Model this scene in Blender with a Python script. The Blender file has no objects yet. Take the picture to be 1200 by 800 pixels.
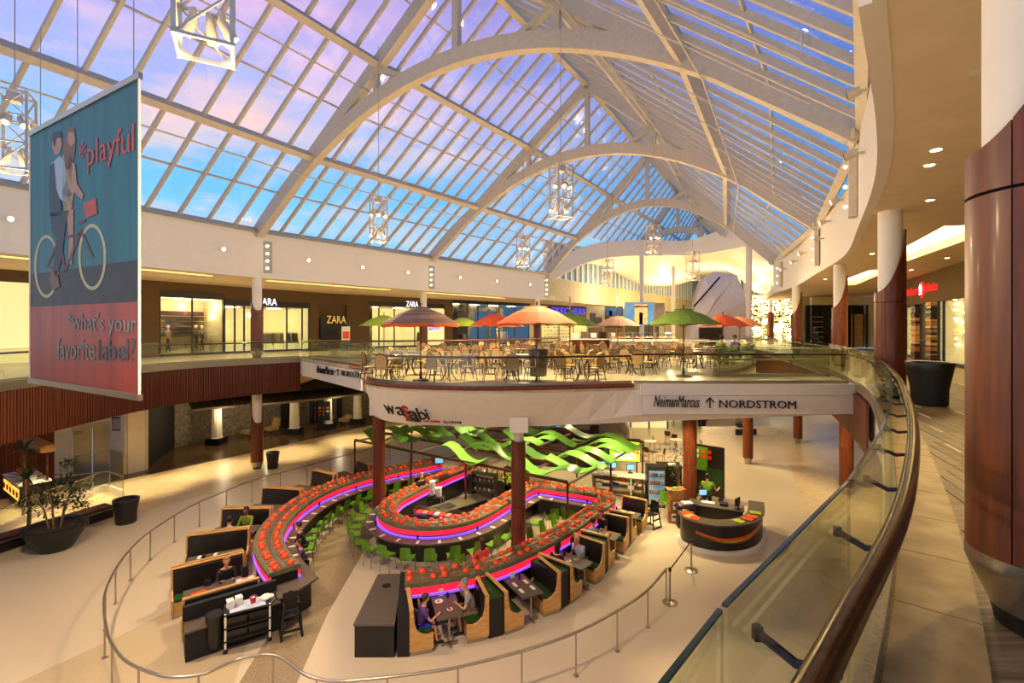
import bpy, bmesh, math, random
from mathutils import Vector, Matrix
from mathutils.geometry import tessellate_polygon
PI = math.pi
random.seed(7)
SC = bpy.context.scene
COL = SC.collection

# ---------------------------------------------------------------- camera
FPX, HY, EYE = 567.0, 385.0, 8.0          # focal length in pixels (1200 wide), eye-level row, eye height
cam = bpy.data.cameras.new('camera'); cam.lens = 17.01; cam.sensor_width = 36; cam.sensor_fit = 'HORIZONTAL'
cam.shift_y = -0.0125; cam.clip_start = 0.02; cam.clip_end = 500
cam_o = bpy.data.objects.new('camera', cam); COL.objects.link(cam_o)
cam_o.location = (0, 0, EYE); cam_o.rotation_euler = (PI/2, 0, 0)
SC.camera = cam_o
SC.view_settings.view_transform = 'Standard'; SC.view_settings.look = 'None'
SC.view_settings.gamma = 1; SC.view_settings.use_curve_mapping = False
SC.view_settings.exposure = 1.0
SC.cycles.use_denoising = True
SC.cycles.max_bounces = 5; SC.cycles.diffuse_bounces = 3; SC.cycles.glossy_bounces = 2
SC.cycles.transmission_bounces = 3; SC.cycles.transparent_max_bounces = 24
SC.cycles.sample_clamp_indirect = 4; SC.cycles.caustics_reflective = False; SC.cycles.caustics_refractive = False

def lin(c):
    return tuple(((x/255)/12.92 if x/255 <= .04045 else ((x/255+.055)/1.055)**2.4) for x in c)

# ---------------------------------------------------------------- world: dusk sky
w = bpy.data.worlds.new('dusk_sky'); SC.world = w; w.use_nodes = True
nt = w.node_tree; nt.nodes.clear()
N = nt.nodes.new; L = nt.links.new
tc = N('ShaderNodeTexCoord'); sep = N('ShaderNodeSeparateXYZ'); L(tc.outputs['Generated'], sep.inputs[0])
def ramp(nt, stops, src):
    r = nt.nodes.new('ShaderNodeValToRGB')
    while len(r.color_ramp.elements) > 1: r.color_ramp.elements.remove(r.color_ramp.elements[-1])
    for i, (p, c) in enumerate(stops):
        e = r.color_ramp.elements[0] if i == 0 else r.color_ramp.elements.new(p)
        e.position = p; e.color = (*lin(c), 1)
    nt.links.new(src, r.inputs[0]); return r
rl = ramp(nt, [(0, (200,215,225)), (.12, (150,215,248)), (.25, (110,195,245)), (.38, (160,178,232)), (.52, (172,160,220)), (.7, (130,128,205)), (1, (80,85,160))], sep.outputs[2])
rr = ramp(nt, [(0, (120,170,215)), (.2, (70,160,225)), (.42, (62,120,210)), (.6, (75,105,195)), (1, (50,65,140))], sep.outputs[2])
mr = N('ShaderNodeMapRange'); mr.inputs[1].default_value = -.25; mr.inputs[2].default_value = .55; L(sep.outputs[0], mr.inputs[0])
mx = N('ShaderNodeMix'); mx.data_type = 'RGBA'; L(mr.outputs[0], mx.inputs[0]); L(rl.outputs[0], mx.inputs[6]); L(rr.outputs[0], mx.inputs[7])
mp = N('ShaderNodeMapping'); mp.inputs['Scale'].default_value = (1.2, 1.2, 4.2); mp.inputs['Rotation'].default_value = (.25, .2, 0); L(tc.outputs['Generated'], mp.inputs[0])
ns = N('ShaderNodeTexNoise'); ns.inputs['Scale'].default_value = 2.4; ns.inputs['Detail'].default_value = 7; ns.inputs['Roughness'].default_value = .55; L(mp.outputs[0], ns.inputs[0])
cr = N('ShaderNodeMapRange'); cr.inputs[1].default_value = .47; cr.inputs[2].default_value = .68; L(ns.outputs[0], cr.inputs[0])
lf = N('ShaderNodeMapRange'); lf.inputs[1].default_value = .35; lf.inputs[2].default_value = -.45; L(sep.outputs[0], lf.inputs[0])
ml = N('ShaderNodeMath'); ml.operation = 'MULTIPLY'; L(cr.outputs[0], ml.inputs[0]); L(lf.outputs[0], ml.inputs[1])
rc = ramp(nt, [(0, (250,205,170)), (.3, (252,212,190)), (.45, (232,190,212)), (.7, (190,150,205)), (1, (120,110,170))], sep.outputs[2])
mc = N('ShaderNodeMix'); mc.data_type = 'RGBA'; L(ml.outputs[0], mc.inputs[0]); L(mx.outputs[2], mc.inputs[6]); L(rc.outputs[0], mc.inputs[7])
bg = N('ShaderNodeBackground'); bg.inputs[1].default_value = .70; L(mc.outputs[2], bg.inputs[0])
wo = N('ShaderNodeOutputWorld'); L(bg.outputs[0], wo.inputs[0])

# ---------------------------------------------------------------- general interior light (lamps of the hall)
WARM = (1.0, .72, .36)
def lamp(kind, loc, power, col=WARM, size=.3, aim=None, angle=1.4, blend=.6, sx=None, sy=None):
    l = bpy.data.lights.new('lamp_light', kind); l.energy = power; l.color = col
    if kind == 'AREA':
        l.shape = 'RECTANGLE'; l.size = sx or size; l.size_y = sy or size
    else:
        l.shadow_soft_size = size
    if kind == 'SPOT': l.spot_size = angle; l.spot_blend = blend
    o = bpy.data.objects.new('lamp_light', l); COL.objects.link(o); o.location = loc
    if aim is not None: o.rotation_euler = (Vector(aim) - Vector(loc)).to_track_quat('-Z', 'Y').to_euler()
    return o
# light of the hanging spot towers: each lights the hall all round
TOWERS = [(-3.55,5.6,11.2), (-11.1,10.8,11.5), (-5.3,19.2,11.45), (1.63,16.2,11.7), (.64,28,11.6), (8,27.4,12.1), (6.7,34,11.1), (11.2,30,11)]
for t in TOWERS:
    lamp('POINT', (t[0], t[1], t[2]-1.5), 330, (1.0, .72, .38), .18)
    lamp('SPOT', (t[0], t[1], t[2]-.3), 1500, (1.0, .76, .42), .25, (t[0], t[1], 0), 2.1, .8)

# ---------------------------------------------------------------- helpers
def P(x, y, z):                      # photo pixel -> point at height z
    Y = FPX*(EYE-z)/(y-HY); return Vector(((x-600)*Y/FPX, Y, z))
def D(x, y, Y):                      # photo pixel -> point at distance Y
    return Vector(((x-600)*Y/FPX, Y, EYE+(HY-y)*Y/FPX))
F, CZ, EZ = 6.3, 10.9, 13.5          # upper floor, upper ceiling, eave of the glass roof

class MB:
    def __init__(s): s.v = []; s.f = []
    def add(s, vs, fs):
        n = len(s.v); s.v += [tuple(v) for v in vs]; s.f += [tuple(i+n for i in f) for f in fs]; return s
    def box(s, c, d, rz=0, taper=1):
        hx, hy, hz = d[0]/2, d[1]/2, d[2]/2; ca, sa = math.cos(rz), math.sin(rz)
        vs = []
        for k, z in ((1, -hz), (taper, hz)):
            for x, y in ((-hx,-hy),(hx,-hy),(hx,hy),(-hx,hy)):
                x *= k; y *= k
                vs.append((c[0]+x*ca-y*sa, c[1]+x*sa+y*ca, c[2]+z))
        return s.add(vs, [(0,3,2,1),(4,5,6,7),(0,1,5,4),(1,2,6,5),(2,3,7,6),(3,0,4,7)])
    def bar(s, p, q, w, h, up=(0,0,1)):
        p, q = Vector(p), Vector(q); d = (q-p).normalized(); up = Vector(up)
        sd = d.cross(up)
        if sd.length < 1e-4: sd = d.cross(Vector((1,0,0)))
        sd.normalize(); u = sd.cross(d).normalized()
        vs = []
        for o in (p, q):
            for a, b in ((-1,-1),(1,-1),(1,1),(-1,1)): vs.append(o+sd*a*w/2+u*b*h/2)
        return s.add(vs, [(0,3,2,1),(4,5,6,7),(0,1,5,4),(1,2,6,5),(2,3,7,6),(3,0,4,7)])
    def tube(s, pts, r, n=8, closed=False, cap=True, flat=1):
        pts = [Vector(p) for p in pts]; m = len(pts); rs = r if isinstance(r, (list, tuple)) else [r]*m
        vs = []; prev = None
        for i, p in enumerate(pts):
            a = pts[(i-1) % m] if closed or i > 0 else p; b = pts[(i+1) % m] if closed or i < m-1 else p
            t = (b-a).normalized()
            if prev is None:
                u = t.cross(Vector((0,0,1)));  u = u if u.length > .05 else t.cross(Vector((1,0,0)))
            else: u = prev - t*prev.dot(t)
            u.normalize(); prev = u; vv = t.cross(u)
            for k in range(n):
                an = 2*PI*k/n; vs.append(p+(u*math.cos(an)+vv*math.sin(an)*flat)*rs[i])
        fs = []
        for i in range(m if closed else m-1):
            j = (i+1) % m
            for k in range(n): fs.append((i*n+k, j*n+k, j*n+(k+1)%n, i*n+(k+1)%n))
        if cap and not closed: fs += [tuple(range(n)), tuple((m-1)*n+k for k in reversed(range(n)))]
        return s.add(vs, fs)
    def lathe(s, prof, c=(0,0,0), n=24, cap=True):
        vs = []; m = len(prof)
        for r, z in prof:
            for k in range(n):
                a = 2*PI*k/n; vs.append((c[0]+r*math.cos(a), c[1]+r*math.sin(a), c[2]+z))
        fs = []
        for i in range(m-1):
            for k in range(n): fs.append((i*n+k, i*n+(k+1)%n, (i+1)*n+(k+1)%n, (i+1)*n+k))
        if cap: fs += [tuple(reversed(range(n))), tuple((m-1)*n+k for k in range(n))]
        return s.add(vs, fs)
    def loft(s, lo, hi, caps=True):      # two closed outlines with the same number of points
        n = len(lo); vs = [tuple(p) for p in lo]+[tuple(p) for p in hi]
        fs = [(i, (i+1)%n, n+(i+1)%n, n+i) for i in range(n)]
        if caps:
            for off, pts, rev in ((0, lo, True), (n, hi, False)):
                for t in tessellate_polygon([[Vector((p[0], p[1], 0)) for p in pts]]):
                    a, b, c = (Vector((pts[i][0], pts[i][1], 0)) for i in t)
                    up = (b-a).cross(c-a).z > 0
                    t = tuple(t) if up != rev else tuple(reversed(t))
                    fs.append(tuple(i+off for i in t))
        return s.add(vs, fs)
    def prism(s, poly, z0, z1):
        return s.loft([(p[0],p[1],z0) for p in poly], [(p[0],p[1],z1) for p in poly])
    def wall(s, line, z0, z1, th=.1):     # upright ribbon with thickness along a polyline (z0,z1 number or list)
        n = len(line); ps = [Vector((p[0],p[1],0)) for p in line]
        Z0 = z0 if isinstance(z0, (list,tuple)) else [z0]*n; Z1 = z1 if isinstance(z1, (list,tuple)) else [z1]*n
        vs = []
        for i, p in enumerate(ps):
            t = (ps[min(i+1,n-1)]-ps[max(i-1,0)]).normalized(); nn = Vector((-t.y,t.x,0))*th/2
            vs += [(p.x-nn.x,p.y-nn.y,Z0[i]),(p.x+nn.x,p.y+nn.y,Z0[i]),(p.x+nn.x,p.y+nn.y,Z1[i]),(p.x-nn.x,p.y-nn.y,Z1[i])]
        fs = []
        for i in range(n-1):
            a, b = i*4, i*4+4
            for k in range(4): fs.append((a+k, a+(k+1)%4, b+(k+1)%4, b+k))
        fs += [(3,2,1,0), ((n-1)*4, (n-1)*4+1, (n-1)*4+2, (n-1)*4+3)]
        return s.add(vs, fs)
    def grid(s, f, nu, nv, th=0):
        vs = [f(i/nu, j/nv) for j in range(nv+1) for i in range(nu+1)]
        fs = [(j*(nu+1)+i, j*(nu+1)+i+1, (j+1)*(nu+1)+i+1, (j+1)*(nu+1)+i) for j in range(nv) for i in range(nu)]
        if th:
            m = len(vs); vs += [(v[0], v[1], v[2]+th) for v in vs]
            fs += [tuple(reversed([k+m for k in q])) for q in fs]
        return s.add(vs, fs)
    def ball(s, c, r, n=10, m=7, sc=(1,1,1)):
        prof = [(max(1e-4, math.sin(PI*i/m))*r, -math.cos(PI*i/m)*r) for i in range(m+1)]
        t = MB().lathe(prof, (0,0,0), n, False)
        return s.add([(c[0]+v[0]*sc[0], c[1]+v[1]*sc[1], c[2]+v[2]*sc[2]) for v in t.v], t.f)
    def mesh(s, name, m=None, smooth=False):
        me = bpy.data.meshes.new(name); me.from_pydata(s.v, [], s.f)
        if smooth:
            me.polygons.foreach_set('use_smooth', [True]*len(me.polygons))
            try: me.set_sharp_from_angle(angle=.7)
            except Exception: pass
        if m: me.materials.append(m)
        me.update(); return me
    def build(s, name, m, parent=None, world=False, smooth=False, label=None, kind=None):
        if parent is not None and world:
            inv = parent_mat(parent).inverted(); s.v = [tuple(inv @ Vector(v)) for v in s.v]
        o = bpy.data.objects.new(name, s.mesh(name, m, smooth)); COL.objects.link(o)
        if parent is not None: o.parent = parent
        if label: o['label'] = label
        if kind: o['kind'] = kind
        return o
def parent_mat(o):
    m = o.matrix_basis.copy()
    while o.parent: o = o.parent; m = o.matrix_basis @ m
    return m
def tag(o, label, cat, group=None, kind=None):
    o['label'] = label; o['category'] = cat
    if group: o['group'] = group
    if kind: o['kind'] = kind
    return o
def thing(name, label, cat, loc=(0,0,0), rz=0, group=None):
    o = bpy.data.objects.new(name, None); COL.objects.link(o); o.empty_display_size = .1
    o.location = loc; o.rotation_euler = (0,0,rz); return tag(o, label, cat, group)
def struct(name, mb, m, smooth=False, label=None):
    o = mb.build(name, m, smooth=smooth); o['kind'] = 'structure'
    if label: o['label'] = label
    return o
def dup(root, loc, rz, label=None, group=None, scale=None):
    r = root.copy(); COL.objects.link(r); r.location = loc; r.rotation_euler = (0,0,rz)
    if label: r['label'] = label
    if group: r['group'] = group
    if scale: r.scale = scale
    for ch in list(root.children):
        c = ch.copy(); COL.objects.link(c); c.parent = r
        for g in list(ch.children):
            d = g.copy(); COL.objects.link(d); d.parent = c
    return r
def piece(me, name, parent, loc=(0,0,0), rz=0, label=None):
    o = bpy.data.objects.new(name, me); COL.objects.link(o); o.parent = parent; o.location = loc; o.rotation_euler = (0,0,rz)
    if label: o['label'] = label
    return o
def spline(pts, n=6, closed=False):
    pts = [Vector(p if len(p) == 3 else (p[0],p[1],0)) for p in pts]; m = len(pts); out = []
    for i in range(m if closed else m-1):
        g = (lambda k: pts[k % m]) if closed else (lambda k: pts[max(0, min(m-1, k))])
        a, b, c, d = g(i-1), g(i), g(i+1), g(i+2)
        for k in range(n):
            t = k/n; out.append(.5*((2*b)+(c-a)*t+(2*a-5*b+4*c-d)*t*t+(3*b-a-3*c+d)*t**3))
    if not closed: out.append(pts[-1])
    return out
def along(line, s):                   # point and tangent at arc length s
    for a, b in zip(line, line[1:]):
        l = (b-a).length
        if s <= l or b is line[-1]: return a+(b-a)*(s/l if l else 0), (b-a).normalized()
        s -= l
def length(line): return sum((b-a).length for a, b in zip(line, line[1:]))
def resample(line, step):
    T = length(line); n = max(1, round(T/step)); return [along(line, T*i/n*.99999)[0] for i in range(n+1)]
def offset(line, d):                  # to the left of the direction of travel
    out = []
    for i, p in enumerate(line):
        t = (line[min(i+1,len(line)-1)]-line[max(i-1,0)]); t.z = 0; t.normalize()
        out.append(p+Vector((-t.y, t.x, 0))*d)
    return out

# ---------------------------------------------------------------- materials
def mat(name, c1, c2=None, rough=.5, metal=0, scale=8, bump=0, stretch=None, detail=3, emit=0, coat=0, kind='noise', contrast=(.35,.65), spec=None):
    m = bpy.data.materials.new(name); m.use_nodes = True; nt = m.node_tree
    b = nt.nodes['Principled BSDF']; b.inputs['Roughness'].default_value = rough; b.inputs['Metallic'].default_value = metal
    if spec is not None: b.inputs['Specular IOR Level'].default_value = spec
    if coat: b.inputs['Coat Weight'].default_value = coat; b.inputs['Coat Roughness'].default_value = .12
    c1 = lin(c1); c2 = lin(c2) if c2 else tuple(x*.86 for x in c1)
    tc = nt.nodes.new('ShaderNodeTexCoord'); mp = nt.nodes.new('ShaderNodeMapping'); nt.links.new(tc.outputs['Object'], mp.inputs[0])
    if stretch: mp.inputs['Scale'].default_value = stretch
    if kind == 'voronoi':
        t = nt.nodes.new('ShaderNodeTexVoronoi'); t.inputs['Scale'].default_value = scale; src = t.outputs['Color']
    elif kind == 'brick':
        t = nt.nodes.new('ShaderNodeTexBrick'); t.inputs['Scale'].default_value = scale; src = t.outputs['Color']
        t.inputs['Color1'].default_value = (1,1,1,1); t.inputs['Color2'].default_value = (.4,.4,.4,1); t.inputs['Mortar'].default_value = (0,0,0,1)
    else:
        t = nt.nodes.new('ShaderNodeTexNoise'); t.inputs['Scale'].default_value = scale; t.inputs['Detail'].default_value = detail; src = t.outputs['Fac']
    nt.links.new(mp.outputs[0], t.inputs['Vector'])
    r = nt.nodes.new('ShaderNodeValToRGB'); e = r.color_ramp.elements
    e[0].position, e[1].position = contrast if kind == 'noise' else (0, 1); e[0].color = (*c2, 1); e[1].color = (*c1, 1)
    nt.links.new(src, r.inputs[0]); nt.links.new(r.outputs[0], b.inputs['Base Color'])
    if emit:
        nt.links.new(r.outputs[0], b.inputs['Emission Color']); b.inputs['Emission Strength'].default_value = emit
    if bump:
        bn = nt.nodes.new('ShaderNodeBump'); bn.inputs['Strength'].default_value = bump; bn.inputs['Distance'].default_value = .01
        nt.links.new(t.outputs['Fac' if kind != 'voronoi' else 'Distance'], bn.inputs['Height']); nt.links.new(bn.outputs[0], b.inputs['Normal'])
    return m
def glow(name, c, s):
    m = bpy.data.materials.new(name); m.use_nodes = True; b = m.node_tree.nodes['Principled BSDF']
    b.inputs['Base Color'].default_value = (*lin(c), 1); b.inputs['Emission Color'].default_value = (*lin(c), 1); b.inputs['Emission Strength'].default_value = s*.5
    return m
def glass(name, tint, amount=.08, ior=1.45):
    m = bpy.data.materials.new(name); m.use_nodes = True; nt = m.node_tree; nt.nodes.clear()
    t = nt.nodes.new('ShaderNodeBsdfTransparent'); t.inputs[0].default_value = (*tint, 1)
    g = nt.nodes.new('ShaderNodeBsdfGlossy'); g.inputs['Roughness'].default_value = .03; g.inputs[0].default_value = (1,1,1,1)
    fr = nt.nodes.new('ShaderNodeLayerWeight'); fr.inputs[0].default_value = .35
    a = nt.nodes.new('ShaderNodeMath'); a.operation = 'MULTIPLY_ADD'; a.inputs[1].default_value = .35; a.inputs[2].default_value = amount
    nt.links.new(fr.outputs['Facing'], a.inputs[0]); pw = nt.nodes.new('ShaderNodeMath'); pw.operation = 'MINIMUM'; pw.inputs[1].default_value = .6
    nt.links.new(a.outputs[0], pw.inputs[0])
    x = nt.nodes.new('ShaderNodeMixShader'); o = nt.nodes.new('ShaderNodeOutputMaterial')
    nt.links.new(pw.outputs[0], x.inputs[0]); nt.links.new(t.outputs[0], x.inputs[1]); nt.links.new(g.outputs[0], x.inputs[2]); nt.links.new(x.outputs[0], o.inputs[0])
    return m
M = {}
M['terrazzo'] = mat('terrazzo', (212,196,168), (188,170,142), .28, scale=60, detail=6)
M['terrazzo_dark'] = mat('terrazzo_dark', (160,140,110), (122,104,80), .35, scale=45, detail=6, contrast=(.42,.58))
M['terrazzo_mid'] = mat('terrazzo_mid', (196,176,142), (172,152,120), .3, scale=60, detail=6)
M['limestone'] = mat('limestone', (212,190,146), (190,166,122), .3, scale=3.5, detail=7, contrast=(.3,.7))
M['duskpane'] = mat('dusk_painted_pane', (140,166,188), (112,140,170), .3, scale=1)  # opaque pane, the blue dusk light behind it put into its colour
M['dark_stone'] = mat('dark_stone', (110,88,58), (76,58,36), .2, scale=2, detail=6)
M['tile'] = mat('tile', (216,198,166), (196,176,142), .25, scale=3, detail=5)
M['plaster'] = mat('plaster', (238,228,208), (234,223,202), .75, scale=3)
M['ceiling'] = mat('ceiling_paint', (240,222,184), (234,215,174), .85, scale=2)
M['white'] = mat('white_paint', (240,230,210), (237,227,206), .5, scale=5)
M['steelw'] = mat('white_steel', (206,194,172), (196,184,162), .55, scale=6)
M['wood'] = mat('cherry_wood', (130,62,22), (86,36,11), .45, scale=3, stretch=(6,6,.6), detail=6, coat=.06, contrast=(.3,.7))
M['slat'] = mat('cherry_slat', (124,58,26), (74,32,13), .5, scale=1.4, stretch=(9,9,.3), detail=5, contrast=(.25,.75))
M['rail'] = mat('mahogany_rail', (88,40,18), (58,26,12), .25, scale=6, stretch=(1,1,1), coat=.4)
M['bronze'] = mat('bronze_rail', (118,92,58), (92,68,40), .22, metal=.85, scale=30)
M['steel'] = mat('brushed_steel', (190,180,160), (165,155,135), .28, metal=.9, scale=40, stretch=(1,1,12))
M['black'] = mat('black_laminate', (26,24,22), (18,16,15), .45, scale=20)
M['blackmat'] = mat('matte_black', (20,19,18), (14,13,12), .7, scale=20)
M['vinyl'] = mat('black_vinyl', (38,30,24), (22,18,15), .32, scale=4)
M['counter'] = mat('grey_brown_counter', (98,88,76), (84,74,62), .38, scale=50, detail=6)
M['birch'] = mat('birch_ply', (214,166,98), (190,138,72), .42, scale=2, stretch=(1,1,8), detail=5)
M['green'] = mat('green_vinyl', (36,76,22), (26,58,14), .4, scale=8)
M['lime'] = mat('lime_plastic', (96,150,28), (82,134,20), .35, scale=5)
M['ribbon'] = mat('lime_ribbon', (98,150,58), (78,128,40), .35, scale=2)
M['tan'] = mat('tan_weave', (206,172,116), (160,124,74), .6, scale=60, bump=.3)
M['cane'] = mat('dark_cane', (70,46,26), (48,30,16), .4, scale=30)
M['orange'] = mat('orange_canvas', (226,92,18), (210,80,14), .8, scale=10)
M['orange2'] = mat('light_orange_canvas', (244,160,84), (236,146,70), .8, scale=10)
M['ugreen'] = mat('green_canvas', (112,140,30), (96,124,22), .8, scale=10)
M['ulime'] = mat('lime_canvas', (176,196,48), (160,182,36), .8, scale=10)
M['brown'] = mat('brown_canvas', (146,112,84), (128,94,68), .8, scale=10)
M['dkwall'] = mat('taupe_wall', (104,80,48), (92,70,40), .8, scale=14, bump=.1)
M['beige'] = mat('beige_wall', (214,198,150), (204,188,140), .7, scale=2)
M['shingle'] = mat('canopy_shingle', (74,66,48), (52,46,34), .5, scale=6)
M['bglass'] = mat('store_dark', (30,26,20), (18,15,12), .15, scale=2)
M['leaf'] = mat('leaf', (58,92,26), (30,56,14), .5, scale=6)
M['leaf2'] = mat('dark_leaf', (40,62,24), (20,36,12), .5, scale=6)
M['trunk'] = mat('trunk', (150,118,78), (110,80,50), .8, scale=20)
M['soil'] = mat('soil', (70,48,30), (40,28,18), .9, scale=30, bump=.4)
M['carton'] = mat('cardboard', (168,116,64), (150,100,52), .8, scale=10)
M['paper'] = mat('paper', (235,230,220), (225,220,208), .8, scale=10)
M['ink'] = mat('black_print', (22,20,18), (18,16,14), .5)
M['red'] = mat('red_plastic', (200,30,26), (176,22,20), .4)
M['orangep'] = mat('orange_plate', (236,86,24), (214,66,16), .35)
M['blue'] = mat('blue_cloth', (40,60,160), (30,48,140), .7)
M['navy'] = mat('navy_cloth', (36,40,60), (26,30,46), .8)
M['brick'] = mat('red_brick', (150,72,30), (84,38,16), .8, scale=3, kind='brick', bump=.3)
M['mosaic'] = mat('grey_mosaic', (170,156,130), (104,94,76), .6, scale=7, kind='voronoi', bump=.3)
M['stone'] = mat('border_stone', (176,146,96), (146,116,72), .35, scale=4, detail=6)
M['plank'] = mat('plank_tile', (150,124,88), (108,86,58), .4, scale=2.2, stretch=(1,14,1), detail=6)
M['plank2'] = mat('plank_tile_brown', (128,104,74), (96,76,52), .4, scale=2.2, stretch=(1,14,1), detail=6)
M['plank3'] = mat('plank_tile_pale', (206,184,144), (186,162,122), .4, scale=2.2, stretch=(1,14,1), detail=6)
M['rglass'] = glass('railing_glass', (.90,.94,.86), .03)
M['gedge'] = mat('glass_edge', (60,84,62), (44,66,48), .1)
M['roofglass'] = glass('roof_glass', (.97,.98,1), .015)
M['sglass'] = glass('shop_glass', (.86,.88,.86), .06)
M['cove'] = glow('cove_light', (255,232,165), 6)
M['lampw'] = glow('lamp_lens', (255,232,180), 14)
M['redlight'] = glow('red_strip', (255,30,56), 1.3)
M['violet'] = glow('violet_strip', (130,90,255), 1.1)
M['screen'] = glow('screen', (120,190,225), 1.1)
M['shoplit'] = glow('glowing_shop_wall', (240,224,160), .75)  # surfaces glow by themselves, standing in for the shop lighting
# ================================================================ plan lines
def rayhit(line, x):                  # where the view ray of pixel column x crosses a plan line
    k = (x-600)/FPX
    for a, b in zip(line, line[1:]):
        fa, fb = a[0]-k*a[1], b[0]-k*b[1]
        if fa*fb <= 0 and fa != fb:
            t = fa/(fa-fb); return Vector((a[0]+(b[0]-a[0])*t, a[1]+(b[1]-a[1])*t, 0))
    return None
V2 = lambda *p: [Vector((a, b, 0)) for a, b in p]
LE = V2((-12,4),(-14.6,9.5),(-15.9,15.06),(-16.35,21.4),(-15,25),(-12.4,28.3))      # left walkway edge
RE = spline(V2((-1.2,-.8),(.1,.75),(.62,1.28),(1.64,2.32),(3.15,4.1),(4.93,6.4),(6.4,8.4),(9.2,12.5),(10.7,15.3),(12.6,19.2),(14.5,24),(16.6,29.8),(18.4,35.7),(20,42)), 4)
FL = V2((-22,14),(-14.5,27.6),(-6.3,37.6),(3.4,49))                                  # fascia under the eaves
FR = spline(V2((3.2,4.3),(5.4,7.0),(7.3,9.6),(9.8,13.5),(13.3,19.2),(16.1,25.4),(19.2,32.5),(21.4,39.4)), 5)
WL = V2((-30,15),(-21.6,29.4),(-15.2,40),(-6,48.5),(2,56),(9,63),(33.7,92))          # left shop wall
WR = V2((8.2,-2),(10.5,3),(15,12.5),(19.6,21),(24.5,30.5),(31.5,41))                 # right shop wall
def inner(line, x, d):                # point at depth d behind a wall line, seen in pixel column x
    return rayhit(offset(line, d), x)
TF = [(-12.4,28.3),(-8.1,23),(-6.1,20.4),(-5.5,18.2),(-5.0,16.4),(-4.2,15.2),(-2.8,14.4),(-1,14.05),(1,14.2),(3.7,14.8)]
tf = spline(V2(*TF), 4)
LEs = spline(LE, 5)

# ---------------------------------------------------------------- floors
low = MB().prism([(-60,-6),(60,-6),(60,110),(-60,110)], -.3, 0); floor_low = struct('floor', low, M['terrazzo'], label='speckled beige terrazzo floor of the lower level')
def inlay(px, m, z=.004, name='floor_inlay', label=None):
    pts = [P(x, y, 0) for x, y in px]; o = MB().prism(pts, .0, z).build(name, m, floor_low)
    if label: o['label'] = label
    return o
inlay([(-420,640),(94,573),(297,530),(440,497),(560,470),(600,487),(520,500),(440,524),(340,548),(250,577),(160,600),(-250,730)], M['limestone'], label='polished pale limestone band of the floor')
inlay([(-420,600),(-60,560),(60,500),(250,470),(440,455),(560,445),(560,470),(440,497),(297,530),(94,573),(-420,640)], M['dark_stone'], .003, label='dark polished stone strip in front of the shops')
inlay([(-60,840),(20,800),(140,745),(205,712),(262,690),(300,720),(275,800),(240,900)], M['terrazzo_mid'], .003)
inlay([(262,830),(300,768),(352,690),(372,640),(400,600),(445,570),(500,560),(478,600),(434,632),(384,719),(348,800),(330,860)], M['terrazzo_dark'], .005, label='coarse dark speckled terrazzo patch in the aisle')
inlay([(905,500),(930,556),(952,640),(990,800),(1300,800),(1200,560),(1050,490)], M['limestone'], .004)
# tile joints of the limestone band: real slabs where they can be told apart
rnd = random.Random(3)
sl = MB().box((0,0,.006), (1.17,.58,.004)).mesh('tile', M['limestone'])
base = P(250,577,0); dirv = (P(297,530,0)-P(94,573,0)).normalized(); nv = Vector((-dirv.y, dirv.x, 0)); ang = math.atan2(dirv.y, dirv.x)
A0 = P(94,573,0)
for i in range(-2, 20):
    for j in range(8):
        c = A0+dirv*(i*1.2+(j%2)*.6)-nv*(j*.61+.35)
        piece(sl, 'tile', floor_low, (c.x, c.y, .002), ang)

# upper deck: left walkway + far part + terrace + front bridge; right walkway
TFs = [(p.x,p.y) for p in tf]
deckA = [(p.x,p.y) for p in LEs[:-1]]+TFs+[(10.45,14.75),(11.55,17.3),(7.2,17.3),(8.6,18.9),(10.5,21.2),(12.4,24.6),(12.5,27.6),(11.8,31),(13.2,35.5),(17,38.2),(20,42)]
deckA += [(26,50),(33.7,92)]+[(p.x,p.y) for p in reversed(WL[:-1])]
struct('floor', MB().prism(deckA, 6.12, F), M['tile'], label='pale tiled floor of the upper level and terrace')
deckB = [(p.x,p.y) for p in RE]+[(26,50),(31.5,41)]+[(p.x,p.y) for p in reversed(WR[:-1])]
up_right = struct('floor', MB().prism(deckB, 6.12, F-.012), M['plank'], label='brown plank tiled floor of the right walkway')
# undersides (white plaster). The terrace keel slopes inwards like a hull
n = len(tf); lo = []; hi = []
keel = offset(tf, 1.0)
for i, p in enumerate(tf):
    k = i/(n-1); s = min(1, max(0, (k-.16)/.12))*min(1, max(0, (1.0-k)/.1))
    q = p.lerp(keel[i], s*(.35+.65*min(1, max(0, (k-.40)/.3)))); lo.append((q.x, q.y, 5.35-.4*s)); hi.append((p.x, p.y, 6.12))
back = [(10.45,14.78,5.4),(11.55,17.3,5.4),(7.2,17.3,5.4),(8.6,18.9,5.3),(10.5,21.2,5.3),(12.4,24.6,5.3),(12.5,27.6,5.3),(11.8,31,5.3),(13.2,35.5,5.3),(13,60,5.3),(-6,48,5.3),(-13,35,5.3)]
lo += back; hi += [(a,b,6.12) for a,b,_ in back]
struct('ceiling', MB().loft(lo, hi), M['plaster'], label='white hull shaped underside of the terrace')
lp = [(p.x,p.y) for p in offset(LEs, .14)]+[(-13,35),(-6,48),(13,60),(33.7,92)]+[(p.x,p.y) for p in reversed(WL[:-1])]
struct('ceiling', MB().prism(lp, 4.75, 6.12), M['beige'], label='soffit above the left lower walkway')
rp = [(p.x+.12,p.y-.1) for p in RE]+[(26,50),(31.5,41)]+[(p.x,p.y) for p in reversed(WR[:-1])]
struct('ceiling', MB().prism(rp, 4.9, 6.1), M['plaster'], label='soffit below the right walkway')
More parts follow.
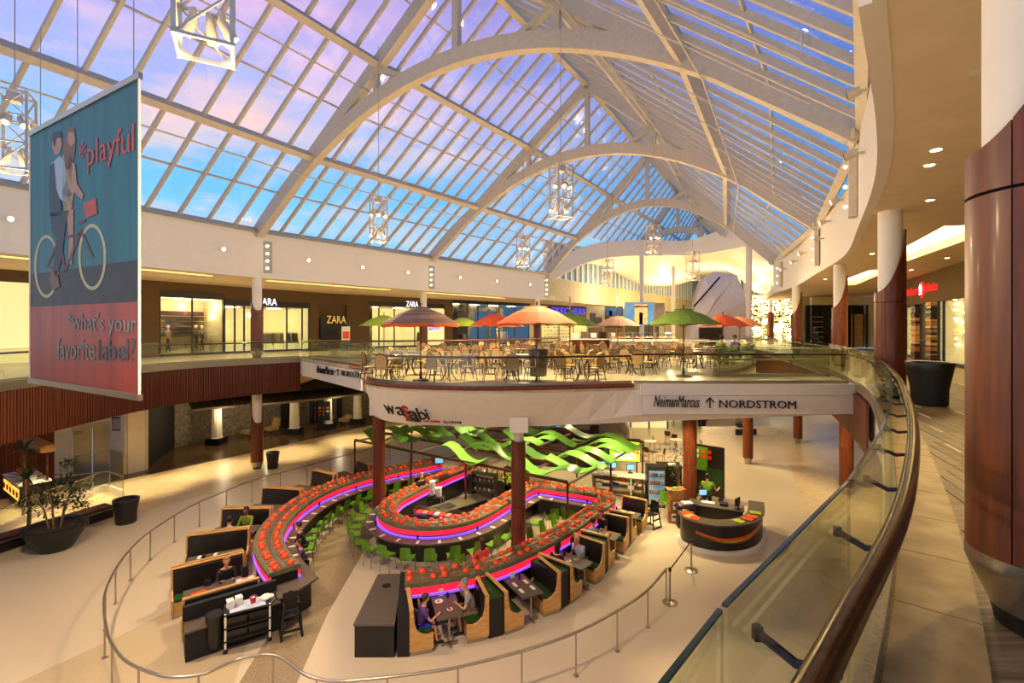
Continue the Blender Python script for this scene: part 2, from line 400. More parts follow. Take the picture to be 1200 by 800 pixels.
struct('trim_1', MB().tube([Vector((p.x,p.y,F-.03)) for p in offset(tf[5:], -.02)], .07, 6), M['wood'], True, 'cherry wood nosing along the terrace edge')
struct('trim_2', MB().wall([Vector((p.x,p.y,0)) for p in offset(LEs, -.03)], 6.06, F+.06, .2), M['steel'], label='metal curb above the slatted fascia')
struct('trim_3', MB().wall(V2((3.9,14.72),(10.4,14.68)), 5.98, F+.02, .12), M['white'], label='white edge band of the front bridge')

# slatted cherry fascia of the left walkway
fw = thing('wood_fascia', 'curved fascia of vertical cherry wood slats below the left walkway', 'fascia', (0,0,0))
lw = resample(spline([Vector((p.x,p.y,0)) for p in LE], 5), .12)
MB().wall(offset(lw, -.02), 4.42, 6.08, .08).build('backing', M['rail'], fw)
sb = MB()
for a, b in zip(lw, lw[1:]):
    c = (a+b)/2; an = math.atan2((b-a).y, (b-a).x); rr_ = rnd.random()
    nn = Vector((math.sin(an), -math.cos(an), 0))
    sb.box((c.x+nn.x*.07, c.y+nn.y*.07, 5.24), (.075, .05+.03*rr_, 1.68), an)
sb.build('slats', M['slat'], fw, kind='stuff')
MB().wall([Vector((-12.42,28.25,0)), Vector((-12.9,29.4,0))], 4.42, 6.1, .1).build('end_board', M['wood'], fw)
# slatted fascia seen through the gap behind the front bridge
fw2 = thing('wood_fascia', 'smooth cherry wood fascia under the far right walkway edge, seen behind the bridge', 'fascia', (0,0,0))
re2 = [p for p in RE if p.y > 12.0]
panels = resample(re2, 1.6)
for a, b in zip(panels, panels[1:]):
    d = (b-a).normalized(); MB().wall([a+d*.012-Vector((.02,0,0)), b-d*.012-Vector((.02,0,0))], 4.7, 6.05, .06).build('panel', M['wood'], fw2)

# lower level walls behind the left walkway
LW = V2((-40,20),(-26,24.5),(-23.2,27.2),(-22.6,33.6),(-18.5,38.6),(-14,44),(-4,52),(12,62),(40,80))
struct('wall_left', MB().wall([LW[0], LW[1], P(64,560,0)], 0, 4.75, .2), M['brick'], label='rough red brick wall of the lower level')
struct('wall_left', MB().wall(V2((-20.9,27.4),(-22.7,32.4)), 0, 4.75, .2), M['blackmat'], label='black painted wall beside the service doors')
struct('wall_left', MB().wall(V2((-22.7,32.45),(-22.1,34.8),(-19.4,39.2),(-14.4,44.6),(-9,49)), 0, 4.75, .2), M['mosaic'], label='grey mosaic tiled wall behind the fluted columns')
struct('wall_back', MB().wall(V2((-9,49),(-4,52),(12,62),(45,85)), 0, 4.75, .2), M['beige'], label='beige back wall of the lower level')
struct('wall_right', MB().wall(V2((12,4),(17,13),(24,25),(31,36),(45,85)), 0, 4.9, .2), M['beige'], label='beige wall below the right walkway')
struct('wall_front', MB().wall(V2((-40,20),(-34,-5),(12,-5),(12,4)), 0, 4.75, .2), M['beige'])

# ---------------------------------------------------------------- upper ceilings with recessed light trays
def ceiling(name, outer, trays, label):
    loops = [[Vector((p[0],p[1],0)) for p in outer]]+[[Vector((p[0],p[1],0)) for p in t] for t in trays]
    flat = [v for l in loops for v in l]; mb = MB(); vs = [(v.x,v.y,CZ) for v in flat]+[(v.x,v.y,CZ+.5) for v in flat]
    nn = len(flat); fs = []
    for t in tessellate_polygon(loops):
        fs.append(tuple(t)); fs.append(tuple(nn+i for i in t))
    off = 0
    for l in loops:
        k = len(l); fs += [(off+i, off+(i+1)%k, nn+off+(i+1)%k, nn+off+i) for i in range(k)]; off += k
    mb.add(vs, fs); o = struct(name, mb, M['ceiling'], label=label)
    for t in trays:
        MB().prism(t, CZ+.30, CZ+.34).build('light_tray', M['cove'], o, label='glowing recessed light tray')
    return o
def strip(line, xa, xb, d0, d1):
    a, b = offset(line, d0), offset(line, d1)
    return [rayhit(a, xa), rayhit(a, xb), rayhit(b, xb), rayhit(b, xa)]
trL = [strip(FL, -140, 250, 1.0, 1.55), strip(FL, 312, 458, 1.0, 1.55), strip(FL, 492, 592, 1.0, 1.55)]
outL = [(p.x,p.y) for p in FL]+[(33.7,91.5)]+[(p.x,p.y) for p in reversed(WL[:-1])]
ceiling('ceiling', outL, trL, 'cream ceiling of the left upper walkway')
T1 = [P(1057,296,CZ), P(1106,266,CZ), P(1165,258,CZ), P(1150,276,CZ), P(1058,309,CZ)]
T2 = [P(989,328,CZ), P(1018,317,CZ), P(1036,315,CZ), P(1034,322,CZ), P(1002,333,CZ), P(990,334,CZ)]
T1 = [(9.9,16.3),(6.95*1.22,8.2*1.22),(10.6,10.3),(12.9,15.0),(14.2,18.9),(12.6,20.3)]
outR = [(p.x,p.y) for p in FR]+[(26,50),(31.5,41)]+[(p.x,p.y) for p in reversed(WR[:-1])]+[(-2,-2),(.5,.6)]
def trayfix(px): return [(P(x,y,CZ).x, P(x,y,CZ).y) for x, y in px]
T1 = trayfix([(1030,306),(1106,265),(1180,262),(1170,268),(1040,314)])
T2 = trayfix([(988,328),(1018,317),(1042,315),(1030,322),(1002,334),(990,334)])
ceil_r = ceiling('ceiling', outR, [T1, T2], 'cream ceiling of the right upper walkway')

# fascias between ceiling and glass
struct('wall_left', MB().wall(FL, CZ-.004, EZ, .25), M['white'], label='white fascia between left ceiling and glass roof')
struct('wall_right', MB().wall(FR, CZ-.004, EZ, .2), M['white'], label='curved white fascia between right ceiling and glass roof')
struct('trim_4', MB().wall(offset(FL, -.1), EZ-.06, EZ+.12, .4), M['steel'], label='grey gutter along the left eave')

# ---------------------------------------------------------------- glass roof
TL = V2((-22,14),(-14.5,27.6),(-6.3,37.6),(3.4,49.4),(12.5,60.5),(22,74)); TR = V2((3.2,4.3),(9.8,13.5),(16.1,25.4),(21.4,39.4),(26,52),(32,66))
AP = [Vector(((a.x+b.x)/2, (a.y+b.y)/2, 24.2)) for a, b in zip(TL, TR)]
AP[0] = Vector((-9.6,9.4,24.2))
for v in TL+TR: v.z = EZ
for i in range(6):
    t = thing('roof_truss', ['white steel roof truss at the very front, mostly above the frame', 'largest white arched roof truss, spanning the whole hall in front', 'second white arched roof truss from the front',
              'third white arched roof truss, above the far umbrellas', 'fourth arched roof truss, low behind the undulating band','last roof truss, mostly hidden behind the undulating band'][i], 'roof truss', (AP[i].x, AP[i].y, 0), 0, 'arched trusses of the glass roof')
    A, B, T = TL[i], TR[i], AP[i]; nrm = (B-A).normalized().cross(Vector((0,0,1)))
    wd, hd = .42, .62
    for E in (A, B):
        MB().bar((E if i < 4 else E.lerp(T, .38))+Vector((0,0,-.1)), T+Vector((0,0,-.35)), wd, hd).build('rafter', M['steelw'], t, True)
    H = 6.1
    arc = lambda s: A.lerp(B, s)+Vector((0,0,-.1+H*(1-(2*s-1)**2)))
    prof = MB(); vs = []; ns_ = 40
    for k in range(ns_+1):
        sk_ = k/ns_ if i < 4 else .32+.36*k/ns_
        c = arc(sk_); tn = (arc(min(1,sk_+.01))-arc(max(0,sk_-.01))).normalized(); up = nrm.cross(tn) ; up = up if up.z > 0 else -up
        for a, b in ((-1,-1),(1,-1),(1,1),(-1,1)): vs.append(c+nrm*a*.2+up*b*.34)
    fs = [(k*4+j, k*4+(j+1)%4, k*4+4+(j+1)%4, k*4+4+j) for k in range(ns_) for j in range(4)]+[(0,1,2,3),(ns_*4+3,ns_*4+2,ns_*4+1,ns_*4)]
    prof.add(vs, fs).build('arch', M['steelw'], t, True)
    MB().bar(T+Vector((0,0,-.5)), arc(.5), .3, .3, nrm).build('king_post', M['steelw'], t, True)
    for s, E in ((0, A), (1, B)):
        Nn = E.lerp(T, 2/3)+Vector((0,0,-.4)); q = .12 if s == 0 else .88
        q2 = (1/3*1.0) if s == 0 else 1-1/3*1.0
        MB().bar(Nn, arc(.5*(2/3) if s == 0 else 1-.5*(2/3)), .26, .26, nrm).build('hanger', M['steelw'], t, True)
        MB().bar(Nn, arc(.41 if s == 0 else .59), .22, .26, nrm).build('strut', M['steelw'], t, True)
        if i < 4: MB().box(E.lerp(T,.01)+Vector((0,0,-.2)), (.5,.5,.3)).build('shoe', M['steelw'], t, True)
sky = thing('skylight', 'pitched glass roof with pale glazing bars over the whole hall', 'skylight', (0,0,0))
NB, NRW = 9, 6
roof_rest = MB(); ncount = 0
for side, EL in (('l', TL), ('r', TR)):
    for i in range(5):
        E0, E1, R0, R1 = EL[i], EL[i+1], AP[i], AP[i+1]
        nb = 11 if i < 2 else 9
        pt = lambda a, b: (E0.lerp(E1, a)).lerp(R0.lerp(R1, a), b)
        nor = (E1-E0).cross(R0-E0).normalized(); nor = nor if nor.z > 0 else -nor
        for k in range(1, nb):
            MB().bar(pt(k/nb, 0 if i < 3 else .36)+nor*.02, pt(k/nb, 1)+nor*.02, .12, .2, nor).build('glazing_bar', M['steelw'], sky)
        for r in range(1, NRW):
            if i >= 3 and r < 3: continue
            if r in (2, 4):
                MB().bar(pt(0, r/6)-nor*.22, pt(1, r/6)-nor*.22, .3, .42, nor).build('purlin', M['steelw'], sky)
            MB().bar(pt(0, r/6)+nor*.08, pt(1, r/6)+nor*.08, .07, .09, nor).build('cross_bar', M['steelw'], sky)
        if i < 3: MB().bar(pt(0, 0)+nor*.05, pt(1, 0)+nor*.05, .3, .3, nor).build('eave_beam', M['steelw'], sky)
        for k in range(nb):
            for r in range(NRW):
                if i >= 3 and r < 2: continue
                q = [pt(k/nb, r/6), pt((k+1)/nb, r/6), pt((k+1)/nb, (r+1)/6), pt(k/nb, (r+1)/6)]
                c = sum(q, Vector())/4; q = [c+(v-c)*.965+nor*.14 for v in q]
                tgt = MB() if (i < 3 and ncount < 300 and not (side == 'r' and i == 0 and r > 2)) else roof_rest
                tgt.add(q+[v+nor*.03 for v in q], [(0,1,2,3),(7,6,5,4),(0,4,5,1),(1,5,6,2),(2,6,7,3),(3,7,4,0)])
                if tgt is not roof_rest: tgt.build('pane', M['roofglass'], sky); ncount += 1
        if side == 'l': MB().bar(R0-Vector((0,0,.2)), R1-Vector((0,0,.2)), .36, .5).build('ridge_beam', M['steelw'], sky)
roof_rest.build('panes', M['roofglass'], sky, kind='stuff')
# thin sprinkler pipes under the right slope and cable rods
for side, EL in (('l', TL), ('r', TR)):
    for i in range(0, 3):
        for b in (.30, .62):
            E0, E1, R0, R1 = EL[i], EL[i+1], AP[i], AP[i+1]
            p = E0.lerp(R0, b); q = E1.lerp(R1, b); MB().tube([p-Vector((0,0,.7)), q-Vector((0,0,.7))], .035, 6).build('pipe', M['steelw'], sky)
for i in range(3):
    for k in (1.5, 3.5, 5.5, 7.5):
        E0, E1, R0, R1 = TR[i], TR[i+1], AP[i], AP[i+1]; a = k/9
        p, q = E0.lerp(E1,a), R0.lerp(R1,a); dn = Vector((0,0,-.55))
        MB().tube([p.lerp(q,.08), p.lerp(q,.08)+dn, p.lerp(q,.9)+dn, p.lerp(q,.9)], .03, 5).build('sprinkler_pipe', M['steelw'], sky)

# wing opening at the far end: undulating white band, clerestory and cloud ceilings
ends = [(632,319,332,48.8),(646,311,330,50),(660,300,321,51),(684,289,309,52),(712,283,302,53),(756,281,299,54.5),(800,282,299,54.5),(822,277,298,53),(845,270,294,51),(862,268,291,48.5),(874,270,289,46.5),(886,277,291,44.5),(900,287,300,42.5),(910,296,312,41),(918,301,326,39.8)]
def smooth_cols(rows, n=4):
    tp = spline([D(x, y1, Y) for x, y1, y2, Y in rows], n); bt = spline([D(x, y2, Y) for x, y1, y2, Y in rows], n); return tp, bt
tp, bt = smooth_cols(ends)
mb = MB(); vs = []
for a, b in zip(tp, bt): vs += [a, b, a+Vector((.15,.5,0)), b+Vector((.15,.5,0))]
fs = []
for k in range(len(tp)-1):
    i = k*4; j = i+4; fs += [(i,j,j+1,i+1), (i+1,j+1,j+3,i+3), (i+3,j+3,j+2,i+2), (i+2,j+2,j,i)]
struct('wall_back', MB().add(vs, fs), M['white'], True, 'undulating white band at the far end of the glass roof')
# wing clerestory
CW = [(-2,45.5)]; CWl = V2((3.4,49.3),(12,61),(22,75),(33.7,91)); z0w, z1w = CZ, 13.3
struct('wall_back', MB().wall(CWl, CZ, z0w+2.4, .3), M['beige'], label='beige wall band below the clerestory windows')
win = thing('window_1', 'curved clerestory of tall narrow windows in the far wing', 'window', (0,0,0)); win['kind'] = 'structure'; del win['category']
cl = resample(CWl, 1.3)
for i, p in enumerate(cl):
    MB().box((p.x, p.y, 15.1), (.3,.3,3.6), .95).build('mullion', M['white'], win)
for a, b in zip(cl, cl[1:]):
    d = (b-a)*.08
    MB().wall([a+d, b-d], 13.4, 16.9, .04).build('pane', M['duskpane'] if 'duskpane' in M else M['sglass'], win)
CW2 = V2((33.7,91),(42,82),(40,66),(36,58)); 
struct('wall_back', MB().wall(CW2, 6.3, 13.2, .3), M['beige'], label='beige far wall of the wing')
cl2 = resample(CW2, 1.6)
for a, b in zip(cl2, cl2[1:]):
    MB().box((a.x, a.y, 15.2), (.3,.3,4)).build('mullion', M['white'], win)
    MB().wall([a, b], 13.2, 17.1, .04).build('pane', M['duskpane'], win)
for x, y, z, pw in ((12,56,13.2,1000),(20,62,13.5,1300),(27,56,13,1200),(30,72,14.5,1800),(24,50,14.2,900),(33,60,12,1200)): lamp('POINT', (x,y,z-1.5), pw*(.2 if 23 < x < 28 else .5), (1,.80,.46), .3)  # bare points added to brighten the far wing, without fixtures
# cloud ceilings
def shell(rowA, rowB, sag, name, label, nu=24, nv=8):
    A_ = spline(rowA, 8); B_ = spline(rowB, 8)
    def f(u, v):
        a = along(A_, length(A_)*u*.9999)[0]; b = along(B_, length(B_)*u*.9999)[0]
        p = a.lerp(b, v); p.z -= sag*math.sin(PI*v)*math.sin(PI*u)**.5; return p
    return struct(name, MB().grid(f, nu, nv, .2), M['white'], True, label)
shell([D(684,309,54), D(712,302,54.5), D(756,298,55.5), D(800,299,55.5), D(815,300,55)], [D(716,306,66), D(730,324,66), D(756,334,66), D(790,334,66), D(812,328,66)], .6, 'ceiling', 'lens shaped white cloud ceiling in the far wing')
shell([D(790,299,55.5), D(822,298,54), D(862,291,49.5), D(886,291,45), D(908,312,41.5)], [D(808,322,62), D(832,312,62), D(862,322,60), D(884,342,58), D(906,344,54)], .5, 'ceiling', 'second white cloud ceiling behind the right end of the glass roof')
struct('ceiling', MB().prism([(3,49.8),(12.5,60.5),(33,92),(46,84),(42,56),(26,52),(24,56),(14,60)], 17.0, 17.2), M['white'], label='flat white ceiling over the far wing')
# ================================================================ lettering
def letters(body, name, m, parent, p0, p1, h, depth=.03, slant=0, world=True, upv=Vector((0,0,1)), label=None):
    cu = bpy.data.curves.new('t', 'FONT'); cu.body = body; cu.extrude = .02; cu.shear = slant; cu.resolution_u = 2
    t = bpy.data.objects.new('t', cu); COL.objects.link(t)
    dg = bpy.context.evaluated_depsgraph_get(); me = bpy.data.meshes.new_from_object(t.evaluated_get(dg))
    bpy.data.objects.remove(t); xs = [v.co.x for v in me.vertices]; ys = [v.co.y for v in me.vertices]
    x0, x1, y0, y1 = min(xs), max(xs), min(ys), max(ys); p0, p1 = Vector(p0), Vector(p1); e = p1-p0; d = e.normalized(); nn = d.cross(upv)
    inv = parent_mat(parent).inverted() if parent and world else Matrix()
    for v in me.vertices:
        a = (v.co.x-x0)/(x1-x0); b = (v.co.y-y0)/(y1-y0)
        v.co = inv @ (p0+e*a+upv*h*b+nn*(v.co.z/.02*depth/2))
    me.materials.clear(); me.materials.append(m)
    o = bpy.data.objects.new(name, me); COL.objects.link(o)
    if parent: o.parent = parent
    if label: o['label'] = label
    return o

# ---------------------------------------------------------------- columns
def scoop_column(x, y, z0, ztop, adir, r, label, group, lowz, highz, cut=.34):
    t = thing('column', label, 'column', (x, y, z0), 0, group)
    n = 36; th = math.radians(adir)
    MB().lathe([(r*.78,.34),(r*.78,ztop-z0)], n=28).build('post', M['white'], t, smooth=True)
    MB().lathe([(r*.62,0),(r*.68,.1)], n=28).build('foot', M['black'], t, smooth=True)
    MB().lathe([(r*.68,.1),(r*.99,.33),(r*1.01,.36),(r*1.01,.42)], n=28).build('metal_collar', M['steel'], t, smooth=True)
    seam = lowz-z0-.25
    def top(a):
        d = abs((a-th+PI) % (2*PI)-PI)
        return lowz-z0+(highz-lowz)*((1-math.cos(d))/2)**1.5
    for s in range(3):                # three curved veneer panels below, three scooped ones above
        a0 = th+2*PI*s/3+.9; a1 = a0+2*PI/3-.02
        for zz in (0, 1):
            vs = []; m_ = 14
            for k in range(m_+1):
                a = a0+(a1-a0)*k/m_
                zb, zt = (.42, seam-.01) if zz == 0 else (seam+.01, top(a))
                for rr_ in (r, r-.035):
                    for z in (zb, zt): vs.append((rr_*math.cos(a), rr_*math.sin(a), z))
            fs = []
            for k in range(m_):
                i, j = k*4, k*4+4
                fs += [(i,j,j+1,i+1),(i+1,j+1,j+3,i+3),(i+3,j+3,j+2,i+2),(i+2,j+2,j,i)]
            fs += [(0,1,3,2),(m_*4+2,m_*4+3,m_*4+1,m_*4)]
            MB().add(vs, fs).build('wood_panel', M['wood'], t, smooth=True)
    MB().lathe([(r-.04,.42),(r-.04,lowz-z0-.02)], n=24, cap=False).build('liner', M['blackmat'], t, smooth=True)
    return t
GR = 'cherry clad columns of the right walkway'
scoop_column(3.02, 2.74, F, CZ, 150, .335, 'huge near cherry wood column at the right edge of the view', GR, 9.02, 10.5)
scoop_column(9.38, 12.0, F, CZ, 165, .32, 'cherry clad column beside the black waste bin on the right walkway', GR, 8.9, 10.45)
scoop_column(14.9, 22.0, F, CZ, 165, .31, 'cherry clad column behind the bin column, third along the right walkway', GR, 8.95, 10.4)
scoop_column(19.4, 33.0, F, CZ, 165, .34, 'cherry clad column farther along the right walkway, fourth from the camera', GR, 8.95, 10.5)
scoop_column(23.2, 34.5, F, CZ, 165, .3, 'half hidden dark cherry column between the third and fourth right columns', GR, 8.95, 10.4)
GLc = 'cherry clad columns of the left walkway'
scoop_column(-14.6, 27.7, F, CZ, -45, .33, 'cherry clad upper column in front of the shop with the mannequins', GLc, 9.05, 10.4)
scoop_column(-6.95, 38.0, F, CZ, -50, .33, 'cherry clad upper column behind the striped umbrella', GLc, 9.05, 10.4)
scoop_column(2.45, 47.2, F, CZ, -50, .33, 'cherry clad upper column behind the big orange umbrella', GLc, 9.05, 10.4)
scoop_column(-14.6, 27.7, 0, 4.75, -45, .33, 'cherry clad lower column below the slatted fascia, bin beside it', GLc, 2.65, 4.6)
for x, y0, Y, r, l in ((877.5,292,41,.25,'tallest slim white column at the far end, left of the right walkway'),(752,300,50,.22,'slim white column left of the poster with the stone arch'),(789,324,56,.2,'slim white column right of the poster with the stone arch'),(903,340,50,.2,'slim white column beyond the fourth cherry column'),(866,300,58,.2,'thin white column behind the tallest white column')):
    c = D(x, 385, Y); zt = D(x, y0, Y).z
    t = thing('column', l, 'column', (c.x, c.y, F), 0, 'white columns of the far wing')
    MB().lathe([(r,0),(r,zt-F+1.2)], n=20).build('shaft', M['white'], t, smooth=True)
    if x == 903: MB().lathe([(r*1.6,.1),(r*1.6,3.4)], n=20).build('wood_sleeve', M['wood'], t, smooth=True)
GC = 'cherry wood columns carrying the terrace and bridge'
def low_column(x, yb, label, ztop=4.95, r=.28, box=((.62,.62,.62),(0,0,4.72))):
    c = P(x, yb, 0)
    t = thing('column', label, 'column', (c.x, c.y, 0), 0, GC)
    MB().lathe([(r*.6,0),(r*.6,.12),(r*.9,.36)], n=24).build('metal_foot', M['steel'], t, smooth=True)
    MB().lathe([(r,.36),(r,2.2)], n=28).build('wood_sleeve', M['wood'], t, smooth=True)
    MB().lathe([(r,2.215),(r,4.32)], n=28).build('wood_sleeve', M['wood'], t, smooth=True)
    MB().lathe([(r*.72,3.7),(r*.72,4.9)], n=24).build('neck', M['white'], t, smooth=True)
    MB().box(box[1],box[0]).build('cap', M['white'], t)
low_column(607.5, 670, 'cherry column rising through the middle of the sushi bar', r=.235, box=((.56,1.5,.46),(0,-.42,5.06)))
low_column(444, 608, 'cherry column left of the sushi bar, under the terrace nose', r=.25)
low_column(808.5, 604, 'cherry column beside the cardboard boxes')
low_column(876.5, 543, 'cherry column on bare floor behind the host stand')
low_column(935, 519, 'rightmost complete cherry column with a metal foot on the floor')
low_column(992, 578, 'cherry column at the right, cut by the bridge edge', r=.3)
low_column(825, 497, 'cherry column far behind, beside the white counters')

# ---------------------------------------------------------------- upper shop fronts, left
def seg(line, xa, xb, z0, z1, m, d=0, th=.15, name='wall_left', label=None):
    l = offset(line, d); a, b = rayhit(line, xa), rayhit(line, xb)
    tn = (b-a).normalized(); nn = Vector((-tn.y, tn.x, 0)); mid = [p for p in line if (p-a).dot(tn) > .3 and (b-p).dot(tn) > .3]
    return struct(name, MB().wall([a+nn*d]+[p+nn*d for p in mid]+[b+nn*d], z0, z1, th), m, label=label)
def shop(line, xa, xb, ztop, label, posts, back='beige', depth=3.2, lit=None, header=True, hdrm='black', cat='shop'):
    a, b = rayhit(line, xa), rayhit(line, xb); tn = (b-a).normalized(); nn = Vector((-tn.y, tn.x, 0))
    t = thing('shop', label, cat, ((a+b).x/2, (a+b).y/2, F))
    MB().box((0,0,0),(1,1,1))
    MB().wall([a+nn*depth, b+nn*depth], F+.02, ztop, .1).build('back_wall', M[back], t, True)
    for e in (a, b): MB().wall([e+nn*.1, e+nn*depth], F+.02, ztop, .1).build('side_wall', M[back], t, True)
    MB().loft([(*(a+nn*.1).xy, ztop),(*(b+nn*.1).xy, ztop),(*(b+nn*depth).xy, ztop),(*(a+nn*depth).xy, ztop)],[(*(a+nn*.1).xy, ztop+.08),(*(b+nn*.1).xy, ztop+.08),(*(b+nn*depth).xy, ztop+.08),(*(a+nn*depth).xy, ztop+.08)]).build('ceiling_board', M['ceiling'], t, True)
    if lit:
        k = max(1, int((b-a).length/2.2))
        for i in range(k):
            c = a.lerp(b, (i+.5)/k)+nn*depth*.45
            MB().box((c.x, c.y, ztop-.03), (.9,.5,.04), math.atan2(tn.y, tn.x)).build('ceiling_lamp', lit, t, True)
    xs = [xa]+list(posts)+[xb]
    for x in xs:
        p = rayhit(line, x); MB().box((p.x, p.y, (F+ztop)/2), (.09,.09,ztop-F), math.atan2(tn.y,tn.x)).build('frame_post', M['black'], t, True)
    for x, y in zip(xs, xs[1:]):
        p, q = rayhit(line, x), rayhit(line, y); g = (q-p)*.02
        MB().wall([p+g, q-g], F+.12, ztop-.02, .02).build('pane', M['sglass'], t, True)
    MB().wall([a, b], F, F+.14, .16).build('plinth', M['black'], t, True)
    if header: MB().wall([a-nn*.05, b-nn*.05], ztop, ztop+.42, .16).build('header', M[hdrm], t, True)
    return t, a, b, tn, nn
LIT = glow('shop_lamp', (255,226,170), 44)
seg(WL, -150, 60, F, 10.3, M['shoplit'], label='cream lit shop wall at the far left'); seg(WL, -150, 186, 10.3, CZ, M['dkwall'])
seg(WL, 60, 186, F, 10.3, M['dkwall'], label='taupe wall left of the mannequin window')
s1, a, b, tn, nn = shop(WL, 187, 262, 9.95, 'large glass display window with mannequins and a dark square grid panel', (225,), 'beige', 2.6, LIT); nn1 = nn
gp = thing('tile_display', 'dark grid of square tiles hanging behind the mannequins', 'display panel', (*((a+b)/2+nn*1.9).xy, F+1.2))
for i in range(10):
    for j in range(5):
        c = inner(WL, 190+5.1*i, 1.9)
        MB().box((c.x, c.y, F+1.35+.34*j), (.3,.05,.3), math.atan2(tn.y,tn.x)).build('square_tile', M['vinyl'], gp, True)
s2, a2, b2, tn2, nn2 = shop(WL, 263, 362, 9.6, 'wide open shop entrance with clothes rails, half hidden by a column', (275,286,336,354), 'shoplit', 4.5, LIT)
MB().wall([rayhit(WL,300), rayhit(WL,300)+Vector((.01,.01,0))], F, F+.1,.1)
def onwall(line, x, z, d=-.16):
    a = rayhit(line, x); b = rayhit(line, x+1); t_ = (b-a).normalized(); return Vector((a.x+t_.y*-d*1, a.y-t_.x*-d*1, z))
WHT = glow('white_sign', (240,240,255), 1.6); GOLD = mat('gold_sign', (220,180,90), (200,160,70), .3, emit=.4); BLUS = glow('blue_sign', (40,60,255), 1.6); REDS = glow('red_sign', (230,20,20), 1.6)
letters('ZARA', 'lettering', WHT, s2, onwall(WL,300,9.72), onwall(WL,323,9.72), .5)
seg(WL, 362, 373, F, 10.0, M['dkwall']); seg(WL, 186, 432, 10.0, CZ, M['dkwall'])
seg(WL, 373, 406, F, 10.05, M['dkwall'], .25); seg(WL, 406, 432, F, 10.0, M['dkwall'])
seg(WL, 362, 440, F, 10.2, M['dkwall'], .6)
ps = thing('wall_sign', 'black wall panel with gold lettering between the two clothes shops', 'sign', (*rayhit(WL,390).xy, F))
MB().wall([onwall(WL,374,0), onwall(WL,405,0)], F+.3, 9.0, .06).build('board', M['ink'], ps, True)
letters('ZARA', 'lettering', GOLD, ps, onwall(WL,379,8.45,-.42), onwall(WL,403,8.45,-.42), .6)
mp_ = thing('poster_stand', 'free standing mall poster with an orange dish on grey feet', 'poster stand', (*onwall(WL,392,0,-2.2).xy, F), .95)
MB().box((0,0,1.25),(.75,.05,1.25)).build('board', M['paper'], mp_); MB().box((0,-.04,1.2),(.6,.02,.55)).build('picture', M['orangep'], mp_)
MB().lathe([(.12,0),(.18,.04),(.18,.06)], (0,-.06,.95), 12).build('picture_dish', M['red'], mp_)
for s in (-.3,.3): MB().box((s,0,.35),(.05,.05,.7)).box((s,0,.02),(.08,.5,.04)).build('leg', M['steel'], mp_)
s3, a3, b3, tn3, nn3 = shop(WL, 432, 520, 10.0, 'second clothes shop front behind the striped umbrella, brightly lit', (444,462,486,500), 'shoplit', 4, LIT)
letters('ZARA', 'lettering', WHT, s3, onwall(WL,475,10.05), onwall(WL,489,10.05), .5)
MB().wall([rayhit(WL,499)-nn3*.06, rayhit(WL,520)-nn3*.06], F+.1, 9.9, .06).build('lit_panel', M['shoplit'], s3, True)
letters('ZARA', 'lettering', BLUS, s3, onwall(WL,500.5,7.9,-.3), onwall(WL,514,7.9,-.3), .9)
seg(WL, 432, 530, 10.4, CZ, M['dkwall']); seg(WL, 520, 530, F, 10.4, M['dkwall'])
s4, a4, b4, tn4, nn4 = shop(WL, 530, 620, 10.6, 'tall black framed shop front with hanging dresses behind the orange umbrellas', (547,560,585,603), 'bglass', 3.5, LIT, True)
seg(WL, 620, 633, F, CZ, M['beige'])
s5, a5, b5, tn5, nn5 = shop(WL, 634, 690, 9.3, 'brightly lit shoe shop with a blue lettered sign', (655,672), 'shoplit', 3, LIT, True, 'dkwall')
seg(WL, 634, 690, 9.7, CZ, M['dkwall'], -.02)
letters('SKECHERS', 'lettering', BLUS, s5, onwall(WL,644,9.85,-.35), onwall(WL,683,9.85,-.35), .75)
for i in range(6):
    c0, c1 = inner(WL, 637, 2.5), inner(WL, 668, 2.5)
    MB().bar((c0.x,c0.y,F+.5+i*.42),(c1.x,c1.y,F+.5+i*.42),.4,.05).build('shelf', M['white'], s5, True)
    for k in range(9):
        q = c0.lerp(c1, (k+.5)/9); MB().box((q.x,q.y,F+.62+i*.42),(.2,.14,.14),.9).build('shoe', M[rnd.choice(['paper','red','blue','black','tan','orangep'])], s5, True)
seg(WL, 690, 735, F, CZ, M['dkwall'], label='dark wall behind the poster panels'); 
s6, *_ = shop(WL, 735, 772, 9.6, 'dim shop front behind the food counters', (748,760), 'bglass', 3, LIT)
seg(WL, 735, 807, 10.0, CZ, M['beige']); seg(WL, 772, 807, F, 10, M['beige'])
# mannequins and clothes rails
def mannequin(c, rz, label, cloth='black', skin='white'):
    t = thing('mannequin', label, 'mannequin', c, rz, 'mannequins in the big display window')
    MB().ball((0,0,1.68),.1,10,8,(.85,1,1.2)).build('head', M[skin], t, smooth=True)
    MB().tube([(0,0,1.56),(0,0,1.46),(0,0,1.38),(0,0,1.2),(0,0,1.02),(0,0,.9)],[.05,.06,.17,.15,.12,.17],12,flat=.65).build('jacket', M[cloth], t, smooth=True)
    for s in (-1,1):
        MB().tube([(s*.16,0,1.4),(s*.25,-.03,1.15),(s*.2,-.14,.92)],[.05,.045,.035],8).build('arm', M[cloth], t, smooth=True)
        MB().tube([(s*.08,0,.92),(s*(.1+.07*(s>0)),-.05*s,.5),(s*(.12+.12*(s>0)),-.1*s,.06)],[.09,.065,.04],8).build('leg', M['ink'], t, smooth=True)
    MB().lathe([(.25,0),(.25,.03)],n=20).build('stand', M['steel'], t)
    return t
for x, l in ((197,'mannequin in a light top and dark trousers, alone at the left of the window'),(230,'dark suited mannequin in the middle of the window'),(236.5,'mannequin standing just behind the dark suited one')):
    p = inner(WL, x, 1.0 if x != 236.5 else 1.4); mannequin((p.x,p.y,F+.14), -.9, l, 'tan' if x == 197 else 'black')
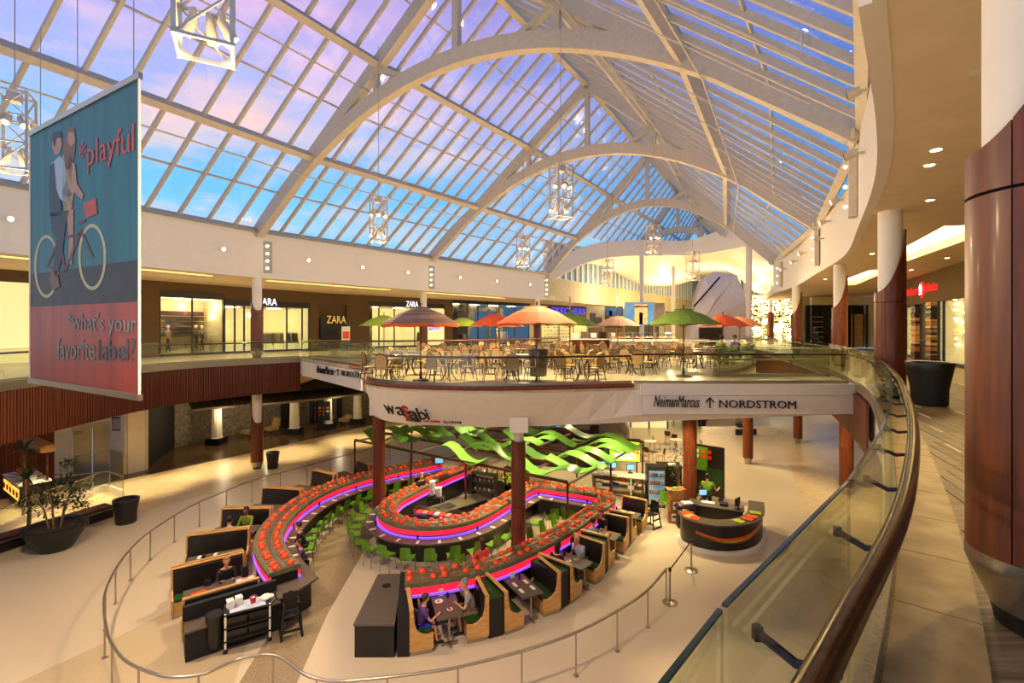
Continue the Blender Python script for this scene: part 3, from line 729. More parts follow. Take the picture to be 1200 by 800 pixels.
for i, (x, l) in enumerate(((310,'rail of pale shirts in the left of the entrance'),(322,'rail of cream clothes in the middle of the entrance'),(345,'rail of green and red clothes right of the entrance'),(495,'rail of dark clothes in the second shop'),(590,'rail of pale dresses in the black shop front'))):
    p = inner(WL, x, 1.5)
    t = thing('clothes_rail', l, 'clothes rail', (p.x,p.y,F), .95)
    MB().tube([(-.7,0,0),(-.7,0,1.4),(.7,0,1.4),(.7,0,0)],.02,6).build('frame', M['steel'], t)
    for k in range(10):
        MB().box((-.6+k*.13,0,.95),(.05,.4,.8),rnd.uniform(-.1,.1),.6).build('garment', M[rnd.choice([['paper','tan','plaster'],['paper','tan'],['green','red','paper','leaf'],['black','navy'],['paper','violet']][i]) if i<4 else 'paper'], t)

# ---------------------------------------------------------------- right shop fronts
# WR runs away from the camera, the shops lie to its right, so depth is negative
def seg_r(xa, xb, z0, z1, m, d=0, name='wall_right', label=None): return seg(WR, xa, xb, z0, z1, m, d, .15, name, label)
a, b = Vector((10.5,3,0)), rayhit(WR, 1140)
struct('wall_right', MB().wall([Vector((8.2,-2,0)), a, Vector((15,12.5,0)), b], F-.1, CZ, .15), M['dkwall'], label='taupe wall beyond the near column')
def shop_r(xa, xb, ztop, label, posts, back, depth=3.2):
    a, b = rayhit(WR, xa), rayhit(WR, xb); tn = (b-a).normalized(); nn = Vector((tn.y, -tn.x, 0))
    if nn.x < 0: nn = -nn
    t = thing('shop', label, 'shop', (*((a+b)/2).xy, F))
    MB().wall([a+nn*depth, b+nn*depth], F+.02, ztop, .1).build('back_wall', M[back], t, True)
    for e in (a, b): MB().wall([e+nn*.1, e+nn*depth], F+.02, ztop, .1).build('side_wall', M[back], t, True)
    q = [a+nn*.1, b+nn*.1, b+nn*depth, a+nn*depth]
    MB().loft([(v.x,v.y,ztop) for v in q],[(v.x,v.y,ztop+.08) for v in q]).build('ceiling_board', M['ceiling'], t, True)
    c = (a+b)/2+nn*depth*.5; MB().box((c.x,c.y,ztop-.03),(1.2,.6,.04),.5).build('ceiling_lamp', LIT, t, True)
    xs = [xa]+list(posts)+[xb]
    for x in xs:
        p = rayhit(WR, x); MB().box((p.x,p.y,(F+ztop)/2),(.1,.1,ztop-F),1.05).build('frame_post', M['black'], t, True)
    for x, y in zip(xs, xs[1:]):
        p, q2 = rayhit(WR, x), rayhit(WR, y); MB().wall([p, q2], F+.12, ztop-.02, .02).build('pane', M['sglass'], t, True)
    MB().wall([a, b], F, F+.14, .16).build('plinth', M['black'], t, True)
    return t, nn
slatm = mat('striped_wood', (150,110,54), (60,40,20), .5, scale=7, stretch=(.2,.2,3), contrast=(.45,.55))
s7, nr = shop_r(1100, 1139, 9.35, 'glass shop window with horizontal stripes behind, beside the near column', (1106,), 'shoplit')
for k in range(12): 
    p, q = rayhit(WR,1102)+nr*1.6, rayhit(WR,1139)+nr*1.6; MB().bar((p.x,p.y,F+.3+k*.25),(q.x,q.y,F+.3+k*.25),.03,.06).build('stripe', M['birch'], s7, True)
pier = thing('striped_pier', 'pier clad in stacked dark and light wood strips with a black door in it', 'pier', (*rayhit(WR,1087).xy, F))
pz = F
while pz < 9.3:
    h = rnd.uniform(.06,.16); 
    for xa_, xb_ in ((1074,1079),(1092,1098)):
        p, q = rayhit(WR,xa_), rayhit(WR,xb_); MB().wall([p-nr*.1, q-nr*.1], pz+.005, pz+h, .3+rnd.uniform(-.05,.05)).build('strip', M[rnd.choice(['birch','rail','carton','black'])], pier, True)
    pz += h
MB().wall([rayhit(WR,1079), rayhit(WR,1092)], F, 9.3, .1).build('door', M['black'], pier, True)
MB().tube([rayhit(WR,1081)-nr*.2+Vector((0,0,F+1.1)), rayhit(WR,1088)-nr*.2+Vector((0,0,F+1.1))], .025, 6).build('handle', M['steel'], pier, True)
s8, _ = shop_r(1052, 1074, 9.35, 'lit shop entrance with red lettering left of the striped pier', (1062,), 'shoplit')
letters('lululemon', 'lettering', REDS, s8, D(1058.5,347,27.5), D(1072.5,345,26.0), .3)
seg_r(1052, 1139, 9.35, CZ, M['dkwall'], label='taupe fascia carrying the red and white sign')
sg = thing('shop_sign', 'red lettering with a round red and white emblem on the taupe fascia', 'sign', (*rayhit(WR,1085).xy, 9.8))
f_ = lambda x, z: rayhit(WR, x)-nr*.14+Vector((0,0,z))
letters('lululemon', 'lettering', REDS, sg, f_(1066.5,9.92), f_(1081,9.92), .42)
letters('athletica', 'lettering', REDS, sg, f_(1086.5,9.92), f_(1103,9.92), .42)
dc = f_(1083.8,10.1); e1 = (f_(1086,10)-f_(1082,10)).normalized()
ring = [dc+e1*math.cos(2*PI*k/20)*.42+Vector((0,0,math.sin(2*PI*k/20)*.42)) for k in range(20)]
MB().add([p-nr*.02 for p in ring]+[p+nr*.06 for p in ring], [tuple(range(20)), tuple(reversed(range(20,40)))]+[(k,(k+1)%20,20+(k+1)%20,20+k) for k in range(20)]).build('emblem_disc', REDS, sg, True)
om = [dc-nr*.05+e1*x+Vector((0,0,z)) for x, z in ((-.2,-.25),(-.08,-.2),(-.12,0),(-.13,.15),(0,.27),(.13,.15),(.12,0),(.08,-.2),(.2,-.25))]
MB().tube(om, .035, 6).build('emblem_mark', WHT, sg, True)
struct('wall_right', MB().wall([rayhit(WR,1052), Vector((31.5,41,0))], F, CZ, .15), M['beige'])
struct('wall_right', MB().wall(V2((31.5,40.6),(31.9,44.2),(26.3,44.2)), F, CZ+2, .15), M['beige'])
s9 = thing('shop', 'dark shop front with a green and red display, framed between columns', 'shop', (30,42.4,F))
MB().box((29.0,43.6,F+1.9),(5.2,.2,3.8)).build('back_wall', M['bglass'], s9, True)
MB().box((29.0,42.6,F+4.15),(5.4,.3,.7)).build('header', M['beige'], s9, True)
for k in range(6): MB().box((27.3,43.3,F+.5+k*.45),(.9,.3,.06)).build('shelf', M['tan'], s9, True)
MB().box((29.2,43.3,F+2.1),(1.3,.1,1.0)).build('green_picture', M['lime'], s9, True); MB().box((29.2,43.3,F+1.0),(1.3,.15,.9)).build('red_panel', M['red'], s9, True)
for x in (26.5,28.1,30.2,31.4): MB().box((x,42.8,F+1.9),(.1,.1,3.8)).build('frame_post', M['black'], s9, True)
MB().box((30.8,43.2,F+1.5),(.9,.2,3)).build('door_frame', M['birch'], s9, True)
# sparkling screen wall in the distance
sw = thing('screen_wall', 'tall openwork screen dotted with lights and leaves, far beyond the right columns', 'screen', (28,50,F))
MB().box((27.4,50.4,F+2.6),(8.5,.15,5.2)).build('backing', M['shoplit'], sw, True)
dots = MB(); dl = MB()
for k in range(520):
    x, z = rnd.uniform(23.4,31.4), F+rnd.uniform(.3,5.0); (dots if rnd.random() < .75 else dl).box((x,50.2,z),(.16,.08,.14),0)
dots.build('leaf_pattern', M['leaf2'], sw, True, kind='stuff'); dl.build('bulb_pattern', LIT, sw, True, kind='stuff')
for k in range(8): MB().box((23.6+k*1.1,50.1,F+2.6),(.06,.08,5.2)).build('frame_bar', M['steel'], sw, True)

# ---------------------------------------------------------------- lower shop row, left
can = thing('metal_canopy', 'sloping dark shingled canopy above the fluted columns', 'canopy', (-17,36,0))
CL_ = [P(219,524,0), P(252,519,0), P(345,508,0), P(384,502,0), P(419,496,0), P(448,491,0)]
top_in = offset(spline(CL_,3), 1.6); top_out = offset(spline(CL_,3), -.9)
nC = 34
def cv(l, s): return along(l, length(l)*s*.9999)[0]
for i in range(nC):
    for j in range(2):
        s0, s1 = i/nC, (i+.94)/nC; f0, f1 = j/2, (j+.96)/2
        q = []
        for s, f in ((s0,f0),(s1,f0),(s1,f1),(s0,f1)):
            p = cv(top_out, s).lerp(cv(top_in, s), f*.45); p.z = 2.62+f*.75-.03*j; q.append(p)
        MB().add(q+[v+Vector((0,0,.04)) for v in q], [(3,2,1,0),(4,5,6,7),(0,1,5,4),(1,2,6,5),(2,3,7,6),(3,0,4,7)]).build('shingle', M['shingle'], can, True)
MB().wall(top_out, 2.5, 2.64, .06).build('edge_beam', M['steel'], can, True)
MB().loft([(p.x,p.y,3.3) for p in top_out[:1]+top_out[1:]]+[(p.x,p.y,3.3) for p in reversed(top_in)], [(p.x,p.y,4.7) for p in offset(top_out,1.4)]+[(p.x,p.y,4.7) for p in reversed(top_in)]).build('fascia_box', M['blackmat'], can, True)
for k, (x, y) in enumerate(((253.6,520),(345,508),(384,502),(419,496))):
    c = P(x, y, 0); t = thing('fluted_column', ['cream fluted column nearest the mosaic wall','cream fluted column right of the cherry column','cream fluted column with the black menu board','cream fluted column farthest along the canopy'][k], 'column', (c.x,c.y,0), 0, 'cream fluted columns below the canopy')
    MB().box((0,0,.22),(1.0,1.0,.44)).build('plinth', M['black'], t)
    pr = []; nn_ = 32; sh = MB(); vs = []
    for z, r in ((.44,.42),(.5,.36),(2.45,.32),(2.55,.4)):
        for a_ in range(nn_): rr_ = r*(1 if a_ % 2 else .93); vs.append((rr_*math.cos(2*PI*a_/nn_), rr_*math.sin(2*PI*a_/nn_), z))
    sh.add(vs, [(j*nn_+i, j*nn_+(i+1)%nn_, (j+1)*nn_+(i+1)%nn_, (j+1)*nn_+i) for j in range(3) for i in range(nn_)]+[tuple(3*nn_+i for i in range(nn_))]).build('shaft', M['plaster'], t)
    if k == 2:
        mbd = thing('menu_board', 'black menu board with small coloured pictures hung before a fluted column', 'menu board', (c.x-.1,c.y-.55,0), .2)
        MB().box((0,0,1.5),(.95,.06,1.5)).build('board', M['ink'], mbd)
        MB().box((0,0,.05),(.7,.5,.1)).box((0,0,.4),(.08,.08,.7)).build('stand', M['black'], mbd)
        for i in range(9): MB().box((-.3+.3*(i%3),-.04,1.2+.28*(i//3)),(.18,.02,.16)).build('picture', M[['red','lime','blue','orange','orangep','paper','ulime','red','tan'][i]], mbd)
for x, y, l in ((318,512,'pale upholstered armchair in the dark shop window'),(292,516,'low patterned sofa cushion bench in the window'),(404,501,'pale cushion bench farther along the window')):
    c = P(x, y-4, 0); t = thing('armchair', l, 'armchair', (c.x, c.y, .1), -.5)
    MB().box((0,0,.3),(.8,.7,.24)).build('seat', M['tan'], t); MB().bar((0,.3,.35),(0,.5,1.05 if 'arm' in l else .6),.75,.12,(0,1,0)).build('backrest', M['tan'], t)
    for sx in (-.35,.35):
        for sy in (-.28,.28): MB().box((sx,sy,.1),(.05,.05,.2)).build('leg', M['rail'], t)
for x, y, w_ in ((236,521,.7),(330,507,.6),(372,501,.6),(395,499,.4),(362,503,.3)):
    c = P(x, y-5, 0); struct('trim_5', MB().box((c.x,c.y+.6,1.6),(w_,.3,3.2)), M['vinyl'] if w_ < .65 else M['plaster'])
# service doors unit
du = thing('service_doors', 'pair of beige service doors with push bars in a cream alcove', 'door', (*P(106,552,0).xy, 0))
A1, A2 = P(85,557,0), P(131,551,0); dx = (A2-A1)
for i in range(2):
    p, q = A1+dx*(.5*i+.01), A1+dx*(.5*i+.49)
    dr = MB().wall([p,q], .02, 2.45, .06).build('door', M['beige'], du, True)
    n0 = Vector((dx.y,-dx.x,0)).normalized()*.08
    MB().bar(p.lerp(q,.08)+n0+Vector((0,0,1.05)), p.lerp(q,.92)+n0+Vector((0,0,1.05)), .06,.1).build('push_bar', M['steel'], du, True)
    MB().wall([p.lerp(q,.03)+n0*.5, p.lerp(q,.97)+n0*.5], .05, .98, .02).build('kick_plate', M['steel'], du, True)
    MB().bar(p.lerp(q,.5*i)+n0+Vector((0,0,2.3)), p.lerp(q,.5+.5*i)+n0+Vector((0,0,2.3)), .07,.1).build('door_closer', M['steel'], du, True)
MB().wall([A1-dx*.02, A2+dx*.02], 2.47, 2.8, .3).build('lintel', M['beige'], du, True)
seg2 = lambda p, q, z1, m, l=None: struct('wall_left', MB().wall([p,q], 0, z1, .25), m, label=l)
B1, B2 = P(64,560,0), P(84,558,0); seg2(B1, A1, 4.75, M['plaster'], 'cream wall left of the service doors')
nA = Vector((dx.y,-dx.x,0)).normalized()
seg2(A1+dx*-.0+Vector((0,0,0)), A1+dx*1.0, 0.02, M['plaster']); struct('wall_left', MB().wall([A1,A2], 2.8, 4.75, .25), M['plaster'])
C1, C2 = P(149,555,0), P(169,551,0); seg2(A2, C1, 4.75, M['plaster'], 'cream wall with a tiled dado right of the doors'); seg2(C1, C2, 4.75, M['plaster']); seg2(C2, Vector((-20.9,27.6,0)), 4.75, M['plaster'])
struct('wall_left', MB().wall([A2+nA*.2, P(146,556,0)+nA*.1], 0, 1.25, .1), M['limestone'])
ex = thing('exit_sign', 'small red lit exit sign above the service doors', 'sign', (*P(117,553,0).xy, 2.95))
MB().box((P(117,553,0).x+.3, P(117,553,0).y-.5, 3.1),(.5,.06,.22),.2).build('plate', M['white'], ex, True)
letters('EXIT', 'lettering', REDS, ex, (P(117,553,0).x+.12, P(117,553,0).y-.56, 3.03), (P(117,553,0).x+.48, P(117,553,0).y-.49, 3.03), .14)
nb_ = thing('notice_board', 'small framed grey notice by the service doors', 'notice', (*P(140,553,0).xy, 2.4))
MB().box((P(140,553,0).x+.1, P(140,553,0).y-.25, 2.75),(.5,.06,.75),.2).build('frame', M['vinyl'], nb_, True); MB().box((P(140,553,0).x+.1, P(140,553,0).y-.3, 2.75),(.38,.03,.6),.2).build('sheet', M['steel'], nb_, True)

# ---------------------------------------------------------------- glass balustrades
def balustrade(line, label, rail='rail', z=F, gh=1.06, rh=.92, inset=.12, step=1.5, rr_=.035, side=1, shoe=True, spots=True, cat='railing', group='glass balustrades'):
    t = thing('glass_railing', label, cat, (line[0].x, line[0].y, z), 0, group)
    pts = resample(line, step)
    for a, b in zip(pts, pts[1:]):
        d = (b-a).normalized()*.012
        MB().wall([a+d, b-d], z+.04, z+gh, .016).build('glass_panel', M['rglass'], t, True)
        MB().wall([a+d, b-d], z+gh, z+gh+.007, .011).build('glass_edge', M['gedge'], t, True)
    fine = resample(line, .35) if step < 1.0 or length(line) < 60 else line
    if rail:
        rl_ = [p+Vector((0,0,z+rh)) for p in offset(fine, inset*side)]
        MB().tube(rl_, rr_, 8).build('handrail', M[rail], t, True, True)
        off = offset(pts, inset*side*.5)
        for p, o in zip(pts, offset(pts, inset*side)):
            MB().tube([p+Vector((0,0,z+rh-.12)), (p+o)/2+Vector((0,0,z+rh-.13)), o+Vector((0,0,z+rh-.03))], .014, 6).build('bracket', M['bronze'], t, True)
    if shoe: MB().wall(fine, z-.01, z+.11, .07).build('base_channel', M['steel'], t, True)
    return t
RB = [p for p in RE if p.y > -.9]
rb = balustrade(offset(RB, -.05), 'long curved glass balustrade of the right walkway with a thick bronze handrail', None, gh=1.09, step=1.25)
hr = [p+Vector((0,0,F+.93)) for p in offset(spline([p for p in RB],2), -.19)]
MB().tube(hr, .036, 12).build('handrail', M['bronze'], rb, True, True)
MB().tube([p+Vector((0,0,-.11)) for p in offset(hr, .02)], .014, 6).build('under_rail', M['steel'], rb, True, True)
pts = resample(RB, .95)
for p, o in zip(pts, offset(pts, -.19)):
    MB().tube([Vector((p.x,p.y,F+.86)), Vector(((p.x+o.x)/2,(p.y+o.y)/2,F+.82)), Vector((o.x,o.y,F+.84)), Vector((o.x,o.y,F+.91))], .013, 6).build('bracket', M['vinyl'], rb, True)
    MB().box((p.x,p.y,F+.86),(.022,.022,.04)).build('clamp', M['vinyl'], rb, True)
balustrade(offset(spline(LE,4), .1), 'glass balustrade of the left walkway with a dark wood handrail', 'rail', side=1)
TE = [p for p in tf[:-1]]+V2((3.8,14.82),(6,14.82),(8.2,14.82),(10.3,14.85))
balustrade(offset(spline(V2(*TF[:5]),3), .1), 'glass balustrade curving along the left bridge', 'rail', side=1)
balustrade(offset(tf[16:], .1), 'glass balustrade around the front of the umbrella terrace', 'rail', side=1, rh=.85)
balustrade(V2((3.75,14.9),(6,14.9),(8.2,14.9),(10.35,14.9)), 'straight glass balustrade on the front edge of the bridge with lettering below', 'rail', side=1, rh=.9)
br = balustrade(V2((11.3,17.2),(9.2,17.15),(7.2,17.15)), 'glass balustrade on the rear edge of the bridge', 'steel', side=-1, rh=.6, inset=.1)
balustrade(spline(V2((7.2,17.3),(8.6,18.9),(10.45,21.2),(12.3,24.6),(12.4,27.6),(11.7,31)),3), 'glass balustrade around the rounded right nose of the terrace', 'steel', side=1, rh=.95)
balustrade(spline(V2((-12.3,29.4),(-9.3,27.2),(-6,27.5),(-1,31),(3.5,36)),4), 'glass balustrade with a reddish wood handrail behind the terrace chairs', 'wood', side=-1, rh=1.0, rr_=.045)
# two slim tension rails along the back of the bridge
# signs on the bridges
hs = thing('wayfinding_sign', 'black department store lettering with an arrow on the white front bridge', 'sign', (7,14.6,5.5))
def fr(x, y): return Vector(((x-600)*14.54/FPX, 14.54, EYE+(HY-y)*14.54/FPX))
MB().wall(V2((3.95,14.66),(10.3,14.62)), 5.42, 5.97, .06).build('board', M['plaster'], hs, True)
letters('NeimanMarcus', 'script_lettering', M['ink'], hs, fr(766,476.5), fr(820,477.5), .34, slant=.35)
letters('NORDSTROM', 'lettering', M['ink'], hs, fr(843,477.5), fr(933,479), .235)
q = fr(832,478); MB().bar(q, q+Vector((0,0,.30)), .03, .03).bar(q+Vector((0,0,.31)), q+Vector((-.12,0,.17)), .03,.035).bar(q+Vector((0,0,.31)), q+Vector((.12,0,.17)), .03,.035).build('arrow', M['ink'], hs, True)
hs2 = thing('wayfinding_sign', 'smaller black department store lettering with an arrow on the left bridge', 'sign', (-9,24,5.6))
Lb = [Vector((p.x-.1,p.y-.12,0)) for p in tf]
def lb(x, z): p = rayhit(Lb, x); return Vector((p.x, p.y, z))
def lbz(x, y): p = rayhit(Lb, x); return Vector((p.x, p.y, EYE+(HY-y)*p.y/FPX))
MB().wall([lb(354.5,0), lb(375,0), lb(400,0), lb(424,0)], 5.36, 6.12, .08).build('board', M['white'], hs2, True)
Lb = [Vector((p.x-.06,p.y-.07,0)) for p in Lb]
letters('NeimanMarcus', 'script_lettering', M['ink'], hs2, lbz(371,436.5), lbz(391,439.5), .38, slant=.35)
letters('NORDSTRO', 'lettering', M['ink'], hs2, lbz(400,440), lbz(426,444), .27)
q = lbz(396,440); MB().bar(q, q+Vector((0,0,.3)), .04,.04).bar(q+Vector((0,0,.3)), q+Vector((-.12,-.1,.17)), .04,.04).bar(q+Vector((0,0,.3)), q+Vector((.12,.1,.17)), .04,.04).build('arrow', M['ink'], hs2, True)

# restaurant name on the hull: letters follow the sloping curve
def hull_pt(x, y):
    k = (x-600)/FPX; best = None
    for i in range(len(tf)-1):
        for s in (0,.25,.5,.75):
            for a0 in range(12):
                v = a0/12; p = Vector(hi[i]).lerp(Vector(hi[i+1]), s).lerp(Vector(lo[i]).lerp(Vector(lo[i+1]), s), v)
                if p.z > 6.12: continue
                px, py = 600+p.x/p.y*FPX, HY+(EYE-p.z)/p.y*FPX; e = (px-x)**2+(py-y)**2
                if best is None or e < best[0]: best = (e, p)
    return best[1]
wsn = thing('restaurant_sign', 'restaurant name in black and red letters on the white hull of the terrace', 'sign', (-3,14.5,5.4))
xs_ = [452,464,475,486,497,503]; word = [('w',452,464.5,'ink',486,9),('a',465.5,473,'ink',487,9),('s',471,480,'red',492,17),('a',480,487.5,'ink',489.5,9),('b',488.5,497.5,'ink',491.5,15),('a',0,0,'ink',0,0),('i',503.5,505.5,'ink',489.5,13)]
def hl(ch, x0, x1, yb0, yb1, hpx, m):
    p0, p1 = hull_pt(x0, yb0), hull_pt(x1, yb1)
    if x1-x0 < 4: p1 = p0+(hull_pt(x0+14, yb1)-p0).normalized()*.07
    cm = Vector((0,0,EYE)); p0 -= (p0-cm).normalized()*(.16 if x0 < 490 else .27); p1 -= (p1-cm).normalized()*(.16 if x1 < 492 else .27)
    n_ = Vector((-.85+.5*min(1,(x0-452)/50), -.6-.3*min(1,(x0-452)/50), 0)).normalized(); upv = (n_*(.3+.32*min(1,(x0-452)/60))+Vector((0,0,.85))).normalized()
    h = hpx*p0.y/FPX/.88; letters(ch, 'letter', M[m], wsn, p0, p1, h, .03, 0, True, upv)
for ch, x0, x1, y, h, m in (('w',452,465,485,10,'ink'),('a',466,475,487,10,'ink'),('s',474.5,482,490.5,16,'red'),('a',482,491,489.5,10,'ink'),('b',493,501.5,490,15,'ink'),('i',502.5,505,490.5,14,'ink')): hl(ch, x0, x1, y, y+.6, h, m)
hl('MODERN', 478, 494, 493, 494.5, 3, 'ink'); hl('JAPANESE', 496, 517, 494.7, 496, 3, 'red'); hl('CUISINE', 519, 540, 496, 496.8, 3, 'ink')
# ================================================================ people
HAIR = {'brown': mat('brown_hair', (70,44,26), (40,24,14), .6, scale=40), 'grey': mat('grey_hair', (150,140,130), (100,92,84), .6, scale=40), 'black': mat('black_hair', (24,18,14), (12,9,8), .5, scale=40), 'blond': mat('blond_hair', (176,128,70), (130,88,44), .5, scale=40)}
SKIN = mat('skin', (214,160,122), (198,140,104), .55, scale=10, spec=.3); SKIN2 = mat('brown_skin', (150,98,66), (132,84,56), .55, scale=10)
CL = {k: mat(k+'_cloth', c, None, .85, scale=14, bump=.05) for k, c in dict(purple=(92,60,130), royal=(34,50,190), grey=(150,144,136), khaki=(120,108,82), white=(230,224,212), black=(28,26,28), olive=(120,140,40), blue=(90,110,150), coral=(214,74,66), lime=(120,160,30), pale=(190,196,214), denim=(60,74,110), teal=(110,140,160)).items()}
def skinned(name, pts, edges, radii, m, parent, extra=None, levels=1):
    me = bpy.data.meshes.new(name); me.from_pydata([tuple(p) for p in pts], edges, [])
    o = bpy.data.objects.new(name, me); COL.objects.link(o)
    sk = o.modifiers.new('s', 'SKIN'); sk.use_smooth_shade = True
    ss = o.modifiers.new('u', 'SUBSURF'); ss.levels = levels; ss.render_levels = levels
    for i, v in enumerate(me.skin_vertices[0].data):
        v.radius = radii[i] if isinstance(radii[i], tuple) else (radii[i], radii[i]); v.use_root = (i == 0)
    dg = bpy.context.evaluated_depsgraph_get(); out = bpy.data.meshes.new_from_object(o.evaluated_get(dg)); out.name = name
    bpy.data.objects.remove(o); bpy.data.meshes.remove(me)
    if extra:
        bm = bmesh.new(); bm.from_mesh(out); t = extra.mesh('x', None, True); bm.from_mesh(t); bm.to_mesh(out); bm.free(); bpy.data.meshes.remove(t)
    out.materials.clear(); out.materials.append(m)
    for p in out.polygons: p.use_smooth = True; p.material_index = 0
    q = bpy.data.objects.new(name, out); COL.objects.link(q); q.parent = parent; return q
def hand(mb, c, d, side):
    c, d = Vector(c), Vector(d).normalized(); sx = d.cross(Vector((0,0,1))).normalized()*side
    mb.tube([c-d*.02, c+d*.03, c+d*.08], [.026,.036,.034], 8, flat=.55)
    for k, l in enumerate((.065,.08,.075,.058)):
        b = c+d*.075+sx*(-.027+.018*k); mb.tube([b, b+d*l*.5, b+d*l*.85+Vector((0,0,-.022))], [.0095,.009,.007], 6)
    b = c+d*.02-sx*.03; mb.tube([b, b+d*.03-sx*.025, b+d*.055-sx*.028], [.011,.010,.008], 6)
def person(label, loc, rz, shirt, pants, hair, skin=None, sit=True, lean=.1, hands=None, longhair=False, scale=1, sleeve='short', headyaw=0, bald=False, shorts=False):
    skin = skin or SKIN; t = thing('person', label, 'person', loc, rz); t.scale = (scale,)*3
    hz = .52 if sit else .92; ly = -lean
    pel = Vector((0,0,hz)); wst = Vector((0,ly*.35,hz+.2)); ch = Vector((0,ly*.8,hz+.42)); nk = Vector((0,ly,hz+.56)); hd0 = Vector((0,ly-.01,hz+.62)); hd = Vector((0,ly-.03,hz+.73))
    if hands is None: hands = [(-.16,-.46,.80),(.16,-.46,.80)] if sit else [(-.28,-.12,.8),(.28,-.12,.8)]
    sh = [ch+Vector((s*.19,0,.06)) for s in (-1,1)]; el = []
    for s, h_, p in zip((-1,1), hands, sh):
        h_ = Vector(h_); m = (p+h_)/2; d = (h_-p).length; drop = max(0, .30**2-(d/2)**2)**.5; el.append(m+Vector((s*.06,.02,-drop*.9)))
    if sit: kn = [Vector((s*.12,-.44,hz+.0)) for s in (-1,1)]; an = [Vector((s*.13,-.42+.06*s,.1)) for s in (-1,1)]
    else: kn = [Vector((s*.1,-.02,.5)) for s in (-1,1)]; an = [Vector((s*.11,.0,.08)) for s in (-1,1)]
    hp = [pel+Vector((s*.1,0,-.02)) for s in (-1,1)]
    pts = [pel, wst, ch, nk, hd0, hd]; E = [(0,1),(1,2),(2,3),(3,4),(4,5)]; R = [(.13,.11),(.12,.095),(.14,.1),.052,.06,.085]
    ex = MB()
    for i, s in enumerate((-1,1)):
        H = Vector(hands[i]); wr = H-(H-el[i]).normalized()*.02
        n0 = len(pts); pts += [sh[i], el[i], wr, hp[i], kn[i], an[i], an[i]+Vector((0,-.14,-.05))]
        E += [(2,n0),(n0,n0+1),(n0+1,n0+2),(0,n0+3),(n0+3,n0+4),(n0+4,n0+5),(n0+5,n0+6)]; R += [.05,.04,.026,.085,.058,.04,.035]
        hand(ex, wr, H-el[i], s)
    cy, sy = math.cos(headyaw), math.sin(headyaw)
    def hp_(x, y, z): return hd+Vector((x*cy-y*sy, x*sy+y*cy, z))
    ex.ball(hp_(0,0,.02), .105, 14, 10, (.82,.95,1.15)); ex.tube([hp_(0,-.09,.035), hp_(0,-.118,.0), hp_(0,-.1,-.012)], [.01,.016,.012], 6)
    ex.tube([hp_(-.028,-.094,-.045), hp_(0,-.104,-.046), hp_(.028,-.094,-.045)], .008, 6)
    for s in (-1,1): ex.ball(hp_(s*.086,.005,.01), .024, 8, 6, (.5,.8,1.2))
    body = skinned('body', pts, E, R, skin, t, ex)
    ey = MB()
    for s in (-1,1): ey.ball(hp_(s*.034,-.09,.035), .012, 8, 6)
    ey.build('eyes', M['ink'], t, smooth=True)
    hm = MB()
    if bald: hm.ball(hp_(0,.02,.0), .108, 12, 8, (.84,.9,.6))
    else:
        hm.ball(hp_(0,.022,.05), .115, 14, 9, (.86,.92,.98)); hm.ball(hp_(0,-.045,.105), .07, 10, 7, (1.0,.7,.5))
    if longhair: hm.tube([hp_(0,.05,.02), hp_(0,.075,-.08), hp_(0,.07,-.2), hp_(0,.06,-.28)], [.09,.1,.085,.04], 12, flat=.6)
    hm.build('hair', HAIR[hair], t, smooth=True)
    tp = [pel+Vector((0,0,.03)), wst, ch, ch+(nk-ch)*.55]; te = [(0,1),(1,2),(2,3)]; tr = [(.175,.145),(.165,.135),(.185,.135),.085]
    for i in range(2):
        n0 = len(tp); e_ = el[i] if sleeve == 'short' else None
        if sleeve == 'short': tp += [sh[i], sh[i].lerp(el[i], .62)]; te += [(2,n0),(n0,n0+1)]; tr += [.08,.07]
        else: tp += [sh[i], el[i], el[i].lerp(Vector(hands[i]), .85)]; te += [(2,n0),(n0,n0+1),(n0+1,n0+2)]; tr += [.066,.053,.038]
    skinned('shirt', tp, te, tr, CL[shirt], t)
    tp = [pel+Vector((0,0,.02))]; te = []; tr = [(.15,.13)]
    for i in range(2):
        n0 = len(tp)
        if shorts: tp += [hp[i], kn[i].lerp(hp[i], .15)]; te += [(0,n0),(n0,n0+1)]; tr += [.105,.082]
        else: tp += [hp[i], kn[i], an[i]+Vector((0,0,.04))]; te += [(0,n0),(n0,n0+1),(n0+1,n0+2)]; tr += [.1,.074,.056]
    skinned('trousers', tp, te, tr, CL[pants], t)
    for i in range(2):
        MB().tube([an[i]+Vector((0,.06,-.03)), an[i]+Vector((0,-.05,-.03)), an[i]+Vector((0,-.16,-.055)), an[i]+Vector((0,-.2,-.06))], [.045,.052,.045,.02], 8, flat=.85).build('shoe', M['ink'], t, smooth=True)
    return t

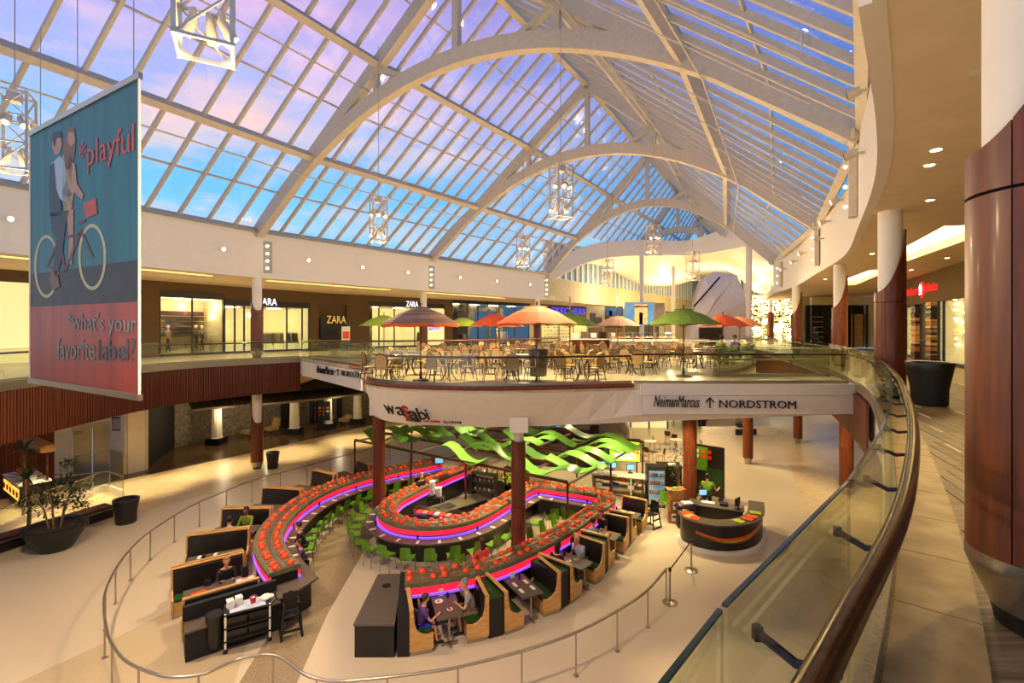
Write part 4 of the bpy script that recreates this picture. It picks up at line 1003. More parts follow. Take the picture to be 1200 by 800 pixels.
# ================================================================ sushi bar
def sweep(line, d0, d1, z0, z1):
    a, b = offset(line, d0), offset(line, d1); mb = MB(); vs = []
    for p, q in zip(a, b): vs += [(p.x,p.y,z0),(q.x,q.y,z0),(q.x,q.y,z1),(p.x,p.y,z1)]
    m = len(a); fs = [(i*4+k, i*4+(k+1)%4, i*4+4+(k+1)%4, i*4+4+k) for i in range(m-1) for k in range(4)]+[(3,2,1,0),(m*4-4,m*4-3,m*4-2,m*4-1)]
    return mb.add(vs, fs)
ZB = 1.2
LA = spline(V2((-6.45,13.75),(-7.15,14.55),(-7.85,15.6),(-8.3,17.0),(-8.42,18.6),(-8.25,20.0),(-7.8,21.2),(-7.1,22.3),(-6.2,23.2),(-5.1,24.15),(-3.8,25.2)), 5)
LB = spline(V2((-2.94,13.25),(-2.1,13.45),(-1.3,13.75),(-.5,14.2),(.4,15.0),(1.34,16.0),(2.2,17.05),(3.1,18.3),(3.75,19.3),(3.8,19.95),(3.2,20.4),(2.2,20.9),(1.25,21.3),(.75,21.1),(.2,20.3),(-.55,19.0),(-1.2,17.95),(-1.9,17.25),(-2.75,16.95),(-3.6,17.05),(-4.35,17.55),(-4.75,18.35),(-4.75,19.4),(-4.3,20.5),(-3.6,21.9),(-2.8,23.3),(-2.0,24.4)), 5)
def conveyor(line, hw, side, label, cw=.48):
    t = thing('conveyor_belt', label, 'conveyor belt', (line[0].x, line[0].y, 0)); s = side
    sweep(line, -hw, hw, ZB-.14, ZB-.02).build('frame', M['ribbonk'], t, True)
    sweep(line, -hw*.92, -.05, ZB-.02, ZB).build('lane', M['lane'], t, True); sweep(line, .05, hw*.92, ZB-.02, ZB).build('lane', M['lane'], t, True)
    sweep(line, -.05, .05, ZB-.02, ZB+.03).build('centre_rib', M['steel'], t, True)
    sweep(line, -hw*.8, hw*.8, .1, ZB-.14).build('cabinet', M['black'], t, True)
    sweep(line, s*hw*.82, s*(hw*.82+.05), ZB-.30, ZB-.16).build('red_light_strip', M['redlight'], t, True)
    sweep(line, s*(hw*.82), s*(hw*.82+.09), .80, .84).build('violet_light_strip', M['violet'], t, True)
    sweep(line, s*hw*.8, s*(hw*.8+cw), .74, .79).build('counter', M['counter'], t, True)
    sweep(line, s*hw*.8, s*(hw*.8+.1), .05, .74).build('front_panel', M['vinyl'], t, True)
    sweep(line, -s*hw*.82, -s*(hw*.82+.04), ZB-.34, ZB-.16).build('red_light_strip', M['redlight'], t, True)
    sweep(line, -s*(hw*.82), -s*(hw*.82+.08), .80, .86).build('violet_light_strip', M['violet'], t, True)
    return t
M['ribbonk'] = mat('belt_frame', (126,120,84), (104,100,70), .4, scale=10); M['lane'] = mat('belt_lane', (134,118,92), (90,76,60), .4, scale=14)
bA = conveyor(LA, .44, -1, 'long curved sushi conveyor of the left arm, glowing red and violet below')
bB = conveyor(LB, .36, 1, 'winding sushi conveyor of the middle loop and right arm, red and violet glow below')
pl = MB().lathe([(.03,0),(.085,.012),(.085,.018),(.075,.02),(.07,.05),(.04,.075),(.005,.085)], n=10).mesh('plate', M['orangep'], True)
pg = MB().lathe([(.03,0),(.085,.012),(.085,.018),(.05,.02),(.045,.04),(.005,.05)], n=10).mesh('plate', M['brown'], True)
for line, hw, step, wh in ((LA, .44, .27, 'left'), (LB, .36, .31, 'winding middle')):
    for lane in (-1, 1):
        l2 = offset(line, lane*hw*.48); T = length(l2); k = int(T/step)
        for i in range(k):
            p, _ = along(l2, (i+.5)*step+rnd.uniform(-.03,.03)); og = (i+lane) % 3 != 0
            o = bpy.data.objects.new('sushi_plate' if og else 'food_bowl', pl if og else pg); COL.objects.link(o); o.location = (p.x, p.y, ZB+.001); o.scale = (1.35 if og else 1.15,)*3
            tag(o, ('bright orange lidded plate riding on the %s conveyor' if og else 'brown food bowl riding on the %s conveyor') % wh, 'plate', ('orange plates on the %s conveyor' if og else 'brown bowls on the %s conveyor') % wh)
# wedge counters at belt ends
wt = thing('end_counter', 'grey brown counter corner at the near end of the left conveyor', 'counter', (*P(350,700,0).xy, 0))
poly = [P(x,y,.79) for x, y in ((318,683),(340,668),(352,661),(373.5,676.5),(340,697),(326,702))]
MB().prism(poly, .745, .80).build('counter_top', M['counter'], wt, True)
c = sum(poly, Vector())/6; MB().prism([c+(p-c)*.72 for p in poly], 0, .745).build('cabinet', M['black'], wt, True)

# diner chairs along the counters
def diner_chair():
    t = thing('green_chair', 'green plastic chair with slim steel legs at the counter', 'chair', (0,0,0))
    g = M['lime']
    MB().grid(lambda u, v: ((u-.5)*.4, (v-.5)*.4, .50+.03*((u-.5)*2)**2), 4, 4, .03).build('seat', g, t, smooth=True)
    MB().grid(lambda u, v: ((u-.5)*(.4-.06*v), .2+.09*v-.04*(1-(2*u-1)**2)+.02, .5+.44*v), 6, 4, .02).build('backrest', g, t, smooth=True)
    for sx in (-1,1):
        for sy in (-1,1): MB().tube([(sx*.16,sy*.16,.5),(sx*.2,sy*.2,0)], .013, 6).build('leg', M['steel'], t)
    return t
ch0 = diner_chair(); used = [0]
ORD = 'first second third fourth fifth sixth seventh eighth ninth tenth eleventh twelfth thirteenth fourteenth fifteenth sixteenth seventeenth eighteenth nineteenth twentieth'.split()
def put(x, y, rz, label, group, first=ch0, z=0):
    if first.get('placed'): return dup(first, (x,y,z), rz, label, group)
    first['placed'] = 1; first.location = (x,y,z); first.rotation_euler.z = rz; first['label'] = label; first['group'] = group; del first['placed']; first_used.add(first.name); return first
first_used = set()
def put(x, y, rz, label, group, first=None, z=0):
    first = first or ch0
    if first.name in first_used: return dup(first, (x,y,z), rz, label, group)
    first_used.add(first.name); first.location = (x,y,z); first.rotation_euler.z = rz; first['label'] = label; first['group'] = group; return first
def chairs_along(line, d, s0, s1, step, label, group):
    l2 = offset(line, d); T = length(l2); s = s0*T; k_ = 0
    while s < s1*T:
        p, t_ = along(l2, s)
        if min((p-q_).length for q_ in [P(607.5,670,0), P(444,608,0)]) < .58: s += step; continue
        back = Vector((-t_.y, t_.x, 0))*(1 if d > 0 else -1)
        put(p.x, p.y, math.atan2(back.y, back.x)-PI/2, ORD[k_]+' '+label, group); s += step; k_ += 1
chairs_along(LA, -1.15, .2, .97, .72, 'green chair along the left conveyor, counted from its near end', 'green chairs along the left conveyor')
chairs_along(LB, 1.15, .50, .84, .74, 'green chair around the middle loop, counted from the central column leftwards', 'green chairs around the middle loop')
chairs_along(LB, 1.08, .06, .27, .8, 'green chair behind the right conveyor arm, counted from the sideboard', 'green chairs behind the right arm')
for (x, y, r_, l_) in ((1.6,19.2,.2,'middle'),(2.25,19.0,.0,'rightmost'),(.95,18.6,1.3,'leftmost')): put(x, y, r_+PI, l_+' green chair on the bright floor inside the notch of the conveyor', 'green chairs in the notch')

# place settings on counters: white napkin and dark condiment set
def item(name, mb, m, label, cat, loc, rz=0, group=None, smooth=False):
    o = mb.build(name, m, smooth=smooth); o.location = loc; o.rotation_euler.z = rz; return tag(o, label, cat, group)
nap = MB().box((0,0,.006),(.09,.22,.012)).mesh('napkin', M['paper']); sauce = MB().lathe([(.035,0),(.035,.1),(.015,.13),(.015,.15)], n=10).mesh('bottle', M['ink'], True)
def inst(me, name, loc, rz, label, cat, group):
    o = bpy.data.objects.new(name, me); COL.objects.link(o); o.location = loc; o.rotation_euler.z = rz; return tag(o, label, cat, group)
for line, d, s0, s1, wh in ((LA, -.68, .12, .95, 'left'), (LB, .62, .02, .92, 'middle')):
    l2 = offset(line, d); T = length(l2); s = s0*T; k = 0
    while s < s1*T:
        p, t_ = along(l2, s); an = math.atan2(t_.y, t_.x)
        inst(nap, 'napkin', (p.x, p.y, .792), an, 'folded white napkin laid on the %s counter' % wh, 'napkin', 'napkins on the %s counter' % wh)
        if k % 3 == 0:
            q, _ = along(offset(line, d*.72), s+.2); inst(sauce, 'sauce_bottle', (q.x, q.y, .842), 0, 'black soy sauce bottle on the %s counter' % wh, 'bottle', 'sauce bottles on the %s counter' % wh)
        s += .73; k += 1

# ---------------------------------------------------------------- booths
def booth_bench(label, end, face, perp, group, ln=1.25, dp=.58, hb=1.12, inner=False):
    """end: floor point at the aisle end centre; face: direction the sitter looks; perp: towards the belt"""
    line_, cl_ = (LB, .40) if Vector(end).x > -4 else (LA, .50)
    while ln > .8 and min((Vector(end)+perp*ln+face*s_*.3-q_).length for q_ in line_ for s_ in (-1,0,1)) < cl_: ln -= .04
    c = Vector(end)+perp*ln/2; rz = math.atan2(face.y, face.x)
    t = thing('booth_bench', label, 'bench', (c.x, c.y, 0), rz, group)
    prof = [(-dp/2,.12),(dp/2,.12),(dp/2,.50),(dp/2-.16,.47),(dp/2-.27,.50),(-dp/2+.17,.62),(-dp/2+.12,.8),(-dp/2+.09,hb),(-dp/2,hb)]
    for s in (-1, 1):
        y0 = s*ln/2; mb = MB(); n = len(prof)
        vs = [(x, y0-.025, z) for x, z in prof]+[(x, y0+.025, z) for x, z in prof]; fs = [(i,(i+1)%n,n+(i+1)%n,n+i) for i in range(n)]
        for tr_ in tessellate_polygon([[Vector((x,z,0)) for x, z in prof]]): fs += [tuple(tr_), tuple(reversed([i+n for i in tr_]))]
        mb.add(vs, fs).build('end_panel', M['birch'], t)
    MB().box((.03,0,.27),(dp-.08,ln-.06,.3)).build('seat_box', M['birch'], t)
    MB().box((.07,0,.455),(dp-.2,ln-.08,.07)).build('cushion', M['green'], t)
    MB().bar((-dp/2+.14,0,.48),(-dp/2+.08,0,hb-.06), ln-.08, .08, (1,0,0)).build('backrest', M['vinyl'], t)
    MB().box((-dp/2+.01,0,.6),(.03,ln-.04,.95)).build('back_board', M['black'], t)
    MB().box((-dp/2+.045,0,hb+.012),(.1,ln+.04,.03)).build('top_rail', M['birch'], t)
    MB().box((0,0,.06),(dp-.06,ln-.02,.12)).build('kick_plate', M['steel'], t)
    return t
def booth_table(label, c, axis, ln=1.15, wd=.76, group=None, leg=True):
    rz = math.atan2(axis.y, axis.x); t = thing('booth_table', label, 'table', (c.x, c.y, 0), rz, group)   # local x = long axis, towards the belt
    MB().box((0,0,.735),(ln,wd,.045)).build('table_top', M['counter'], t)
    MB().tube([(-ln/2+.12,0,.1),(-ln/2+.12,0,.71)], .03, 10).build('leg', M['steel'], t)
    MB().box((-ln/2+.12,0,.05),(.06,.42,.04)).box((-ln/2+.12,0,.05),(.36,.06,.04)).build('foot', M['steel'], t)
    for s in (-.17,.17): MB().box((-ln/2+.12,s,.015),(.05,.05,.03)).build('glide', M['black'], t)
    return t
EN = dict(A=((-2.5,11.8),(-1.94,11.97)),B=((-1.17,12.26),(-.57,12.46)),C=((-.2,12.6),(.32,12.9)),D=((.87,13.4),(1.36,13.66)),E=((1.68,14.0),(2.1,14.5)),F=((2.6,15.1),(2.95,15.5)),G=((3.14,15.95),(3.5,16.5)),H=((3.9,17.05),(4.3,17.75)),I=((4.45,18.0),(4.7,18.4)),J=((5.08,18.95),(5.4,19.4)))
SHL = {'A':'birch booth bench beside the long dark sideboard, boy in purple sits on it','B':'birch booth bench under the man in the grey shirt','C':'birch booth bench facing the first empty napkin set table','D':'birch booth bench right of the first empty napkin set table','E':'birch booth bench behind the woman in black','F':'birch booth bench behind the bald man in the pale shirt','G':'narrowly seen birch bench facing the table of the man in blue','H':'birch booth bench in front of the dark haired diners','I':'narrowly seen birch bench near the farthest right table','J':'last birch booth bench with the highest back, by the black high chair'}
cen = {}; GB = 'birch booths along the right arm'
for k in 'ABCDEFGHIJ':
    a, b = Vector((*EN[k][0],0)), Vector((*EN[k][1],0)); tn = (b-a).normalized(); perp = Vector((-tn.y, tn.x, 0)); c = (a+b)/2
    face = tn if k in 'ACEGI' else -tn; cen[k] = (c, perp, tn)
    booth_bench(SHL[k], c, face, perp, GB, ln=1.2)
for a, b, l in (('B','C','black divider with green top between the first two booths'),('D','E','black divider with green top between second and third booths'),('F','G','black divider with green top between third and fourth booths'),('H','I','black divider with green top beside the farthest booth')):
    (ca, pa, ta), (cb, pb, tb) = cen[a], cen[b]; m = (ca+cb)/2; tn = (cb-ca).normalized(); pp = Vector((-tn.y,tn.x,0)); w_ = max(.12, (cb-ca).length-.62); c = m+pp*.58
    t = thing('booth_divider', l, 'divider', (c.x,c.y,0), math.atan2(tn.y,tn.x), 'dividers between the booths')
    MB().box((0,0,.5),(w_,1.14,1.0)).build('body', M['black'], t); MB().box((0,0,1.01),(w_,1.14,.03)).build('top_board', M['green'], t)
TBL = [('A','B','grey booth table shared by the boy in purple and the man in grey'),('C','D','grey booth table with four folded napkins, next to the purple boy\'s booth'),('E','F','grey booth table before the bald man in a pale shirt'),('G','H','grey booth table with plates before the man in blue'),('I','J','grey booth table with white cups, farthest of the right row')]
tcs = []
for a, b, l in TBL:
    (ca, pa, _), (cb, pb, _) = cen[a], cen[b]; pp = (pa+pb).normalized(); c = (ca+cb)/2+pp*.60; booth_table(l, c, pp, 1.15, .66, 'grey booth tables of the right arm'); tcs.append((c, pp))
def on(c, pp, u, v, z=.758): q = Vector((-pp.y, pp.x, 0)); p = c+pp*u-q*v; return (p.x, p.y, z)
for ti in (1, 4):
    c, pp = tcs[ti]; an = math.atan2(pp.y, pp.x)
    for u in (-.25,.12):
        for v in (-.18,.18): inst(nap, 'napkin', on(c,pp,u,v), an+PI/2, 'folded white napkin on the %s empty booth table' % ('near' if ti == 1 else 'far'), 'napkin', 'napkins on booth tables')
card = MB().box((0,0,.09),(.12,.02,.18)).mesh('card', M['screen'])
for ti, (c, pp) in enumerate(tcs):
    wh = ['the table of the purple boy','the first empty table','the bald man\'s table','the table of the man in blue','the farthest table'][ti]
    inst(sauce, 'sauce_bottle', on(c,pp,.35,.1), 0, 'dark sauce bottle on '+wh, 'bottle', 'bottles on booth tables')
    o = thing('menu_card', 'small upright coloured menu card on '+wh, 'menu card', on(c,pp,.48,-.06), math.atan2(pp.y,pp.x)+PI/2, 'menu cards on booth tables')
    MB().box((0,0,.09),(.13,.02,.18)).build('card', M['paper'], o); MB().box((0,-.012,.1),(.1,.004,.1)).build('picture', M['orangep'], o); MB().box((0,-.012,.03),(.1,.004,.04)).build('picture', M['blue'], o)
def plate(loc, m, label, r=.11):
    t = thing('dish', label, 'dish', loc); MB().lathe([(r*.5,0),(r,.018),(r*.96,.022),(r*.5,.008)], n=16).build('plate', M['paper'], t, smooth=True)
    mb = MB(); 
    for k in range(5): mb.ball((rnd.uniform(-.04,.04), rnd.uniform(-.04,.04), .03), .022, 7, 5)
    mb.build('food', M[m], t, smooth=True)
c, pp = tcs[0]; plate(on(c,pp,.2,-.16), 'orangep', 'plate of orange food before the boy in purple'); plate(on(c,pp,-.25,.05), 'red', 'dish of red pieces in the middle of the near table', .08)
c, pp = tcs[2]; plate(on(c,pp,.05,-.15), 'tan', 'plate of food by the woman in black'); plate(on(c,pp,-.1,.08), 'ulime', 'small green dish on the bald man\'s table', .07)
c, pp = tcs[3]; plate(on(c,pp,.1,-.12), 'ulime', 'green salad plate by the man in blue'); plate(on(c,pp,-.2,.02), 'orange2', 'yellow drink and food dish on the table of the man in blue', .08)
for ti, u, v, m_, l in ((2,-.15,.16,'ulime','tall glass of pale yellow drink on the bald man\'s table'),(3,-.3,-.05,'orange2','tall glass of orange juice on the table of the man in blue')):
    c, pp = tcs[ti]; item('drinking_glass', MB().lathe([(.028,0),(.035,.13)], n=12), M[m_], l, 'glass', on(c,pp,u,v), smooth=True)

# sideboard at the left end of the right row
sbp = [P(414,732.5,.8), P(462.5,732.5,.8), P(471.5,673,.8), P(443,673.5,.8)]
sbd = thing('sideboard', 'long black sideboard with grey brown top and round hole, left of the booths', 'sideboard', (-3.4,12.8,0))
MB().prism([p+Vector((.02 if i in (0,3) else -.02,.03 if i<2 else -.03,0)) for i, p in enumerate(sbp)], 0, .78).build('cabinet', M['black'], sbd, True); MB().prism(sbp, .78, .83).build('top', M['counter'], sbd, True)
q = P(453,686,.83); MB().lathe([(.12,0),(.12,.006)], (q.x,q.y,.831), 20).build('waste_hole', M['ink'], sbd, True)
MB().prism([(-2.80,11.78),(-2.84+.04+.3,11.8),(-2.95,13.9),(-3.2,13.9)], 0, 1.02).build('side_partition', M['blackmat'], sbd, True)

# left booths: radial pairs of benches
LL = [((-8.25,12.15),(-6.9,13.2)),((-9.7,13.8),(-8.25,14.85)),((-10.75,16.05),(-9.05,16.65)),((-11.0,18.45),(-9.2,18.5)),((-10.7,20.9),(-8.95,20.6)),((-9.6,23.5),(-8.3,22.7)),((-8.0,25.3),(-7.1,24.3))]
LN = ['left row nearest the service cart','left row second from the cart','left row third from the cart','left row fourth, with olive top','left row fifth','left row sixth','left row farthest up']
GL = 'booths along the left arm'; lt = []
for i, (o_, i_) in enumerate(LL):
    o_, i_ = Vector((*o_,0)), Vector((*i_,0)); d = (i_-o_).normalized(); up_ = Vector((-d.y, d.x, 0)); ln = (i_-o_).length
    for s, wd_ in ((1,'far side'),(-1,'near side')):
        if i == 0 and s == -1: continue
        booth_bench('dark booth bench, '+LN[i]+', '+wd_, o_+up_*s*.33, up_*s, d, GL, ln=ln, hb=1.16)
    if i: lt.append(((pm+((o_+i_)/2))/2, (d+pd).normalized(), ln))
    pm, pd = (o_+i_)/2, d
for i, (c, d, ln) in enumerate(lt):
    booth_table('grey booth table of the left arm, '+['red menu on it, two women sit at it','with black bottle and folded napkins','between the people in blue and olive','empty, fifth booth','empty, sixth booth','empty, last booth'][i], c+d*.02, d, 1.5, .72, 'grey booth tables of the left arm')
c, d, _ = lt[0]; item('red_menu', MB().box((0,0,.008),(.34,.24,.016)), M['orangep'], 'orange red menu lying on the table of the two women', 'menu', (c.x-d.x*.35,c.y-d.y*.35-.06,.76), .9)
item('condiment_caddy', MB().box((0,0,.07),(.16,.1,.14)).tube([(-.04,0,.14),(-.04,0,.2)],.015,6).tube([(.04,0,.14),(.04,0,.2)],.015,6), M['vinyl'], 'dark condiment caddy behind the red menu', 'caddy', (c.x-d.x*.3-.08,c.y+.16,.76), .4)
item('drinking_glass', MB().lathe([(.028,0),(.036,.12)],n=12), M['sglass'], 'clear water glass on the two women\'s table', 'glass', (c.x-.05,c.y+.14,.76))
c, d, _ = lt[1]
for u in (-.42,.02):
    for v in (-.2,.2): inst(nap, 'napkin', (c.x+d.x*u-d.y*v, c.y+d.y*u+d.x*v, .76), .3, 'crumpled white napkin on the second left booth table', 'napkin', 'napkins on the left booth tables')
item('sauce_bottle', MB().lathe([(.05,0),(.05,.1),(.02,.13)],n=10), M['ink'], 'squat black bottle among the napkins of the second left table', 'bottle', (c.x-.3,c.y-.05,.76))

# service counter and cart before the nearest left booth
o_, i_ = Vector((-8.25,12.15,0)), Vector((-6.6,13.45,0)); d = (i_-o_).normalized(); dn = Vector((d.y,-d.x,0))
sc_ = thing('service_counter', 'low black service counter with grey brown top behind the cart', 'counter', (*((o_+i_)/2+dn*.3).xy, 0))
e0, e1 = o_-d*.0+dn*.10, i_+dn*.10; MB().prism([e0, e0+dn*.62-d*.02, e1+dn*.62, e1], 0, .70).build('cabinet', M['blackmat'], sc_, True); MB().prism([e0, e0+dn*.66-d*.04, e1+dn*.66, e1], .70, .745).build('top', M['counter'], sc_, True)
MB().prism([e0-d*.03, e0+dn*.14-d*.03, e1+dn*.14, e1], .745, 1.1).build('screen_board', M['blackmat'], sc_, True)
cc = P(284,760,0)+Vector((.0,.25,0)); rz = math.atan2(d.y,d.x)-.15
cart = thing('service_cart', 'black three tier bussing cart with a pale blue cloth on top', 'cart', (cc.x,cc.y,0), rz)
for z in (.3,.62,.95): MB().box((0,0,z),(1.05,.55,.04)).build('shelf', M['blackmat'], cart)
for sx in (-1,1):
    for sy in (-1,1):
        MB().box((sx*.49,sy*.24,.55),(.045,.045,.85)).build('upright', M['white'] if sy < 0 else M['black'], cart); MB().ball((sx*.49,sy*.24,.06),.06,10,6,(1,.5,1)).build('caster', M['ink'], cart)
MB().box((0,0,.975),(.8,.48,.012)).build('blue_cloth', CL['pale'], cart)
MB().tube([(.52,-.22,.96),(.64,-.2,1.02),(.64,.2,1.02),(.52,.22,.96)],.025,8).build('handle', M['black'], cart)
def onc(x, y, z=.983): v = Vector((x,y,0)); v.rotate(Matrix.Rotation(rz,3,'Z')); return (cc.x+v.x, cc.y+v.y, z)
for k, (x, y) in enumerate(((-.38,.05),(-.2,.12))):
    t = thing('cup_stack', ['stack of folded white towels at the left edge of the cart','second stack of white towels on the cart, next to the bucket'][k], 'towel stack', onc(x,y), rz+.2, 'towel stacks on the cart')
    for j in range(5): MB().box((rnd.uniform(-.01,.01),0,.02+j*.038),(.15,.19,.034)).build('towel', M['paper'], t)
bk = thing('red_bucket', 'small red bucket with a pale rag on the cart', 'bucket', onc(.12,0)); MB().lathe([(.055,0),(.08,.15),(.088,.155),(.075,.15),(.05,.01)],n=16).build('pail', M['red'], bk, smooth=True); MB().ball((0,0,.12),.06,8,6,(1,1,.5)).build('rag', CL['pale'], bk, smooth=True)
for k, (x, z) in enumerate(((-.25,.32),(.25,.32),(-.25,.64),(.25,.64))):
    t = thing('bus_tub', 'black plastic tub on the %s shelf of the cart, %s one' % (['lower','lower','middle','middle'][k], ['left','right'][k%2]), 'tub', onc(x,0,z), rz, 'tubs on the cart')
    MB().box((0,0,.1),(.44,.4,.2),0,1.08).build('bin', M['vinyl'], t); MB().box((0,0,.2),(.5,.46,.02)).build('rim', M['black'], t)
tb = thing('bag_holder', 'black bin bag hanging from the left end of the cart', 'bin bag', onc(-.72,0,0), rz); MB().tube([(0,0,.12),(0,0,.35),(0,0,.7),(0,0,.93)],[.14,.2,.19,.2],14).build('bag', M['vinyl'], tb, smooth=True); MB().tube([(.2*math.cos(a_/12*2*PI),.2*math.sin(a_/12*2*PI),.93) for a_ in range(12)],.02,6,True).build('rim', M['black'], tb)
dr = item('drum_towels', MB().ball((0,0,.06),.14,10,7,(1,1,.5)).ball((.1,.03,.07),.09,8,6,(1,1,.6)), M['paper'], 'heap of crumpled white napkins at the right end of the cart', 'napkins', onc(.42,.05,.96), smooth=True)
def high_chair(loc, rz, label):
    t = thing('high_chair', label, 'high chair', loc, rz, 'black high chairs')
    for sx in (-1,1):
        for sy in (-1,1): MB().bar((sx*.25,sy*.27,0),(sx*.17,sy*.15,.85),.045,.045).build('leg', M['black'], t)
        MB().bar((sx*.25,-.27,.03),(sx*.25,.27,.03),.05,.05).bar((sx*.22,-.2,.35),(sx*.22,.2,.35),.04,.05).build('side_rail', M['black'], t)
        MB().bar((sx*.18,-.16,.78),(sx*.18,.16,.78),.04,.05).build('armrest', M['black'], t)
    MB().box((0,0,.52),(.36,.32,.04)).build('seat', M['black'], t); MB().grid(lambda u,v:((u-.5)*.36,.16+.05*v,.55+.42*v),4,4,.03).build('backrest', M['vinyl'], t)
    MB().bar((-.25,-.24,.2),(.25,-.24,.2),.04,.05).bar((-.2,-.17,.7),(.2,-.17,.7),.04,.05).build('crossbar', M['black'], t)
    MB().tube([(-.12,.2,.97),(0,.21,1.02),(.12,.2,.97)],.02,6).build('handle', M['black'], t)
hc = P(341,742,0); high_chair((hc.x,hc.y,0), .5, 'black wooden high chair in front of the end counter of the left conveyor')
hc = P(764,617,0); high_chair((hc.x,hc.y,0), -.9, 'black high chair standing beside the last birch booth')

# ---------------------------------------------------------------- steel barrier rail around the restaurant
px = [(458,519),(435,525),(402,534),(376,541),(347,549),(316,557),(286,566),(255,579),(225,592),(196,609),(170,627),(147,650),(130,677),(122,702),(125,737),(133,757),(150,776),(187,791),(215,793),(240,789),(256,782),(276,773),(299,768),(321,767.5),(337,775),(357,790),(380,797),(402,798),(458,793),(500,787.5),(540,781),(614,762),(670,743),(716,720),(756,694),(781,666)]
rlw = spline([P(x,y,1.0) for x, y in px], 4)
brl = thing('barrier_rail', 'stainless steel tube rail on slim posts circling the sushi restaurant', 'railing', (*rlw[0].xy,0))
MB().tube(rlw, .032, 10).build('top_tube', M['steel'], brl, True, True)
T = length(rlw)
for x in (784,756,716,668,614,540,458,402,326,271,187,147+3,123,130.5,147,170,196,225,255,286,316,347,376,402,435):
    pass
base_posts = [0.0]
k = 0; s = .1
while s < T:
    p, _ = along(rlw, s); po = MB().tube([(p.x,p.y,.02),(p.x,p.y,.99)], .022, 8).build('post', M['steel'], brl, True, True)
    MB().lathe([(.06,.004),(.06,.02),(.03,.03)], (p.x,p.y,0), 14).build('base_plate', M['steel'], brl, True); s += 1.42
# retractable belt stanchions
for x, yb, l in ((810,668,'steel stanchion with wide round base in front of the host stand'),(785,706,'steel stanchion at the end of the barrier rail, belt clipped to it')):
    c = P(x,yb,0); t = thing('stanchion', l, 'stanchion', (c.x,c.y,0), 0, 'steel stanchions')
    MB().lathe([(.22,0),(.22,.015),(.06,.05)],n=24).build('base', M['steel'], t, smooth=True); MB().lathe([(.03,.04),(.03,.92)],n=12).build('post', M['steel'], t, smooth=True); MB().lathe([(.045,.92),(.045,1.02)],n=12).build('head', M['ink'], t, smooth=True)
a_, b_ = P(785,706,0), P(810,668,0); item('barrier_belt', MB().wall([a_,b_],.93,.99,.006), M['ink'], 'black retractable belt stretched between the two stanchions', 'belt', (0,0,0))

# ---------------------------------------------------------------- green ribbon canopy
cn = thing('ribbon_canopy', 'steel frame canopy with wavy lime green ribbons over the sushi bar', 'canopy', (-2,21,0))
o0 = Vector((-7.8,24.0,2.5)); ux = Vector((2.0,17.4,2.5))-o0; U = ux.length; ux.normalize(); uy = Vector((2.6,3.7,0)).normalized(); 
def cp(u, v, z=2.5): p = o0+ux*u+uy*v; return Vector((p.x,p.y,z))
VD = 7.6
for v in (0, 1.9, 3.8, 5.7, VD): MB().bar(cp(0,v,2.48), cp(U,v,2.48), .08, .1).build('beam', M['bronze'], cn, True)
for k in range(7): MB().bar(cp(U*k/6,0,2.40), cp(U*k/6,VD,2.40), .06, .08).build('cross_beam', M['steel'], cn, True)
for u, v in ((0,0),(U*.33,0),(U*.6,0),(U,0),(U,3.8),(U,VD),(0,3.8),(U*.45,VD),(0,VD),(U*.7,VD)):
    p = cp(u,v); MB().tube([(p.x,p.y,0),(p.x,p.y,2.45)], .045, 8).build('post', M['bronze'], cn, True, True)
for r_ in range(8):
    v0 = .12+r_*.95; ph = rnd.uniform(0,6)+r_*2.2; s0 = rnd.uniform(0,1.2); seg_l = rnd.uniform(3.2,4.6); u = -.2+s0*.4
    while u < U-1.0:
        u1 = min(U+.4, u+seg_l); wdt = .50; amp = .26
        if r_ < 2 and u > U*.58 and u < U*.8: pass
        f = lambda a, b, u=u, u1=u1, v0=v0, ph=ph: tuple(cp(u+(u1-u)*a, v0+wdt*b+.25*math.sin(a*3+ph), 2.68+amp*math.sin((u+(u1-u)*a)*2.1+ph)+.08*b))
        MB().grid(f, 28, 2, .025).build('ribbon', M['ribbon'], cn, True, True); u = u1+rnd.uniform(.7,1.6); seg_l = rnd.uniform(2.8,4.6)
# ---------------------------------------------------------------- diners and staff
def seat_at(k, u, label, shirt, pants, hair, **kw):
    c, perp, tn = cen[k]; face = tn if k in 'ACEGI' else -tn; p = c+perp*u+face*(-.02)
    return person(label, (p.x,p.y,0), math.atan2(face.y,face.x)+PI/2, shirt, pants, hair, **kw)
seat_at('A', .42, 'boy in purple shirt and blue shorts sitting at the nearest booth table', 'purple', 'royal', 'brown', skin=SKIN, scale=.9, lean=.16, shorts=True, hands=[(-.2,-.5,.86),(.34,-.02,1.12)])
seat_at('B', .55, 'grey haired man in grey shirt and khaki shorts, hand at his chin', 'grey', 'khaki', 'grey', lean=.22, shorts=True, hands=[(-.05,-.36,1.14),(.12,-.46,.82)])
seat_at('E', .85, 'diner in black facing the bald man across the table', 'black', 'black', 'black', lean=.3, sleeve='long', longhair=True)
seat_at('F', .68, 'bald man in a pale shirt resting his chin on folded hands', 'pale', 'khaki', 'grey', bald=True, lean=.26, sleeve='long', hands=[(-.04,-.34,1.16),(.05,-.34,1.14)])
seat_at('G', .8, 'person in a grey blue shirt leaning over the fourth right table', 'teal', 'denim', 'black', lean=.36, sleeve='long')
seat_at('H', .9, 'dark haired diner behind the one in grey blue', 'black', 'black', 'brown', lean=.15, longhair=True)
p, t_ = along(offset(LB, 1.0), length(offset(LB,1.0))*.085)
person('woman in a coral top sitting behind the orange plated right conveyor', (p.x,p.y,0), math.atan2(t_.x,-t_.y)-PI/2+PI, 'coral', 'black', 'brown', longhair=True, sleeve='long', lean=.12)
